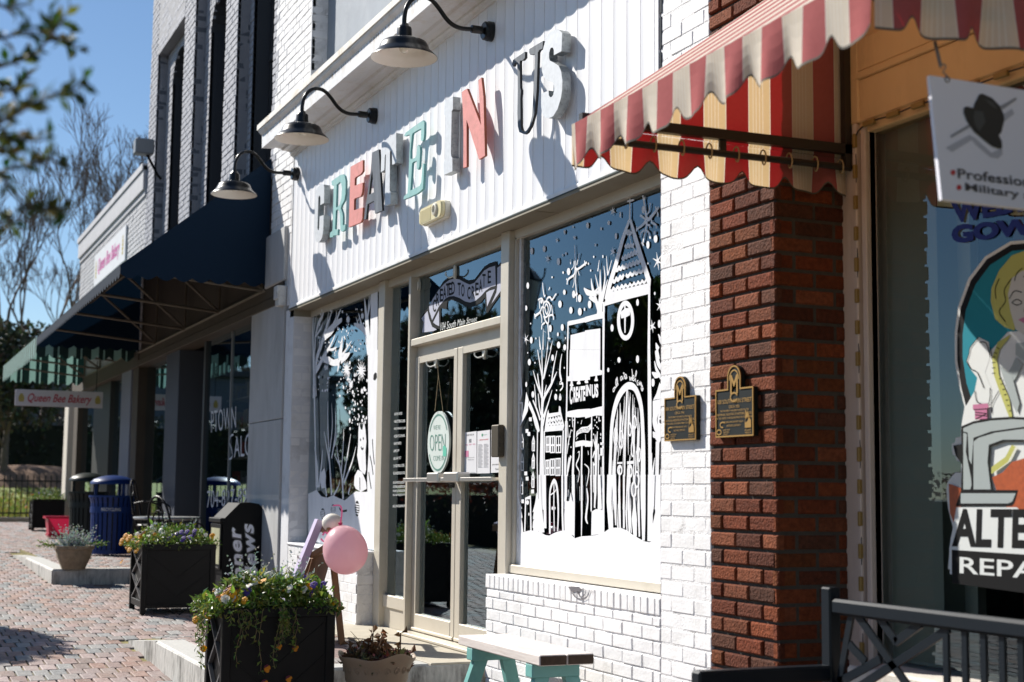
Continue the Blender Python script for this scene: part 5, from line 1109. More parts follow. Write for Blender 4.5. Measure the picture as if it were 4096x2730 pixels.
S(Ee, [(1270, 0), (1262, 350), (1285, 730)], [50, 50, 40], False); S(Ee, [(1320, 0), (1340, 350), (1350, 660)], [50, 30, 12], False); S(Ee, [(1455, 0), (1455, 700)], 18, False)
for x, t0, w in ((1400, 60, 22), (1490, 200, 16), (1520, 100, 24), (1545, 300, 16), (1595, 280, 50), (1650, 100, 22), (1380, 380, 14), (1310, 380, 14)): S(Ee, [(x, t0), (x-4, t0+300), (x+8, 760 if x < 1560 else 810)], [3, w, w*.6], False)
S(Ee, ell(1588, 190, 26, 95, n=14), 9, False); S(Ee, ell(1625, 60, 30, 100, n=14), 11, False)
S(Ee, [(1705, 0), (1710, 500), (1712, 860)], [50, 40, 24], False); S(Ee, [(1800, 0), (1798, 870)], [44, 50], False); S(Ee, [(1840, 0), (1835, 400), (1800, 700)], [30, 20, 6], False); S(Ee, [(1890, 0), (1880, 500), (1830, 740)], 22, False)
F(Ee, [(1885, 0), (1935, 0), (1935, 880), (1830, 860), (1835, 740), (1870, 560)])
snow = [(48, 775), (95, 765), (150, 745), (235, 725), (320, 735), (392, 765), (430, 788), (480, 795), (545, 760), (620, 735), (690, 725), (760, 770), (812, 832), (900, 805), (1000, 800), (1110, 785), (1195, 755), (1250, 715), (1330, 690), (1420, 695), (1500, 730), (1580, 790), (1660, 835), (1720, 870), (1790, 882), (1850, 858), (1940, 840), (1940, 1470), (1800, 1450), (1600, 1410), (1500, 1372), (1420, 1365), (1330, 1372), (1280, 1385), (1180, 1370), (1100, 1350), (1000, 1318), (900, 1300), (800, 1312), (640, 1290), (500, 1262), (340, 1248), (200, 1240), (60, 1235)]
F(Ee, snow)
b.build('window_painting', [PAINT, INK], PANE_R)

# ---- left window: winter wood
b = MB(); YP = .160; K = .00145
G1 = (1100, 1150, 600/2138); G2 = (1000, 1400, 1100/2156); A = (0, 0, G1[2])
K = .00175
for p, w in (([(565, 1568), (560, 1250), (548, 1100), (540, 600), (545, 400)], [70, 40, 24, 18, 6]), ([(560, 1280), (600, 1000), (660, 820), (700, 690), (740, 560), (815, 330)], [30, 36, 34, 38, 24, 6]), ([(545, 1250), (620, 1130), (700, 980), (790, 830), (855, 680)], [30, 34, 24, 16, 6]), ([(690, 740), (760, 640), (860, 530), (955, 460)], [30, 40, 34, 18]), ([(720, 720), (800, 640), (850, 580)], [18, 28, 6]), ([(570, 740), (610, 540), (670, 420), (705, 320)], [8, 22, 20, 10]), ([(575, 710), (650, 590), (690, 490)], [10, 14, 4]), ([(550, 1100), (570, 850), (575, 720)], [12, 18, 16]), ([(690, 1030), (760, 1040), (830, 1075), (900, 1065)], [28, 34, 30, 34]), ([(905, 1010), (930, 950), (960, 700)], [50, 60, 6]), ([(900, 1040), (905, 1120), (888, 1210)], [40, 26, 4]), ([(940, 1020), (1020, 980), (1068, 935)], [50, 28, 6]), ([(960, 960), (1010, 890), (1090, 765)], [16, 10, 4]), ([(770, 890), (830, 885), (880, 850)], [10, 14, 4]), ([(720, 600), (745, 480), (765, 350)], [12, 12, 4]), ([(830, 520), (870, 430), (880, 330)], [14, 12, 5]), ([(880, 470), (910, 380), (938, 310)], [18, 16, 6]), ([(625, 880), (640, 760), (645, 700)], [10, 10, 4]), ([(560, 600), (580, 460), (590, 400)], [10, 8, 4])): S(G1, p, w)
S(G1, [(1415, 60), (1410, 600), (1400, 1000), (1395, 1568)], [90, 100, 110, 120], False)
for p, w in (([(1385, 1000), (1340, 800), (1310, 500), (1275, 160)], [40, 50, 44, 8]), ([(1320, 480), (1335, 260), (1345, 120)], [20, 14, 5]), ([(1325, 400), (1355, 240), (1368, 110)], [16, 14, 5]), ([(1300, 660), (1240, 580), (1125, 525)], [36, 30, 10]), ([(1280, 640), (1230, 520), (1190, 370)], [20, 18, 5]), ([(1190, 545), (1155, 430)], [12, 4]), ([(1330, 950), (1290, 700)], [30, 10])): S(G1, p, w)
rnd = random.Random(21)
for _ in range(120):
    x, y = rnd.uniform(600, 1320), rnd.uniform(300, 1560)
    r = rnd.choice([5, 6, 7, 8, 11]); DOT(G1, x, y, r, r*rnd.uniform(1.6, 2.6))
for x, y, r in ((1020, 1170, 130), (1228, 1190, 150), (1083, 1390, 60), (1240, 1480, 40), (1040, 460, 60), (1245, 410, 50)):
    for k in range(7): a = math.pi*k/7; S(G1, [(x-r*.45*math.cos(a), y-r*math.sin(a)), (x, y), (x+r*.45*math.cos(a), y+r*math.sin(a))], [2, 13, 2], False)
A = (0, 0, G2[2]); K = .0032
for _ in range(60):
    x, y = rnd.uniform(740, 920), rnd.uniform(180, 620); r = rnd.choice([3, 4, 5, 7]); DOT(G2, x, y, r, r*rnd.uniform(1.7, 2.8))
for p, w in (([(500, 0), (505, 400), (520, 1100)], [16, 12, 8]), ([(640, 1140), (625, 900), (612, 640), (610, 400)], [14, 8, 8, 2]), ([(625, 900), (600, 750), (580, 640)], [8, 7, 2]), ([(640, 850), (670, 650), (668, 460)], [9, 7, 2]), ([(625, 800), (645, 600), (640, 420)], [7, 6, 2]), ([(660, 760), (700, 580)], [7, 2]), ([(730, 1170), (720, 1000), (690, 840), (680, 740)], [14, 9, 6, 2]), ([(725, 1040), (760, 850), (790, 660)], [10, 7, 2]), ([(735, 1050), (800, 880), (830, 760)], [10, 6, 2]), ([(715, 960), (730, 760), (735, 620)], [8, 6, 2]), ([(700, 900), (660, 820)], [6, 2]), ([(530, 1080), (525, 900), (505, 760)], [14, 12, 3]), ([(540, 1080), (560, 900), (570, 780)], [12, 10, 3]), ([(655, 1140), (690, 1080), (705, 1020)], [8, 6, 2]), ([(600, 1150), (590, 1060), (575, 980)], [10, 8, 2]), ([(770, 1130), (790, 1060)], [10, 2])): S(G2, p, w)
F(G2, [(850, 640), (855, 575), (868, 620), (880, 630), (893, 558), (905, 625), (912, 720), (905, 800), (910, 940), (900, 980), (860, 940), (840, 830), (848, 740)])            # cat
F(G2, [(815, 1060), (820, 990), (845, 940), (880, 960), (910, 1040), (915, 1090), (870, 1115), (830, 1090)])
for ex_, ey_ in ((865, 705), (888, 695)): pass
F(G2, [(925, 0), (1005, 0), (995, 500), (985, 1110), (920, 1110), (918, 1000), (930, 800), (925, 500)])
F(G2, [(545, 1010), (560, 960), (585, 925), (595, 990), (590, 1080), (560, 1090)])
F(G2, [(455, 1130), (520, 1100), (560, 1150), (610, 1160), (650, 1140), (700, 1165), (745, 1180), (790, 1140), (830, 1110), (900, 1115), (985, 1100), (985, 1568), (460, 1500)])
for x, y, ry in ((840, 1245, 62), (652, 1250, 40), (570, 1285, 42)):
    lay[0] += 1; yy = YP-.00002*lay[0]; b.flat(cY(G2, [(x+18*math.cos(a), y+ry*math.sin(a)) for a in [k*math.pi/8 for k in range(16)]], yy), m=1)
    for k in range(5): S(G2, [(x-14, y-ry*.6+k*ry*.3), (x+14, y-ry*.6+k*ry*.3+6)], 3, False)
for p in ([(862, 700), (870, 712)], [(884, 690), (892, 700)], [(870, 760), (878, 780), (890, 770)], [(960, 700), (965, 800), (975, 900)], [(940, 830), (955, 900), (965, 980)], [(700, 1240), (720, 1265), (760, 1260)], [(930, 960), (950, 1090)], [(860, 1000), (862, 1100)]): S(G2, p, 5, True, 1)
F(G1, [(1405, 1250), (1425, 1215), (1450, 1225), (1452, 1290), (1425, 1330), (1400, 1315)], 1)
b.build('window_painting', [PAINT, INK], PANE_L)

# ---- transom banner: black outline, gray ribbon, black lettering
b = MB(); H1 = (1640, 1000, 380/1419); YT = .176
GREYP = mat('gray_window_paint', (.42, .43, .52), .6, var=.05, vscale=20)
fl = lambda pts, m, k: b.flat(cY(H1, pts, YT-.0005*k), m=m)
fl([(165, 1010), (210, 940), (280, 850), (340, 720), (420, 590), (500, 470), (580, 405), (660, 380), (740, 395), (820, 440), (880, 460), (970, 435), (1040, 340), (1110, 250), (1200, 195), (1290, 170), (1300, 240), (1365, 180), (1358, 660), (1250, 810), (1160, 945), (1140, 935), (1118, 710), (1060, 790), (980, 830), (890, 858), (800, 830), (700, 775), (600, 745), (560, 770), (545, 890), (490, 880), (460, 870), (455, 1190), (380, 1170), (400, 1200), (200, 1240), (165, 1240), (200, 1090), (165, 1040)], 1, 1)
fl([(285, 850), (340, 735), (430, 600), (510, 510), (590, 450), (670, 430), (740, 445), (820, 490), (890, 520), (960, 495), (1030, 410), (1110, 310), (1190, 262), (1272, 240), (1280, 535), (1200, 560), (1130, 610), (1060, 690), (980, 760), (900, 788), (820, 770), (740, 720), (650, 690), (580, 698), (520, 740), (430, 850), (330, 1050), (290, 920)], 0, 2)
fl([(345, 1085), (432, 910), (436, 1140), (390, 1120)], 0, 2); fl([(168, 1025), (262, 915), (285, 1030), (330, 1150), (400, 1190), (350, 1215), (178, 1238), (205, 1085)], 0, 2)
fl([(1140, 640), (1190, 610), (1265, 590), (1150, 850)], 0, 2); fl([(1305, 270), (1362, 230), (1358, 610), (1280, 720), (1215, 810), (1290, 640), (1302, 560)], 0, 2)
def curve_text(s, path, h, m, k):
    n = len(s)
    for i, ch in enumerate(s):
        if ch == ' ': continue
        (x, y) = path[i]; text_quad(b, ch, cY(H1, [(x-h*.13, y-h*.5-4), (x+h*.13, y-h*.5+4-8), (x+h*.13, y+h*.5-8), (x-h*.13, y+h*.5+2)], YT-.0005*k), m, 0, .02)
s = 'CREATED TO CREATE'
px = [365, 415, 470, 518, 562, 600, 645, 690, 735, 790, 835, 880, 945, 1000, 1055, 1105, 1185]
py = [840, 745, 680, 640, 600, 590, 575, 580, 590, 610, 640, 650, 640, 590, 540, 460, 410]
curve_text(s, list(zip(px, py)), 190, 1, 3)
text_quad(b, '104 South Main Street', cY(H1, [(452, 1090), (1005, 985), (1000, 1065), (452, 1212)], YT), 2, .25, 0)
b.build('window_painting', [GREYP, INK, WHT], PANE_T)
# ---- sidelight price list
b = MB(); G3 = (1500, 1300, 600/1680)
for k, s in enumerate(('BIRTHDAY PARTIES', 'HAND-LETTERING CLASSES', 'BIBLE JOURNALING CLASSES', 'WOODEN CUTOUT PAINTING', 'PRIVATE PARTIES', 'SUMMER CAMP', 'GIRLS NIGHT OUT', 'COLORED PENCIL CLASSES', 'MERCHANDISE MADE BY LOCALS')):
    y = 985+k*83; x1 = 215+min(135, len(s)*5.6); text_quad(b, s, cY(G3, [(215-k*1.5, y), (x1-k*1.5, y-8), (x1-k*1.5, y+22), (215-k*1.5, y+32)], .181), bold=.01)
for k, s in enumerate(('SIGN UP FOR CLASSES AT', 'CREATEINUS.EVENTBRITE.COM', 'PHONE # 704.820.2006', 'EMAIL: CREATEINUS@GMAIL.COM', ' ', 'LIKE US ON INSTAGRAM AND FB')):
    y = 1040+k*33+(20 if k > 4 else 0)
    if s.strip(): text_quad(b, s, cY(G2, [(1120, y-8), (1215, y-12), (1215, y+8), (1118, y+12)], .181), bold=.01)
b.build('window_lettering', WHT, PANE_S)
# ---- salon window lettering
b = MB(); G4 = (0, 1500, 1100/2156); YS = .115
for s, q, sh in (('PTOWN', [(1655, 285), (1850, 245), (1850, 415), (1655, 455)], 0), ('ALON', [(1835, 490), (2030, 440), (2030, 625), (1835, 650)], 0), ('704-827-8965', [(1625, 910), (2010, 880), (2010, 1005), (1620, 1045)], 0)):
    text_quad(b, s, cY(G4, q, YS), 0, sh, -.005)
P = spline(cY(G4, [(1830, 470), (1810, 480), (1800, 530), (1815, 580), (1820, 640), (1800, 660), (1790, 630)], YS), 5); ribbon(b, P, .02)
b.build('window_lettering', mat('white_vinyl_letter', (.6, .62, .68), .5), PANE_SAL)
# ================================================================ FOLIAGE HELPERS
def leaf(b, p, d, n, l, w, fold=.25, m=0):
    p = Vector(p); d = Vector(d).normalized(); n = Vector(n); s = d.cross(n)
    if s.length < 1e-4: s = d.orthogonal()
    s.normalize(); u = s.cross(d).normalized()
    a = p; c = p+d*l*.5+u*l*.06; t = p+d*l-u*l*.10
    b.faces([a, c+s*w*.5+u*w*fold, t, c-s*w*.5+u*w*fold, c], [(0, 4, 1), (4, 2, 1), (0, 3, 4), (4, 3, 2)], m)
def rdir(r, up=0.):
    while True:
        v = Vector((r.uniform(-1, 1), r.uniform(-1, 1), r.uniform(-1, 1)))
        if .05 < v.length < 1: v.normalize(); v.z += up; return v.normalized()
LEAF_G = mat('planter_leaf', (.07, .15, .03), .4, attr=True, var=.2, vscale=30, trans=.35)
LEAF_S = mat('silver_leaf', (.42, .47, .45), .7, attr=True, var=.15, vscale=30, trans=.2)
STEM = mat('green_stem', (.10, .14, .04), .6); DRY = mat('dry_stem', (.25, .18, .09), .8)
PET_Y = mat('yellow_petal', (.85, .40, .0), .6, trans=.3); PET_P = mat('purple_petal', (.10, .05, .34), .6, trans=.3); PET_W = mat('white_petal', (.75, .74, .66), .6, trans=.3); PET_M = mat('maroon_petal', (.14, .015, .03), .6, trans=.2); PET_O = mat('orange_petal', (.75, .27, .005), .6, trans=.3)
def pansy_mesh(m1, m2, R):
    b = MB()
    for k, (a, rr, mm) in enumerate(((90, 1., 1), (150, 1., 1), (30, .95, 0), (210, .95, 0), (-90, 1.15, 0))):
        a = math.radians(a); c = Vector((math.cos(a), math.sin(a), 0))*R*.45; pts = []
        for i in range(9):
            t = 2*math.pi*i/9; pts.append(c+Vector((math.cos(t)*R*.52*rr, math.sin(t)*R*.5*rr, .10*R*math.sin(2*t)+.02*R*k)))
        b.poly(pts, mm)
    b.poly([(R*.12*math.cos(t), R*.12*math.sin(t), .18*R) for t in [0, 1.2, 2.5, 3.8, 5.]], 2)
    me = b.build('flower', [m1, m2, PET_Y if m1 is not PET_Y else PET_M]); d = me.data; bpy.data.objects.remove(me); return d
PANSY = [pansy_mesh(PET_Y, PET_M, .024), pansy_mesh(PET_P, PET_P, .022), pansy_mesh(PET_W, PET_W, .022), pansy_mesh(PET_O, PET_M, .022), pansy_mesh(PET_Y, PET_Y, .022)]
def put_flower(parent, k, p, n, sc=1.):
    o = bpy.data.objects.new('flower', PANSY[k]); COL.objects.link(o); o.parent = parent
    o.location = Vector(p)-world_loc(parent); o.rotation_euler = Vector(n).to_track_quat('Z', 'Y').to_euler(); o.scale = (sc, sc, sc); return o
def gcol(r):
    return tuple(c*r.uniform(.7, 1.3) for c in r.choice([(.07, .13, .02), (.10, .17, .022), (.14, .21, .03), (.05, .10, .022), (.22, .26, .045), (.16, .22, .04)]))
def scol(r): return tuple(c*r.uniform(.75, 1.15) for c in (.40, .46, .43))

PLB = mat('black_planter_metal', (.007, .0068, .0065), .5, spec=.2, var=.2, vscale=10); PLG = mat('gray_lattice_metal', (.10, .10, .105), .35); SOIL = mat('potting_soil', (.035, .025, .018), .95, bump=.01, bscale=60)
def planter(label, x0, x1, y0, y1, z0, z1, seed, nleaf, flowers, dens=1., trail=True, silver=0):
    t = thing('planter_box', label, 'planter', ((x0+x1)/2, (y0+y1)/2, z0), 'black planter boxes along the shops')
    pw = .045
    for (cx, cy) in ((x0, y0), (x1-pw, y0), (x0, y1-pw), (x1-pw, y1-pw)):
        b = MB(); b.bbox(cx, cx+pw, cy, cy+pw, z0+.01, z1-.002, .004); b.bbox(cx+.008, cx+pw-.008, cy+.008, cy+pw-.008, z0, z0+.012, .002); b.build('leg', PLB, t)
    zb = z0+.085
    b = MB(); b.box(x1-.022, x1-.012, y0+pw, y1-pw, zb, z1-.02); b.box(x0+.012, x0+.022, y0+pw, y1-pw, zb, z1-.02); b.box(x0+pw, x1-pw, y1-.022, y1-.012, zb, z1-.02); b.box(x0+pw, x1-pw, y0+.03, y0+.036, zb, z1-.02); b.box(x0+.02, x1-.02, y0+.03, y1-.02, zb, zb+.01); b.build('panel', PLB, t)
    b = MB()
    for (a, c, d, e) in ((x0, x1, y0-.002, y0+pw-.006), (x0, x1, y1-pw+.006, y1+.002)): b.bbox(a, c, d, e, z1-.045, z1, .004)
    for (a, c, d, e) in ((x0-.002, x0+pw-.006, y0, y1), (x1-pw+.006, x1+.002, y0, y1)): b.bbox(a, c, d, e, z1-.047, z1+.002, .004)
    b.bbox(x1-.03, x1-.008, y0+.02, y1-.02, zb-.03, zb, .003); b.bbox(x0+.02, x1-.02, y0+.008, y0+.03, zb-.025, zb+.03, .003); b.build('rim', PLB, t)
    b = MB(); cy_ = (y0+y1)/2                                   # chevron boards on the panel towards the camera
    for s in (-1, 1):
        for k in range(3): zz = z1-.07-k*.16; b.bar((x1-.0115, cy_, zz-.20), (x1-.0115, cy_+s*(y1-y0)*.42, zz), .006, .008, up=(1, 0, 0))
    b.build('board_joints', PLB, t)
    b = MB(); q0, q1, r0, r1 = x0+pw, x1-pw, zb+.03, z1-.05     # crossed bars on the street side
    zm = (r0+r1)/2
    for lo, hi in ((r0, zm), (zm, r1)): b.bar((q0, y0+.018, lo), (q1, y0+.018, hi), .012, .02, up=(0, 1, 0)); b.bar((q1, y0+.016, lo), (q0, y0+.016, hi), .012, .02, up=(0, 1, 0))
    b.build('lattice', PLG, t)
    b = MB(); b.box(x0+.03, x1-.03, y0+.035, y1-.03, z1-.06, z1-.035); b.build('soil', SOIL, t)
    r = random.Random(seed); fo = MB(); si = MB(); st = MB()
    W, Dp = x1-x0, y1-y0
    def top(x, y): u = (x-x0)/W; v = (y-y0)/Dp; return z1+.02+.12*max(0, math.sin(math.pi*min(1, max(0, u))))**.5*max(0, math.sin(math.pi*min(1, max(0, v))))**.5+.03*math.sin(u*9+seed)*math.sin(v*8)
    for _ in range(nleaf):
        x, y = r.uniform(x0-.04, x1+.012), r.uniform(y0-.07, y1+.03); zt = top(x, y); z = zt-abs(r.gauss(0, .05)); z = max(z, z1-.02)
        if r.random() < .1: z += r.uniform(0, .05)
        fo.col = gcol(r); leaf(fo, (x, y, z), rdir(r, .25), rdir(r, .6), r.uniform(.02, .045), r.uniform(.009, .02))
    for _ in range(nleaf//40):
        x, y = r.uniform(x0-.02, x1), r.uniform(y0-.05, y1); z = top(x, y); fo.col = tuple(1.5*c for c in gcol(r)); leaf(fo, (x, y, z), rdir(r, .4), rdir(r, 1), r.uniform(.05, .085), r.uniform(.02, .032))
    for _ in range(silver):                                       # dusty miller
        cx, cy = x0+W*r.uniform(.2, .6), y0+Dp*r.uniform(.2, .75)
        d = rdir(r, 1.2); p = Vector((cx, cy, z1+.07)); L = r.uniform(.14, .26)
        for k in range(9):
            q = p+d*L*(k/9); si.col = scol(r); leaf(si, q, (d+rdir(r)*.9), rdir(r, .5), .045*(1-k/12), .013)
    if trail:
        for _ in range(int(20*dens)):
            sx, sy = (r.uniform(x0, x1), y0-.01) if r.random() < .6 else (x1+.01, r.uniform(y0, y0+.2))
            if r.random() < .3: sx, sy = x1+.012, y0+Dp*r.uniform(.45, .62)
            L = r.uniform(.06, .30); P = [Vector((sx, sy, z1))]
            ox = Vector((.03 if sx > x1 else 0, -.05 if sy < y0 else 0, 0))
            for k in range(6): P.append(P[-1]+Vector((r.uniform(-.012, .012), r.uniform(-.012, .012), -L/6))+ox*(.5 if k < 2 else 0))
            st.tube(P, .0012, 4)
            for q in P[1:]:
                for _k in range(3): fo.col = gcol(r); leaf(fo, q, rdir(r, -.2), rdir(r, .4), r.uniform(.018, .036), r.uniform(.007, .014))
    if st.v: st.build('stems', DRY, t)
    fol = fo.build('foliage', LEAF_G, t)
    if si.v: si.build('silver_foliage', LEAF_S, t)
    for _ in range(flowers):
        edge = r.random()
        if edge < .45: x, y = r.uniform(x0-.08, x0+W*.9), y0-r.uniform(-.10, .09)
        elif edge < .6: x, y = x1-r.uniform(0, .1), r.uniform(y0, y1)
        else: x, y = r.uniform(x0, x1), r.uniform(y0, y1)
        z = max(top(x, y), z1)+r.uniform(-.01, .03)-(.06 if y < y0-.03 else 0)-(r.uniform(0, .2) if y < y0-.04 else 0)
        yellow = y < y0+.10
        k = r.choice([0, 0, 3, 4, 2]) if yellow else r.choice([2, 2, 1, 2, 4])
        put_flower(t, k, (x, y, z), Vector((.7+r.uniform(-.6, .5), -.6+r.uniform(-.6, .6), .5)), r.uniform(.8, 1.25))
    return t, top
XF = onY(826, 2410, -1.70)[0]
p1, t1 = planter('black planter box nearest the camera, pansies trailing over its edge', XF, -7.05, -1.70, -1.135, gz(-7.2), .525, 3, 4200, 46, 1.5, True, 34)
r_ = random.Random(9)
for k in range(9): put_flower(p1, 1, (-7.05-r_.uniform(.0, .3), -1.18+r_.uniform(-.10, .03), .60+r_.uniform(-.02, .06)), (.7, -.4, .5), 1.)
for k in range(10): put_flower(p1, 3, (-7.035, -1.44+r_.uniform(-.06, .12), .15+r_.uniform(-.1, .22)), (.9, -.3, .2), .8)
p2, t2 = planter('black planter box beside the newspaper box, purple and yellow pansies on top', -12.85, -12.27, -1.20, -.59, .065, .64, 5, 2200, 30, .5, False, 10)
for k in range(16): put_flower(p2, 1, (-12.27-r_.uniform(0, .25), -.88+r_.uniform(-.12, .12), .70+r_.uniform(-.02, .05)), (.7, -.5, .5), 1.1)
for k in range(14): put_flower(p2, 4, (-12.5+r_.uniform(-.3, .2), -1.24+r_.uniform(-.08, .05), .64+r_.uniform(-.05, .07)), (.6, -.7, .4), 1.2)
p3, t3 = planter('black planter box far away in front of the lawn fence', -27.1, -26.55, -.66, -.12, .345, .90, 7, 900, 8, .3, False, 8)

# ================================================================ STONE URN WITH SILVER PLANT
def square_pot(label, c, half, h, m, seed):
    t = thing('flower_pot', label, 'pot', c)
    b = MB(); prof = [(.55, 0), (.60, .0), (.62, .06), (.72, .25), (.86, .5), (.93, .75), (.95, .84), (1.03, .86), (1.04, 1.), (.9, 1.), (.86, .88)]
    vs = []; n = 20
    for rr, hh in prof:
        for k in range(n):
            a = 2*math.pi*k/n; q = (abs(math.cos(a))**5+abs(math.sin(a))**5)**(-1/5); vs.append((c[0]+math.cos(a)*q*rr*half, c[1]+math.sin(a)*q*rr*half, c[2]+hh*h))
    fs = []
    for i in range(len(prof)-1):
        for k in range(n): fs.append((i*n+k, i*n+(k+1) % n, (i+1)*n+(k+1) % n, (i+1)*n+k))
    b.faces(vs, fs); b.build('pot', m, t, smooth=50)
    b = MB(); b.box(c[0]-half*.8, c[0]+half*.8, c[1]-half*.8, c[1]+half*.8, c[2]+h*.85, c[2]+h*.9); b.build('soil', SOIL, t); return t
URNM = mat('weathered_stone_pot', (.27, .21, .14), .85, var=.25, vscale=16, bump=.006, bscale=40, stain=(.12, .10, .06), stscale=12, stamt=.6)
uc = onZ(292, 2277, P2); t = square_pot('carved stone pot of silvery leaves standing on the granite kerb', (uc[0], uc[1], P2), .185, .235, URNM, 1)
r = random.Random(31); b = MB(); g2 = MB()
for _ in range(110):
    d = rdir(r, .8); p = Vector((uc[0]+r.uniform(-.1, .1), uc[1]+r.uniform(-.1, .1), P2+.22)); L = r.uniform(.10, .27)
    for k in range(9): b.col = scol(r); leaf(b, p+d*L*(k/8), d+rdir(r)*.9, rdir(r, .4), .055*(1-k/14), .016)
for s in (-1, 1):
    for _ in range(10):
        p = Vector((uc[0], uc[1]+s*.15, P2+.24)); d = Vector((r.uniform(-.3, .3), s, r.uniform(-.1, .3))).normalized(); L = r.uniform(.1, .2)
        for k in range(7): g2.col = tuple(c*1.1 for c in gcol(r)); leaf(g2, p+d*L*k/6, d+rdir(r)*.8, rdir(r, .5), .04, .014)
b.build('silver_foliage', LEAF_S, t); g2.build('foliage', LEAF_G, t)

# ================================================================ LITTER BINS
def bin_(label, c, R, H, m, hoodm, text=None):
    t = thing('litter_bin', label, 'bin', c, 'slatted litter bins on the kerb'); x, y, z = c
    b = MB(); b.lathe(c, [(R*.90, .03), (R*.90, H*.98)], 36); b.build('liner', BLACK, t)
    b = MB(); n = 26
    for k in range(n):
        a = 2*math.pi*k/n; ca, sa = math.cos(a), math.sin(a); tx = Vector((-sa, ca, 0))
        pts = [(R*.94, .03), (R*.97, H*.5), (R*1.0, H*.86), (R*1.08, H*.97)]
        for (r0, h0), (r1, h1) in zip(pts, pts[1:]): b.bar((x+ca*r0, y+sa*r0, z+h0), (x+ca*r1, y+sa*r1, z+h1), R*.17, .008, up=(ca, sa, 0))
    for rr, h0, h1 in ((1.0, .02, .07), (1.03, H*.70, H*.80), (1.12, H*.955, H*.985)): b.lathe(c, [(R*rr-.012, h0), (R*rr, h0), (R*rr, h1), (R*rr-.012, h1)], 36)
    b.build('slatted_drum', m, t)
    b = MB()
    for k in range(3): a = .5+2*math.pi*k/3; b.bar((x+math.cos(a)*R*.8, y+math.sin(a)*R*.8, z+H*.95), (x+math.cos(a)*R*.8, y+math.sin(a)*R*.8, z+H*1.2), .035, .02)
    b.build('bracket', m, t)
    b = MB(); b.lathe(c, [(R*1.06, H*1.17), (R*1.08, H*1.175), (R*1.06, H*1.21), (R*.9, H*1.255), (R*.6, H*1.295), (R*.3, H*1.315), (0, H*1.32)], 36); b.build('hood', hoodm, t, smooth=40)
    if text:
        b = MB(); a0, a1 = math.radians(-38), math.radians(14); vs, fs = text_mesh(text, 0, .01); a = np.array(vs); w_ = a[:, 0].max(); hgt_ = a[:, 1].max()
        out = [(x+(R*1.04)*math.cos(a0+(a1-a0)*q[0]/w_), y+(R*1.04)*math.sin(a0+(a1-a0)*q[0]/w_), z+H*.735+q[1]/hgt_*.035) for q in vs]; b.faces(out, fs); b.build('lettering', WHT, t)
    return t
BLUEP = mat('blue_coated_steel', (.006, .030, .15), .4, spec=.3); GRNP = mat('dark_green_coated_steel', (.010, .015, .014), .4, spec=.3)
bc = onZ(442, 2222, P2); bin_('blue slatted recycling bin with domed hood by the salon window', (bc[0], bc[1], P2), .255, .74, BLUEP, BLUEP, 'RECYCLING')
gc = onZ(345, 2190, P2); bin_('dark green slatted litter bin behind the blue one', (gc[0], gc[1], P2), .25, .78, GRNP, GRNP)
# pink tub
tc = onX(247, 2085, -24.); t = thing('plastic_tub', 'bright pink plastic tub on the pavement behind the stone pot', 'tub', (tc[0], tc[1], .33))
PINKP = mat('pink_plastic', (.55, .015, .07), .35, trans=.25); b = MB(); x, y, z = tc[0], tc[1], .33
for s0, s1, h0, h1 in ((.20, .235, 0, .32), (.235, .265, .32, .325), (.265, .265, .325, .29)):
    q = lambda s, h: [(x-s*.8, y-s, z+h), (x+s*.8, y-s, z+h), (x+s*.8, y+s, z+h), (x-s*.8, y+s, z+h)]
    a, c = q(s0, h0), q(s1, h1); b.faces(a+c, [(i, (i+1) % 4, 4+(i+1) % 4, 4+i) for i in range(4)])
b.build('body', PINKP, t); b = MB(); b.box(x-.19, x+.19, y-.22, y+.22, z+.02, z+.05); b.build('base', PINKP, t)

# ================================================================ NEWSPAPER BOX
nx = -13.0; n4 = (0, 1930, 1100/2156)
pr = [onX(u, v, nx) for u, v in crop(n4, [(1752, 292), (1880, 163), (1960, 158), (2030, 170), (2062, 205), (2078, 260)])]
zb = .13; y0, y1 = pr[0][1], pr[-1][1]; dpt = .46
t = thing('newspaper_box', 'black newspaper vending box with big white lettering beside the stone pilaster', 'newspaper box', (nx-dpt/2, (y0+y1)/2, zb))
NBX = mat('black_box_paint', (.005, .005, .006), .55, spec=.15)
side = [(nx, y0, zb), (nx, y1, zb)]+[(nx, p[1], p[2]) for p in pr[::-1]]
b = MB(); b.prism(side, (-dpt, 0, 0)); b.build('body', NBX, t)
zt0 = pr[0][2]; b = MB(); b.bbox(nx-dpt-.01, nx+.006, y0-.03, y0+.02, zt0-.03, zt0+.012, .006); b.bbox(nx-dpt+.02, nx-.02, y0-.018, y0, zt0-.45, zt0-.04, .005); d = b.build('door', NBX, t)
b = MB(); b.box(nx-dpt+.06, nx-.05, y0-.0195, y0-.018, zt0-.40, zt0-.08); b.build('paper_window', mat('newsprint_window', (.42, .42, .27), .3, var=.2, vscale=14), d)
b = MB(); b.tube([(nx-dpt+.08, y0-.02, zt0-.43), (nx-dpt+.08, y0-.045, zt0-.42), (nx-.08, y0-.045, zt0-.42), (nx-.08, y0-.02, zt0-.43)], .006, 6); b.build('handle', CHROME, d)
GRY_O = mat('gray_outline_ink', (.07, .07, .075), .4); LIL = mat('pale_lilac_ink', (.85, .85, .92), .4)
def nb(s, q, bold, m, off): b = MB(); text_quad(b, s, [onX(u, v, nx)+np.array([off, 0, 0]) for u, v in crop(n4, q)], 0, .12, bold, space=1.12); b.build('lettering', m, t)
nb('Banner', [(1832, 985), (1780, 345), (1892, 345), (1935, 985)], .075, GRY_O, .002); nb('Banner', [(1836, 978), (1786, 352), (1886, 352), (1930, 978)], .03, LIL, .004)
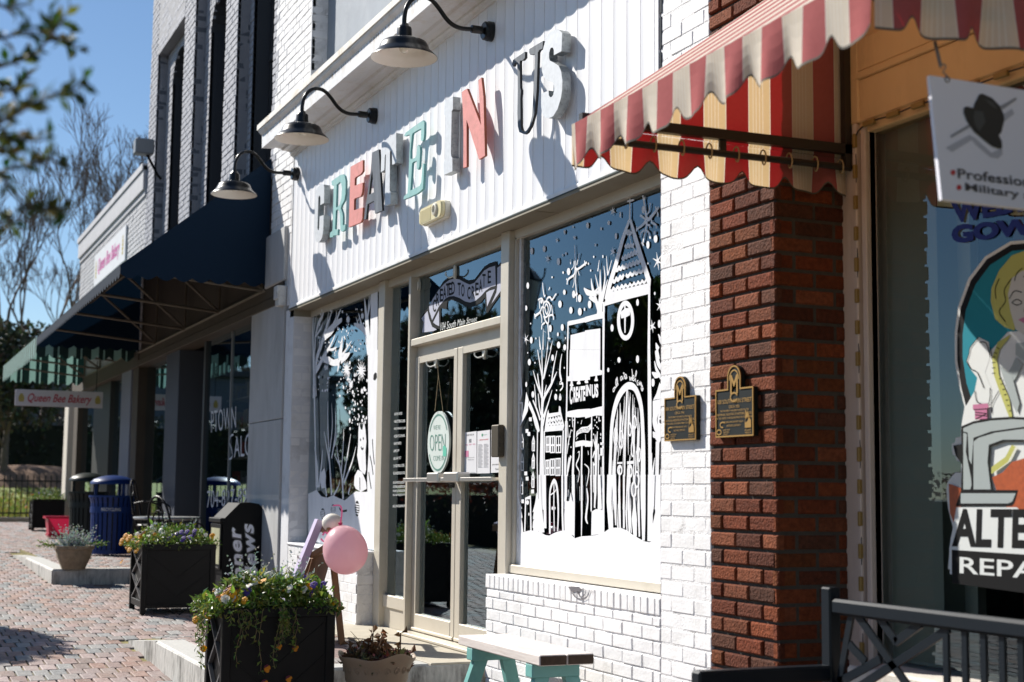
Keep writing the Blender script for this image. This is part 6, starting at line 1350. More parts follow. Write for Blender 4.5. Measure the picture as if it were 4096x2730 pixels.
nb('News', [(1928, 815), (1878, 320), (1992, 320), (2032, 815)], .075, GRY_O, .002); nb('News', [(1932, 808), (1884, 327), (1986, 327), (2027, 808)], .03, LIL, .004)

# ================================================================ IRON BISTRO SET
IRON = mat('black_wrought_iron', (.008, .008, .009), .45, spec=.25)
def bistro_chair(label, cx, cy, z, rot):
    t = thing('iron_chair', label, 'chair', (cx, cy, z), 'iron bistro chairs'); t.rotation_euler = (0, 0, 0)
    c_, s_ = math.cos(rot), math.sin(rot); W = lambda x, y, h: (cx+x*c_-y*s_, cy+x*s_+y*c_, z+h)
    b = MB(); b.lathe((cx, cy, z+.44), [(0, 0), (.20, 0), (.21, -.012), (.20, -.025)], 20); b.build('seat', IRON, t)
    for sx in (-1, 1):
        for sy in (-1, 1): b = MB(); b.tube([W(sx*.14, sy*.14, .43), W(sx*.19, sy*.19, 0)], .010, 6); b.build('leg', IRON, t)
    b = MB(); b.tube(spline([W(-.17, .17, .43), W(-.2, .22, .65), W(-.14, .25, .84), W(0, .26, .91), W(.14, .25, .84), W(.2, .22, .65), W(.17, .17, .43)], 6), .011, 8)
    b.tube([W(.1*math.cos(a), .24, .66+.12*math.sin(a)) for a in [k*.45 for k in range(15)]], .007, 6); b.tube([W(0, .25, .9), W(0, .2, .44)], .007, 6)
    for sx in (-1, 1): b.tube(spline([W(sx*.19, .2, .66), W(sx*.26, .05, .68), W(sx*.26, -.1, .62), W(sx*.2, -.12, .44)], 4), .009, 6)
    b.build('back_frame', IRON, t)
bistro_chair('black wrought iron chair with curled arms left of the newspaper box', -14.05, -.55, .12, math.radians(200))
bistro_chair('black wrought iron chair with round back near the gray column', -15.9, -.45, P2, math.radians(160))
t = thing('bistro_table', 'small round mesh topped iron table behind the planter', 'table', (-15.0, -.5, .13))
b = MB(); b.lathe((-15.0, -.5, .82), [(0, 0), (.33, 0), (.335, -.015), (.32, -.03)], 28); b.build('table_top', mat('gray_mesh_metal', (.30, .31, .31), .45, metal=.4), t)
for k in range(3): a = k*2.1; b = MB(); b.tube([(-15+.05*math.cos(a), -.5+.05*math.sin(a), .8), (-15+.28*math.cos(a), -.5+.28*math.sin(a), .13)], .012, 6); b.build('leg', IRON, t)

t = thing('flood_light', 'small gray flood light box on the corner of the tall gray building', 'light', onY(590, 590, 0))
p = onY(572, 590, -.25); b = MB(); b.bbox(p[0]-.10, p[0]+.10, -.36, -.12, p[2]-.10, p[2]+.10, .015); b.build('housing', mat('gray_metal_housing', (.22, .24, .26), .5), t)
b = MB(); b.tube([(p[0], -.2, p[2]-.08), (p[0], -.05, p[2]-.35), (p[0], .0, p[2]-.4)], .02, 6); b.build('bracket', IRON, t)

# ================================================================ SANDWICH BOARD WITH BALLOONS
LAV = mat('lavender_painted_wood', (.42, .36, .52), .6, var=.06, vscale=10, bump=.001, bscale=30, stain=(.3, .2, .14), stscale=10, stamt=.3); WOODB = mat('brown_wood', (.20, .10, .045), .65, var=.25, vscale=8, streak=(6, 6, 1)); PINKB = mat('pale_wood_edge', (.42, .28, .22), .7, var=.15, vscale=12)
fl_ = onZ(1375, 2655, PZ); top_ = atd(1352, 2110, 9.45); dF = 9.35
t = thing('sandwich_board', 'lavender and brown wooden sandwich board standing before the shop door', 'board', (top_[0], top_[1]-.1, PZ))
A0 = atd(1282, 2090, 9.25); A1 = A0+np.array([-.05, -.42, -.80]); A1[2] = PZ
A0 = onX(1277, 2094, -9.20); base = onX(1110, 2500, -9.20); base = A0+(base-A0)*((A0[2]-PZ)/(A0[2]-base[2]))
R0 = onX(1338, 2270, -9.05); Rb = onX(1375, 2655, -9.05); Rb = R0+(Rb-R0)*((R0[2]-PZ)/(R0[2]-Rb[2])); Rt = onX(1318, 2110, -9.05)
vd_ = A0-CAM; vd_[2] = 0; sx_ = .42*vd_/np.linalg.norm(vd_)
def rail(p, q, w, h, m, nm='rail'): b = MB(); b.bar(p, q, w, h, up=(0, -1, .45)); return b.build(nm, m, t)
nl = np.array([0., -.9, .43])
b = MB(); b.bar(A0+np.array([0, .0, .02]), base, .07, .045, up=(0, -.9, .4)); b.build('rail', LAV, t)
b = MB(); b.bar(A0+sx_, base+sx_, .07, .045, up=(0, -.9, .4)); b.build('rail', LAV, t)
b = MB(); b.bar(Rt, Rb, .032, .036, up=(0, 1, .3)); b.build('leg', WOODB, t)
b = MB(); b.bar(Rt+sx_, Rb+sx_, .032, .036, up=(0, 1, .3)); b.build('leg', WOODB, t)
b = MB(); b.bar(A0+np.array([-.02, .03, -.04]), Rt+np.array([0.0, .05, .045]), .05, .035); b.bar(A0+sx_+np.array([0, .03, -.04]), A0+np.array([.02, .03, -.04]), .03, .045); b.build('top_bar', PINKB, t)
d_ = (base-A0); 
b = MB(); p = [A0+d_*.30+np.array([-.02, .04, 0]), A0+d_*.30+sx_+np.array([.02, .04, 0]), A0+d_*.95+sx_+np.array([.02, .04, 0]), A0+d_*.95+np.array([-.02, .04, 0])]; b.prism(p, (0, .02, 0)); b.build('panel', WOODB, t)
b = MB(); q0 = A0+d_*.30+np.array([.0, .05, .02]); b.bar(q0, Rt+(Rb-Rt)*.22+np.array([0, 0, .06]), .05, .03); q1 = A0+d_*.42; b.prism([q0+np.array([.004, 0, -.02]), Rt+(Rb-Rt)*.24+np.array([.02, 0, .04]), Rt+(Rb-Rt)*.62+np.array([.0, -.12, .0]), A0+d_*.85+np.array([.02, .10, 0])], (-.015, 0, 0)); b.build('inner_panel', WOODB, t)
b = MB(); b.bar(A0+d_*.62+np.array([.03, .16, .08]), A0+d_*.95+np.array([.03, .20, 0]), .03, .03); b.build('stay', LAV, t)
b = MB(); b.bar(Rt+(Rb-Rt)*.88, Rt+(Rb-Rt)*.88+sx_, .02, .03); b.build('cross_bar', WOODB, t)
BALP = mat('pink_balloon', (.93, .64, .69), .3, trans=.5, coat=.15); BALW = mat('white_paper_ball', (.80, .75, .66), .7, var=.05, vscale=20, bump=.006, bscale=18, trans=.1)
bcn = atd(1380, 2200, 9.15); t = thing('balloon', 'round pink balloon tied to the sandwich board', 'balloon', bcn)
rr = 97*9.15/F_PX; b = MB(); prof = []
for k in range(25):
    a = math.pi*k/24; prof.append((max(.0005, rr*.92*math.sin(a)*(1+.06*math.cos(a))), rr*1.02*math.cos(a)))
b.lathe((0, 0, 0), prof, 40, axis=Matrix.Rotation(math.radians(195), 3, 'X') @ Matrix.Rotation(math.radians(12), 3, 'Y')); b.v = [(x+bcn[0], y+bcn[1], z+bcn[2]) for x, y, z in b.v]; b.build('skin', BALP, t, smooth=True)
knot = bcn+np.array([-.02, -.03, rr*1.03]); b = MB(); b.lathe(knot, [(.004, -.015), (.010, 0), (.014, .012), (.004, .014)], 10); b.build('knot', mat('deep_pink_rubber', (.50, .03, .12), .4), t)
RIB = mat('pink_ribbon', (.68, .14, .30), .4, trans=.2); b = MB()
for pts in ([(1362, 2090), (1367, 2060), (1366, 2035), (1360, 2024), (1345, 2022), (1332, 2024)], [(1345, 2110), (1325, 2120), (1310, 2135), (1300, 2130), (1290, 2142)], [(1283, 2155), (1290, 2163), (1296, 2168)], [(1355, 2098), (1362, 2092), (1368, 2100)]):
    P = spline([atd(u, v, 9.2) for u, v in pts], 6); ribbon(b, P, .010, n=(.92, -.4, 0))
b.build('ribbon', RIB, t)
wc = atd(1329, 2092, 9.35); t = thing('paper_ball', 'white crinkled paper ball resting on top of the sandwich board', 'ball', wc)
b = MB(); rw = 41*9.35/F_PX; b.lathe(wc, [(max(.0005, rw*math.sin(math.pi*k/16)), rw*.9*math.cos(math.pi*k/16)) for k in range(17)], 28); b.build('skin', BALW, t, smooth=True)

# ================================================================ DEAD POT PLANT
pc = atd(1508, 2618, 7.25); zg = gz(pc[0]); RP = 155*7.25/F_PX
POT = mat('taupe_plastic_pot', (.27, .20, .135), .5, var=.08, vscale=10)
t = thing('flower_pot', 'taupe fluted plastic pot of withered leaves in front of the step', 'pot', (pc[0], pc[1], zg))
b = MB(); H = pc[2]-zg; n = 72; vs = []; prof = [(.62, 0), (.66, .05), (.70, .3), (.745, .62), (.755, .66), (.80, .70), (.835, .82), (.90, .92), (1.0, .985), (1.0, 1.0), (.94, .99), (.86, .93), (.80, .82)]
for i, (rr, hh) in enumerate(prof):
    for k in range(n):
        a = 2*math.pi*k/n; f = 1-.022*abs(math.sin(a*15)) if i < 4 else 1; wob = .025*math.sin(3*a+.8)+.02*math.sin(5*a) if hh > .9 else 0
        vs.append((pc[0]+math.cos(a)*rr*f*RP, pc[1]+math.sin(a)*rr*f*RP, zg+(hh+wob)*H))
fs = []
for i in range(len(prof)-1):
    for k in range(n): fs.append((i*n+k, i*n+(k+1) % n, (i+1)*n+(k+1) % n, (i+1)*n+k))
b.faces(vs, fs); b.build('pot', POT, t, smooth=45)
b = MB()
for k in range(20):                                              # moulded swirls of the rim band
    a0 = 2*math.pi*k/20
    P = []
    for i in range(14): ph = i*.55; ra = .028*(1-i/16); a = a0+ra*math.cos(ph)/.12*.45; z = zg+H*.83+ra*math.sin(ph)*.9; rr = .80+.05*(z-zg-H*.75)/(H*.12)*.8; P.append((pc[0]+math.cos(a)*RP*(rr+.03), pc[1]+math.sin(a)*RP*(rr+.03), z))
    b.tube(P, .0022, 4)
b.build('relief', POT, t)
b = MB(); b.lathe((pc[0], pc[1], zg+H*.88), [(0, .02), (RP*.5, .015), (RP*.86, 0)], 24); b.build('soil', SOIL, t)
DEAD = mat('withered_leaf', (.13, .07, .035), .8, attr=True, var=.3, vscale=40, trans=.15); b = MB(); r = random.Random(77)
for _ in range(620):
    a, q = r.uniform(0, 6.28), RP*.86*math.sqrt(r.random()); b.col = tuple(c*r.uniform(.5, 1.6) for c in r.choice([(.12, .07, .035), (.07, .045, .025), (.18, .11, .06), (.10, .05, .02)]))
    leaf(b, (pc[0]+q*math.cos(a), pc[1]+q*math.sin(a), zg+H*.9+r.uniform(.0, .05)), rdir(r, .2), rdir(r), r.uniform(.015, .05), r.uniform(.01, .03), r.uniform(-.6, .8))
for k in range(14):
    y = pc[1]+r.uniform(-.10, .13); p = Vector((pc[0]+r.uniform(-.1, .1), y, zg+H*.92)); h = r.uniform(.04, .10) if k > 4 else .14
    P = [p+Vector((0, .015*i*math.sin(k), h*i/4)) for i in range(5)]; b.col = (.10, .05, .02); b.tube(P, .004, 5)
    b.col = r.choice([(.20, .07, .015), (.11, .045, .015), (.13, .07, .03)])
    for _k in range(6): leaf(b, P[-1]-Vector((0, 0, .02*_k)), rdir(r, .2), rdir(r), r.uniform(.03, .06), r.uniform(.02, .035), .7)
b.build('withered_leaves', DEAD, t)
b = MB()
for u0, v0, u1, v1 in ((1460, 2590, 1402, 2525), (1450, 2600, 1415, 2545), (1505, 2580, 1520, 2545), (1490, 2585, 1450, 2555)): b.tube([atd(u0, v0, 7.25), atd(u1, v1, 7.25)], [.003, .001], 5)
b.build('dry_stalks', DRY, t)

# ================================================================ TEAL BENCH
WOODW = mat('whitewashed_plank', (.66, .60, .56), .7, var=.10, vscale=10, bump=.0015, bscale=50, stain=(.35, .26, .22), stscale=9, stamt=.45, streak=(.25, 2, 2)); ENDG = mat('dark_end_grain', (.05, .03, .018), .85, var=.4, vscale=40)
TEALP = mat('teal_bench_paint', (.16, .40, .37), .5, var=.10, vscale=10, bump=.001, bscale=30, stain=(.05, .2, .2), stscale=9, stamt=.35)
bx0, bx1, by0, by1, bz = -7.22, -6.20, -.41, -.125, .35
t = thing('bench', 'low bench of whitewashed planks on splayed teal legs', 'bench', ((bx0+bx1)/2, (by0+by1)/2, gz(-6.7)))
zg = gz(-6.7)
for k in range(2):
    ya = by0+k*(by1-by0)/2; b = MB(); b.bbox(bx0, bx1-.001, ya+.001, ya+(by1-by0)/2-.001, bz-.05, bz, .005); b.poly([(bx1, ya+.006, bz-.046), (bx1, ya+(by1-by0)/2-.004, bz-.046), (bx1, ya+(by1-by0)/2-.004, bz-.004), (bx1, ya+.006, bz-.004)], 1); b.build('seat_plank', [WOODW, ENDG], t)
for xc in (bx0+.15, bx1-.13):
    b = MB(); b.bbox(xc-.04, xc+.04, by0+.005, by1-.03, bz-.115, bz-.051, .004); b.build('cleat', TEALP, t)
    for s in (-1, 1):
        y_ = (by0+by1)/2; b = MB(); b.bar((xc, y_+s*.07, bz-.09), (xc+(.06 if xc > -6.7 else -.06), y_+s*.19, zg), .07, .045, up=(1, 0, 0)); b.build('leg', TEALP, t)

# ================================================================ METAL BENCH
MBL = mat('black_powder_coat', (.007, .011, .016), .38, spec=.25)
yb = -.08; m4 = (2696, 1930, 1400/2353); zgb = gz(-4)
bk = lambda pts: cY(m4, pts, yb)
t = thing('metal_bench', 'black metal park bench with lattice back beside the tailor window', 'bench', (-3.6, -.35, zgb))
def bars(nm, segs, w, d=.012):
    b = MB()
    for p, q in segs:
        P, Q = bk([p, q]); b.bar(P, Q, d, w, up=(0, 0, 1) if abs(P[0]-Q[0]) > abs(P[2]-Q[2]) else (1, 0, 0))
    return b.build(nm, MBL, t)
P = bk([(1052, 705), (1000, 1300)]); b = MB(); b.bbox(P[0][0]-.028, P[0][0]+.028, yb-.025, yb+.025, zgb, P[0][2], .006); b.build('post', MBL, t)
px0 = P[0][0]
P, Q = bk([(1085, 830), (2353, 985)]); Q = P+(Q-P)*1.6; zr = P[2]
b = MB(); b.bbox(px0+.028, px0+1.5, yb-.022, yb+.022, zr-.03, zr+.026, .010); b.build('top_rail', MBL, t)
bars('lattice', [((1195, 880), (1105, 1400)), ((1225, 880), (1610, 1420)), ((1375, 900), (1500, 1075)), ((1660, 950), (1490, 1075)), ((1850, 985), (1150, 1440)), ((1390, 1190), (1110, 1345)), ((1180, 1090), (1290, 1210))], .030, .010)
b = MB()
for k in range(7):
    x = onY(*crop(m4, [(1830+k*126, 1000+k*14)])[0], yb)[0]; b = MB(); b.bbox(x-.014, x+.014, yb-.006, yb+.006, .22, zr-.025, .002); b.build('slat', MBL, t)
b = MB(); b.bbox(px0, px0+1.5, yb-.5, yb-.03, .14, .17, .008); b.build('seat', MBL, t)
a0 = onX(*crop(m4, [(140, 1268)])[0], px0); a1 = onX(*crop(m4, [(975, 1246)])[0], px0)
b = MB(); b.bbox(px0-.03, px0+.03, a0[1], yb-.02, a0[2]-.055, a0[2], .008); b.build('arm_rest', MBL, t)
b = MB(); b.bbox(px0-.025, px0+.025, a0[1]+.02, a0[1]+.065, zgb, a0[2]-.05, .006); b.build('leg', MBL, t)
b = MB(); b.bbox(px0+1.47, px0+1.52, yb-.025, yb+.025, zgb, zr+.08, .006); b.build('post', MBL, t)

# ================================================================ THINGS ON THE SHOP DOORS
d5 = (1500, 1300, 600/1680); YDr = .168
SIGNG = mat('pale_green_sign', (.60, .66, .62), .5, var=.03, vscale=8); SIGNT = mat('dull_green_groove', (.10, .24, .19), .6)
ctr = cY((1000, 1400, 1100/2156), [(1475, 725), (1392, 725), (1560, 725), (1475, 482), (1475, 972)], YDr-.02)
t = thing('door_sign', 'oval pale green open sign hung by twine in the left door', 'sign', ctr[0])
cx, cz = ctr[0][0], (ctr[3][2]+ctr[4][2])/2; rx = abs(ctr[2][0]-ctr[1][0])/2; rz = abs(ctr[3][2]-ctr[4][2])/2; ys = YDr-.02
E2 = lambda k, a0=0, a1=360, y=ys, n=48: [(cx+rx*k*math.cos(math.radians(a0+(a1-a0)*i/n)), y, cz+rz*k*math.sin(math.radians(a0+(a1-a0)*i/n))) for i in range(n+1)]
b = MB(); b.prism(E2(1)[:-1], (0, .014, 0)); b.build('board', SIGNG, t)
b = MB()
for a0, a1 in ((25, 155), (205, 335)): ribbon(b, E2(.88, a0, a1, ys-.0015, 24), .012)
g5 = (1000, 1400, 1100/2156)
for s, q in (("WE'RE", [(1437, 592), (1492, 588), (1492, 622), (1437, 628)]), ('OPEN', [(1408, 668), (1532, 656), (1532, 790), (1410, 794)]), ('COME IN', [(1436, 832), (1520, 828), (1520, 868), (1438, 870)])): text_quad(b, s, cY(g5, q, ys-.0015), 0, 0, -.012)
b.build('lettering', SIGNT, t)
b = MB(); hk = cY(g5, [(1470, 120), (1450, 480), (1515, 495), (1478, 200)], ys-.012); b.tube([hk[0], hk[3], hk[1]], .0022, 5); b.tube([hk[3], hk[2]], .0022, 5); b.build('twine', CORD, t)
t2_ = [cY(g5, p, YDr-.022) for p in ([(1512, 755), (1525, 750), (1540, 770), (1540, 835), (1512, 835)],)]
b = MB(); b.flat(t2_[0]); b.build('sticker', mat('mint_sticker', (.12, .50, .36), .5), t)
HOOKM = mat('white_hook_plastic', (.62, .63, .58), .4)
def hook(label, pts_c, c, y):
    P = cY(c, pts_c, y); t = thing('wall_hook', label, 'hook', P[0], 'stick-on double hooks')
    c0, top, bot, l, r = P; b = MB(); w_ = abs(l[0]-r[0])*.28
    b.prism([(c0[0]+w_*.5*math.cos(a), y, (top[2]+bot[2])/2+abs(top[2]-bot[2])/2*math.sin(a)) for a in [k*math.pi/9 for k in range(18)]], (0, .012, 0)); b.build('plate', HOOKM, t)
    for q, s in ((l, -1), (r, 1)): b = MB(); b.tube(spline([(c0[0], y, bot[2]+.02), (c0[0]+(q[0]-c0[0])*.6, y-.02, bot[2]+.012), (q[0], y-.03, (c0[2]+bot[2])/2+.01), (q[0]+s*.004, y-.03, c0[2]+.01)], 4), .005, 6); b.build('prong', HOOKM, t)
hook('white double hook with twine at the top of the left door', [(1452, 95), (1452, 45), (1452, 145), (1420, 95), (1495, 100)], g5, YDr)
hook('empty white double hook at the top of the right door', [(1830, 30), (1830, -65), (1830, 75), (1798, 25), (1875, 25)], g5, YDr)
hook('white double hook above the ribbon painting in the transom', [(660, 340), (660, 230), (660, 435), (602, 330), (738, 345)], H1, .165)
hook('white double hook at the corner of the transom window', [(122, 530), (122, 430), (122, 635), (62, 520), (180, 540)], H1, .165)
POSTER = mat('white_paper', (.66, .65, .67), .6, var=.02, vscale=10)
def poster(label, q, ink):
    P = cY(g5, q, YDr+.004); t = thing('poster', label, 'poster', P[3], 'notices taped to the right door')
    b = MB(); b.prism(P, (0, .002, 0)); b.build('sheet', POSTER, t)
    f = lambda a, c: np.array(P[0])*(1-a)*(1-c)+np.array(P[1])*a*(1-c)+np.array(P[2])*a*c+np.array(P[3])*(1-a)*c+np.array((0, -.001, 0)); return t, f
def pt(t, f, items, m):
    b = MB()
    for s, a0, a1, c0, c1 in items:
        Q = [f(a0, c0), f(a1, c0), f(a1, c1), f(a0, c1)]
        if s: text_quad(b, s, Q, 0, 0, .015)
        else: b.poly(Q)
    b.build('print', m, t)
PPINK = mat('pink_print', (.55, .18, .30), .6); PDARK = mat('dark_print', (.10, .10, .11), .6); PGREEN = mat('green_print', (.04, .25, .12), .6)
t, f = poster('white notice with pink symbols reading know your Ws', [(1678, 650), (1776, 638), (1776, 968), (1678, 970)], 0)
pt(t, f, [('KNOW YOUR Ws', .2, .8, .05, .09), ('', .08, .92, .985, .99), ('Thank you', .3, .8, .66, .69), ('protecting each other', .15, .85, .61, .635)]+[('', .42+.05*k, .44+.05*k, .17, .26) for k in range(4)], PDARK)
pt(t, f, [('WEAR', .1, .32, .29, .32), ('WAIT', .4, .62, .29, .32), ('WASH', .7, .92, .29, .32), ('', .08, .38, .45, .60)], PPINK)
t, f = poster('white notice with a green emblem and columns of small print', [(1782, 640), (1880, 628), (1880, 968), (1780, 970)], 0)
pt(t, f, [('', a, a+(.36 if k % 3 else .28), .32+.028*k, .327+.028*k) for k in range(20) for a in (.08, .54)], PDARK); pt(t, f, [('NC EMERGENCY MANAGEMENT', .15, .9, .2, .225)], RED_P)
pt(t, f, [('', .36, .46, .07, .13), ('GASTON COUNTY', .5, .8, .09, .11)], PGREEN)
t, f = poster('white notice about health partly behind the bronze lock box', [(1890, 627), (1990, 615), (1990, 960), (1888, 965)], 0)
pt(t, f, [('PLEASE HELP', .3, .8, .1, .125), ('KEEP YOURSELF AND', .1, .9, .16, .185), ('AROUND YOU', .25, .8, .21, .235), ('HEALTHY', .3, .85, .27, .31), ('UPON ENTRY TO', .1, .9, .8, .83), ('Thank You', .35, .8, .9, .94)], PDARK)
b = MB(); P = cY(d5, [(955, 1420), (988, 1416), (984, 1830), (950, 1835)], YDr+.004); b.flat(P); sticker = b.build('pull_plate', BLACK, DOOR_R)
b = MB()
for k, ch in enumerate('PULL'): text_quad(b, ch, cY(d5, [(962, 1435+k*95), (980, 1433+k*95), (979, 1475+k*95), (961, 1477+k*95)], YDr+.002))
b.build('lettering', WHT, sticker)
# paint drips on the white sill
b = MB(); r = random.Random(14); SPL = mat('purple_gray_paint_drip', (.13, .12, .13), .7); k4 = (1850, 2150, 600/2138)
for _ in range(26):
    x = r.uniform(1490, 1880); l = r.uniform(30, 190)*(1-abs(x-1640)/420); ribbon(b, cY(k4, [(x, 700+(x-1490)*.13), (x+2, 700+(x-1490)*.13+l)], -.0085), .0022)
for a in ((1560, 790, 1620, 860, 1700, 880, 1780, 840, 1810, 760), (1640, 770, 1680, 850, 1740, 820, 1760, 750)): ribbon(b, spline(cY(k4, list(zip(a[::2], a[1::2])), -.009), 4), .006)
b.flat(cY(k4, [(1500, 700), (1560, 700), (1660, 705), (1700, 740), (1640, 800), (1600, 770), (1560, 780)], -.009)); b.build('paint_drips', SPL, BW)
# ================================================================ FAR BACKGROUND ON THE LEFT
t = thing('iron_fence', 'black iron picket fence along the lawn behind the far planter', 'fence', (-31.6, -.5, .46))
b = MB(); y = -5.0
while y < 3.5: b.box(-31.61, -31.59, y, y+.022, .44, 1.36); y += .115
b.box(-31.62, -31.58, -5, 3.5, .56, .59); b.box(-31.62, -31.58, -5, 3.5, 1.22, 1.25); b.build('picket_panel', BLACK, t)
for yy in (-3.4, -1.0, 1.4): b = MB(); b.bbox(-31.64, -31.56, yy, yy+.07, .44, 1.42, .01); b.build('post', BLACK, t)
GRB = mat('grass_blade', (.2, .24, .05), .8, attr=True, trans=.3); b = MB(); r = random.Random(3)
for _ in range(9000):
    x = -31.2-abs(r.gauss(0, 5)); y = r.uniform(-3, 4.5); z = float(np.interp(x, LX[::-1], LZ[::-1])); h = r.uniform(.05, .11); b.col = tuple(c*r.uniform(.7, 1.3) for c in r.choice([(.16, .22, .03), (.24, .25, .05), (.30, .25, .09)]))
    a = r.uniform(0, 6.28); w_ = .03; b.poly([(x-w_*math.cos(a), y-w_*math.sin(a), z), (x+w_*math.cos(a), y+w_*math.sin(a), z), (x+r.uniform(-.04, .04), y+r.uniform(-.04, .04), z+h)])
g = b.build('grass', GRB); tag(g, 'sunlit yellow green lawn grass behind the iron fence', 'grass', kind='stuff')
MUL = mat('mulch', (.22, .13, .08), .95, var=.4, vscale=14, bump=.02, bscale=20); b = MB(); vs = []; n = 24
b.lathe((-44.5, .9, 1.1), [(3.2, 0), (2.6, .28), (1.8, .5), (.9, .62), (0, .66)], n, sx=.6, sy=1.); struct(b.build('mulch_bed', MUL, smooth=True))
t = thing('dark_building', 'dark shaded low building behind the trees far left', 'building', (-62, 1, 1.5)); b = MB(); b.box(-70, -58, -14, 9, 1, 5.6); b.build('wall', mat('slate_blue_wall', (.10, .115, .14), .8, var=.1, vscale=2), t)
b = MB(); b.bbox(-70.3, -57.7, -14.3, 9.3, 5.6, 5.85, .03); b.build('roof', DARKWOOD, t)
t = thing('brick_post', 'thin reddish brick gate post at the edge of the far lawn', 'post', (-40, .5, .9)); p = onX(262, 1900, -40.)
b = MB(); b.bbox(-40.2, -39.8, p[1]-.05, p[1]+.10, .9, 2.75, .02); b.build('shaft', mat('far_red_brick', (.25, .10, .06), .85, var=.3, vscale=20), t)
EVG = mat('evergreen_leaf', (.05, .08, .025), .55, attr=True, trans=.2); BARK = mat('gray_bark', (.12, .095, .075), .9, var=.25, vscale=8, bump=.01, bscale=20)
def ecol(r): return tuple(c*r.uniform(.6, 1.4) for c in r.choice([(.035, .045, .02), (.05, .06, .028), (.075, .08, .04), (.025, .035, .016)]))
def clump_crown(b, r, c, rad, n, l, cf=ecol, shell=.55):
    for _ in range(n):
        d = rdir(r); q = shell+(1-shell)*r.random(); p = Vector(c)+Vector((d.x*rad[0]*q, d.y*rad[1]*q, d.z*rad[2]*q)); b.col = cf(r); s = r.uniform(.6, 1.3)
        leaf(b, p, (d+rdir(r)*1.0), rdir(r, .3), l*s, l*.5*s)
def leafy_tree(label, x, y, z, h, rad, seed, nleaf, l, group, name='evergreen_tree', trunk_h=.45):
    t = thing(name, label, 'tree', (x, y, z), group); r = random.Random(seed); tb = MB(); fb = MB()
    tb.tube([(x, y, z), (x+.05, y, z+h*trunk_h*.5), (x-.05, y+.1, z+h*.7)], [h*.022+.03, h*.018+.02, .03], 8)
    for k in range(7):
        a = r.uniform(0, 6.28); z0_ = z+h*r.uniform(trunk_h*.5, trunk_h); q = Vector((x+math.cos(a)*rad*.7, y+math.sin(a)*rad*.7, z0_+h*.28)); tb.tube([(x, y, z0_), Vector((x, y, z0_))*.45+q*.55+Vector((0, 0, .1)), q], [.05, .035, .01], 5)
    for k in range(16):
        a = r.uniform(0, 6.28); q = r.uniform(.1, .75); zz = z+h*(trunk_h+(1-trunk_h)*r.uniform(.05, .9)); taper = 1-.5*max(0, (zz-z)/h-.5)*2
        clump_crown(fb, r, (x+math.cos(a)*rad*q*taper, y+math.sin(a)*rad*q*taper, zz), (rad*.42, rad*.42, h*.13), nleaf//16, l)
    tb.build('trunk', BARK, t); fb.build('crown', EVG, t); return t
leafy_tree('small broadleaf tree with dark forked trunk behind the hanging bakery sign', -43.5, .2, 1.1, 4.6, 2.2, 5, 5200, .20, None, 'broadleaf_tree', .42)
def hedge(name, label, x0, x1, y0, y1, z, h, n, l, seed, cf, top=None):
    r = random.Random(seed); b = MB(); t = thing(name, label, 'hedge', ((x0+x1)/2, (y0+y1)/2, z))
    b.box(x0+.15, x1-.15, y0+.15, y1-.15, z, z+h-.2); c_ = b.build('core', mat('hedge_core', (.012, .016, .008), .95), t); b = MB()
    for _ in range(n):
        s = r.random(); x, y = r.uniform(x0, x1), r.uniform(y0, y1); zz = z+h*(r.random()**.7)
        k = r.randrange(5)
        if k == 0: zz = z+h+r.gauss(0, .06)
        elif k == 1: x = x1+r.gauss(0, .05)
        elif k == 2: y = y0+r.gauss(0, .05)
        elif k == 3: y = y1+r.gauss(0, .05)
        else: x = x0+r.gauss(0, .05)
        b.col = (top(r) if top and zz > z+h*.78 else cf(r)); leaf(b, (x, y, zz), rdir(r, .3), rdir(r, .3), l*r.uniform(.7, 1.3), l*.5)
    b.build('leaves', EVG, t); return t
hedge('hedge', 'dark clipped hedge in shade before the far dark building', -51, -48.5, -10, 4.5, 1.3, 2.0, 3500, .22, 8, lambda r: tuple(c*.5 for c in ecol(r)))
TWIG = mat('bare_branch', (.17, .125, .10), .9, var=.2, vscale=5)
def bare_tree(label, x, y, z, h, seed, group, spread=.36, depth=7, lean=(0, 0)):
    t = thing('bare_tree', label, 'tree', (x, y, z), group); r = random.Random(seed); tk = MB(); br = MB()
    def grow(p, d, L, rad, k):
        n = 3; P = [p]; dd = d.copy()
        for i in range(n): dd = (dd+rdir(r)*.10+Vector((0, 0, .05))).normalized(); P.append(P[-1]+dd*L/n)
        (tk if k <= 1 else br).tube(P, [rad, rad*.88, rad*.78, rad*.66], 7 if k < 2 else (5 if k < 3 else 3), cap=False)
        if k >= depth: return
        for i in range(2 if k == 0 else r.choice([2, 3, 3])):
            q = P[r.choice([2, 3, 3])] if k else P[3 if i < 2 else 2]
            nd = (dd+rdir(r)*spread*1.3+Vector((0, 0, .12))).normalized(); grow(q, nd, L*r.uniform(.62, .86), max(rad*.60, .009), k+1)
    for s in range(4): grow(Vector((x+(s%2)*.2, y+(s-1.5)*.15, z)), Vector((lean[0]+.12*(s%2-.5), lean[1]+.17*(s-1.5), 1)).normalized(), h*.25, h*.009, 0)
    tk.build('trunk', TWIG, t); br.build('branches', TWIG, t); return t
bare_tree('tall bare winter tree with many upright stems beyond the lawn, left', -52, -2.2, 1.3, 12.5, 4, 'bare trees beyond the lawn')
bare_tree('bare winter tree rising directly left of the bakery parapet', -50, 1.6, 1.3, 13, 9, 'bare trees beyond the lawn')
bare_tree('pale bare treetop showing behind the sloping bakery parapet', -46, 7.2, 1.0, 13.5, 15, 'bare trees beyond the lawn')
bare_tree('bare winter tree partly hidden behind the near green leaves', -58, -6.2, 1.4, 13, 23, 'bare trees beyond the lawn')

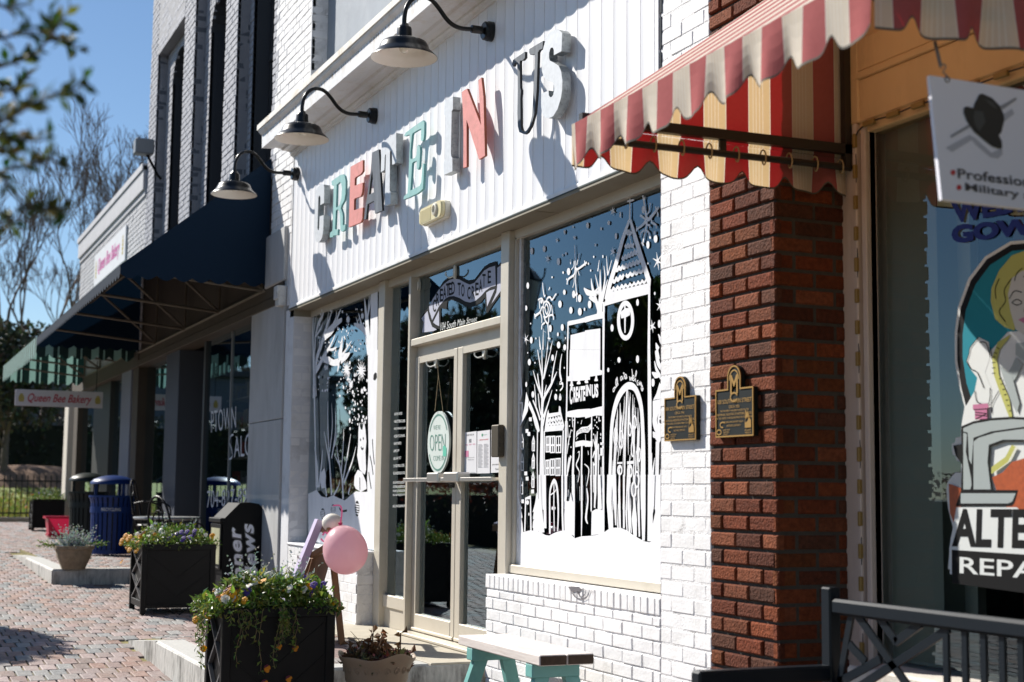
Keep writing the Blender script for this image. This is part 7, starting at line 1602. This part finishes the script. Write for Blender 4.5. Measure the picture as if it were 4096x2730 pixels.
# ================================================================ STREET TREE WHOSE TWIGS HANG INTO THE PICTURE
OAK = mat('oak_leaf', (.07, .11, .025), .6, spec=.25, attr=True, var=.2, vscale=40, trans=.35)
def ocol(r): return tuple(c*r.uniform(.6, 1.35) for c in r.choice([(.022, .045, .012), (.03, .06, .014), (.06, .09, .02), (.12, .14, .03)]))
t = thing('street_tree', 'leafy street tree whose green twigs hang in at the upper left', 'tree', (-2.6, -5.3, gz(-2.6)))
zt_ = gz(-2.6); tb = MB(); tb.tube([(-2.6, -5.3, zt_), (-2.62, -5.28, .9), (-2.6, -5.2, 1.7), (-2.65, -4.9, 2.7), (-2.6, -4.6, 3.6)], [.11, .095, .085, .07, .03], 10)
twigs = [[(-330, 1130), (0, 950), (110, 905), (200, 850), (300, 800), (400, 755), (500, 725), (600, 690), (650, 640)], [(-330, 620), (0, 520), (130, 480), (230, 440), (300, 400), (360, 320), (400, 280), (390, 190), (380, 110)], [(360, 320), (460, 290), (540, 330), (600, 375)], [(400, 280), (450, 200), (510, 130)], [(-330, 1450), (0, 1350), (120, 1310), (250, 1290), (340, 1270), (400, 1240), (440, 1280)], [(0, 1350), (60, 1450), (150, 1560), (250, 1620), (350, 1660), (380, 1560)], [(-330, -150), (0, 40), (100, 60), (200, 30)], [(-300, 800), (0, 720), (100, 700), (200, 620), (240, 560)], [(-330, 1050), (0, 1080), (150, 1090), (280, 1100), (380, 1090)], [(0, 1650), (80, 1740), (40, 1800)], [(250, 1620), (420, 1650), (520, 1660)], [(-200, 250), (0, 300), (150, 260), (280, 250)], [(-200, 900), (0, 1000), (60, 1060), (90, 1160)], [(-200, 1250), (0, 1180), (100, 1200), (200, 1180)], [(-200, 600), (0, 640), (90, 700), (120, 800)]]
fb = MB(); r = random.Random(2); hub = Vector((-2.62, -4.3, 2.3))
for i, tw in enumerate(twigs):
    dep = 2.35+.35*((i*37) % 5)/4; P = [Vector(atd(u, v, dep)) for u, v in crop((0, 0, 1100/2156), tw)]
    if tw[0][0] < 0: tb.tube([Vector((-2.62, -4.95, 2.5)), (Vector((-2.62, -4.95, 2.5))+P[0])/2+Vector((0, 0, .15)), P[0]], [.02, .012, .006], 6)
    S_ = [Vector(p) for p in spline(P, 4)]; tb.tube(S_, list(np.linspace(.0045, .0018, len(S_))), 5)
    for j, p in enumerate(S_[2:]):
        d0 = (S_[min(j+3, len(S_)-1)]-S_[j+1]).normalized()
        near_l = j < len(S_)*.45
        for _ in range(r.choice([1, 2, 2]) if near_l else r.choice([0, 1, 1, 2])): fb.col = ocol(r); leaf(fb, p, d0*.6+rdir(r, .15)*.9, rdir(r, .5), r.uniform(.026, .044), r.uniform(.011, .017), .15)
for _ in range(900):                                         # rest of the crown, out of the frame
    d = rdir(r); q = .5+.5*r.random(); fb.col = ocol(r); leaf(fb, (-2.6+d.x*1.1*q, -5.1+d.y*.85*q, 3.4+d.z*.8*q), rdir(r), rdir(r, .4), .07, .03)
tb.build('trunk', BARK, t); fb.build('crown', OAK, t)
# second street tree: its shadow falls on the pavers at lower left
sp = Vector(onZ(10, 2600, gz(-9.8))); k = 3.1/SUN.z; cc = sp+SUN*k
t = thing('street_tree', 'street tree out of view whose shadow darkens the pavers lower left', 'tree', (cc.x-.3, cc.y-.5, gz(cc.x)))
tb = MB(); tb.tube([(cc.x-.3, cc.y-.5, gz(cc.x)), (cc.x-.3, cc.y-.45, 1.5), (cc.x-.2, cc.y-.3, 2.7)], [.07, .06, .03], 8); tb.build('trunk', BARK, t)
fb = MB()
for _ in range(8000):
    d = rdir(r); q = r.random()**.45; fb.col = ocol(r); leaf(fb, (cc.x-.2+d.x*1.0*q, cc.y-.5+d.y*.85*q, cc.z+d.z*.55*q), rdir(r), rdir(r, .5), .14, .065)
fb.build('crown', OAK, t)

# ================================================================ ACROSS THE STREET (seen mirrored in the shop windows)
hedge('hedge', 'clipped hedge with red leaf tips mirrored low in the door glass', -38, -10.5, -7.4, -6.3, -.2, 1.45, 9000, .10, 18, ecol, lambda r: tuple(c*r.uniform(.6, 1.3) for c in (.22, .06, .025)))
LG = 'dark trees across the street mirrored in the windows'
proto = leafy_tree('dark evergreen across the street mirrored in the shop windows', -34, -19, -.4, 8, 3.0, 51, 7000, .34, LG, 'evergreen_tree', .12)
proto2 = leafy_tree('dark evergreen across the street mirrored in the shop windows', -44, -23, -.4, 7, 3.4, 52, 7000, .34, LG, 'evergreen_tree', .08)
r = random.Random(66)
for i, (x, y, s) in enumerate([(-43.5, -19.5, 1.0), (-52, -25, .8), (-56, -25, 1.15), (-61, -22, 1.2), (-66, -23, 1.2), (-71, -22, 1.3), (-78, -22, 1.3), (-85, -20, 1.3), (-93, -19, 1.3), (-103, -16, 1.3), (-47, -29, 1.)]):
    c = copy_tree(proto if i % 2 else proto2); c.location = (x, y, -.3); c.scale = (1, 1, s); c.rotation_euler = (0, 0, r.uniform(0, 6))
bare_tree('tall bare tree across the street mirrored in the big window', -52, -24, -.3, 12, 31, 'bare trees across the street', depth=5, spread=.5)
bare_tree('tall bare tree across the street mirrored in the salon glass', -88, -18, -.3, 13, 33, 'bare trees across the street', depth=5)
# street lamp mirrored in the painted window
t = thing('street_lamp', 'black street lantern on a post mirrored in the painted window', 'street lamp', (-26.4, -8.3, -.2)); lx, ly = -26.4, -8.3
b = MB(); b.lathe((lx, ly, 0), [(.20, -.2), (.20, .3), (.12, .5), (.085, 1.), (.075, 4.2), (.12, 4.3), (.09, 4.4), (.16, 4.75)], 14); b.build('post', BLACK, t, smooth=40)
b = MB()
for k in range(4): a = math.pi/4+k*math.pi/2; b.bar((lx+.17*math.cos(a), ly+.17*math.sin(a), 4.75), (lx+.30*math.cos(a), ly+.30*math.sin(a), 5.35), .03, .03); b.tube(spline([(lx+.3*math.cos(a), ly+.3*math.sin(a), 5.35), (lx+.36*math.cos(a), ly+.36*math.sin(a), 5.45), (lx+.38*math.cos(a), ly+.38*math.sin(a), 5.6)], 3), .02, 5)
b.lathe((lx, ly, 5.35), [(.33, 0), (.33, .03), (.2, .18), (.05, .3), (.03, .42), (0, .45)], 4); b.build('lantern_frame', BLACK, t)
b = MB(); b.lathe((lx, ly, 4.76), [(.15, 0), (.27, .58)], 4); b.build('lantern_glass', mat('frosted_glass', (.30, .30, .28), .2), t)
# parked cars mirrored in the salon glass
def car(label, x, y, z, rot, paint, boxy=0.):
    t = thing('parked_car', label, 'car', (x, y, z), 'cars parked across the street'); c_, s_ = math.cos(rot), math.sin(rot); W = lambda p: (x+p[0]*c_-p[1]*s_, y+p[0]*s_+p[1]*c_, z+p[2])
    prof = [(-2.05, .35), (-2.1, .7), (-2.0, .98), (-1.75, 1.08), (-1.45+.2*boxy, 1.5), (-.2, 1.56), (.35, 1.48), (.95, 1.06), (1.75, .92), (2.05, .72), (2.1, .4), (2.0, .28), (-1.95, .28)]
    st = []
    for yy, k in ((-.84, 1), (.84, 1)): st.append([W((px_, yy*(1 if pz_ < 1.1 else .80), pz_)) for px_, pz_ in prof])
    b = MB(); n = len(prof); b.faces(st[0]+st[1], [(i, (i+1) % n, n+(i+1) % n, n+i) for i in range(n)]); b.flat(st[0], face=W((0, -1, 0))-Vector((x, y, z)) if False else (s_, -c_, 0)); b.flat(st[1], face=(-s_, c_, 0)); b.build('body', paint, t, recalc=True)
    GL = CARG
    b = MB()
    for s in (-1, 1): b.poly([W((-1.5, s*.845, 1.08)), W((.8, s*.845, 1.08)), W((.28, s*.69, 1.45)), W((-1.35, s*.69, 1.45))])
    b.poly([W((-1.77, -.72, 1.10)), W((-1.77, .72, 1.10)), W((-1.50+.2*boxy, .62, 1.46)), W((-1.50+.2*boxy, -.62, 1.46))]); b.poly([W((.93, -.72, 1.09)), W((.93, .72, 1.09)), W((.40, .62, 1.46)), W((.40, -.62, 1.46))]); b.build('window_glass', GL, t)
    for wx in (-1.3, 1.3):
        for s in (-1, 1):
            b = MB(); ax = Matrix.Rotation(rot, 3, 'Z') @ Matrix.Rotation(math.radians(90), 3, 'X'); b.lathe(W((wx, s*.74, .32)), [(0, -.11), (.30, -.11), (.33, -.08), (.33, .08), (.30, .11), (0, .11)], 20, axis=ax); wh = b.build('wheel', BLACK, t, smooth=40)
            b = MB(); b.lathe(W((wx, s*.74, .32)), [(0, -.115), (.2, -.115), (.2, .115), (0, .115)], 14, axis=ax); b.build('rim', CHROME, wh)
    for s in (-1, 1):
        b = MB(); p = [W((-2.06, s*.55, .72)), W((-2.06, s*.82, .72)), W((-1.93, s*.80, 1.0)), W((-1.93, s*.62, 1.0))]; b.prism(p, Vector(W((-.06, 0, 0)))-Vector((x, y, z))); b.build('tail_light', mat('tail_light', (.4, .01, .01), .3), t)
    return t
CARG = mat('car_glass', (.01, .012, .014), .05, spec=.8)
CW = mat('white_car_paint', (.75, .76, .78), .2, coat=.8); CS = mat('silver_car_paint', (.35, .37, .40), .25, metal=.4, coat=.8); CBL = mat('dark_car_paint', (.015, .017, .02), .2, coat=.8); CBU = mat('blue_car_paint', (.05, .09, .16), .2, coat=.8)
car('white hatchback parked across the street, mirrored in the salon glass', -54.5, -9.2, gz(-54)-.2, math.radians(185), CW)
car('white van like car parked behind the hatchback, mirrored in salon glass', -68, -11.6, gz(-68)-.2, math.radians(172), CW, 1)
car('silver car parked farther off, mirrored in the salon glass', -70, -9.2, gz(-70)-.2, math.radians(182), CS)
car('dark car parked farthest off, mirrored near the bakery door', -80, -9.4, gz(-80)-.2, math.radians(178), CBL)
car('blue car parked across the street, mirrored beside the gray column', -60, -12.4, gz(-60)-.2, math.radians(180), CBU)
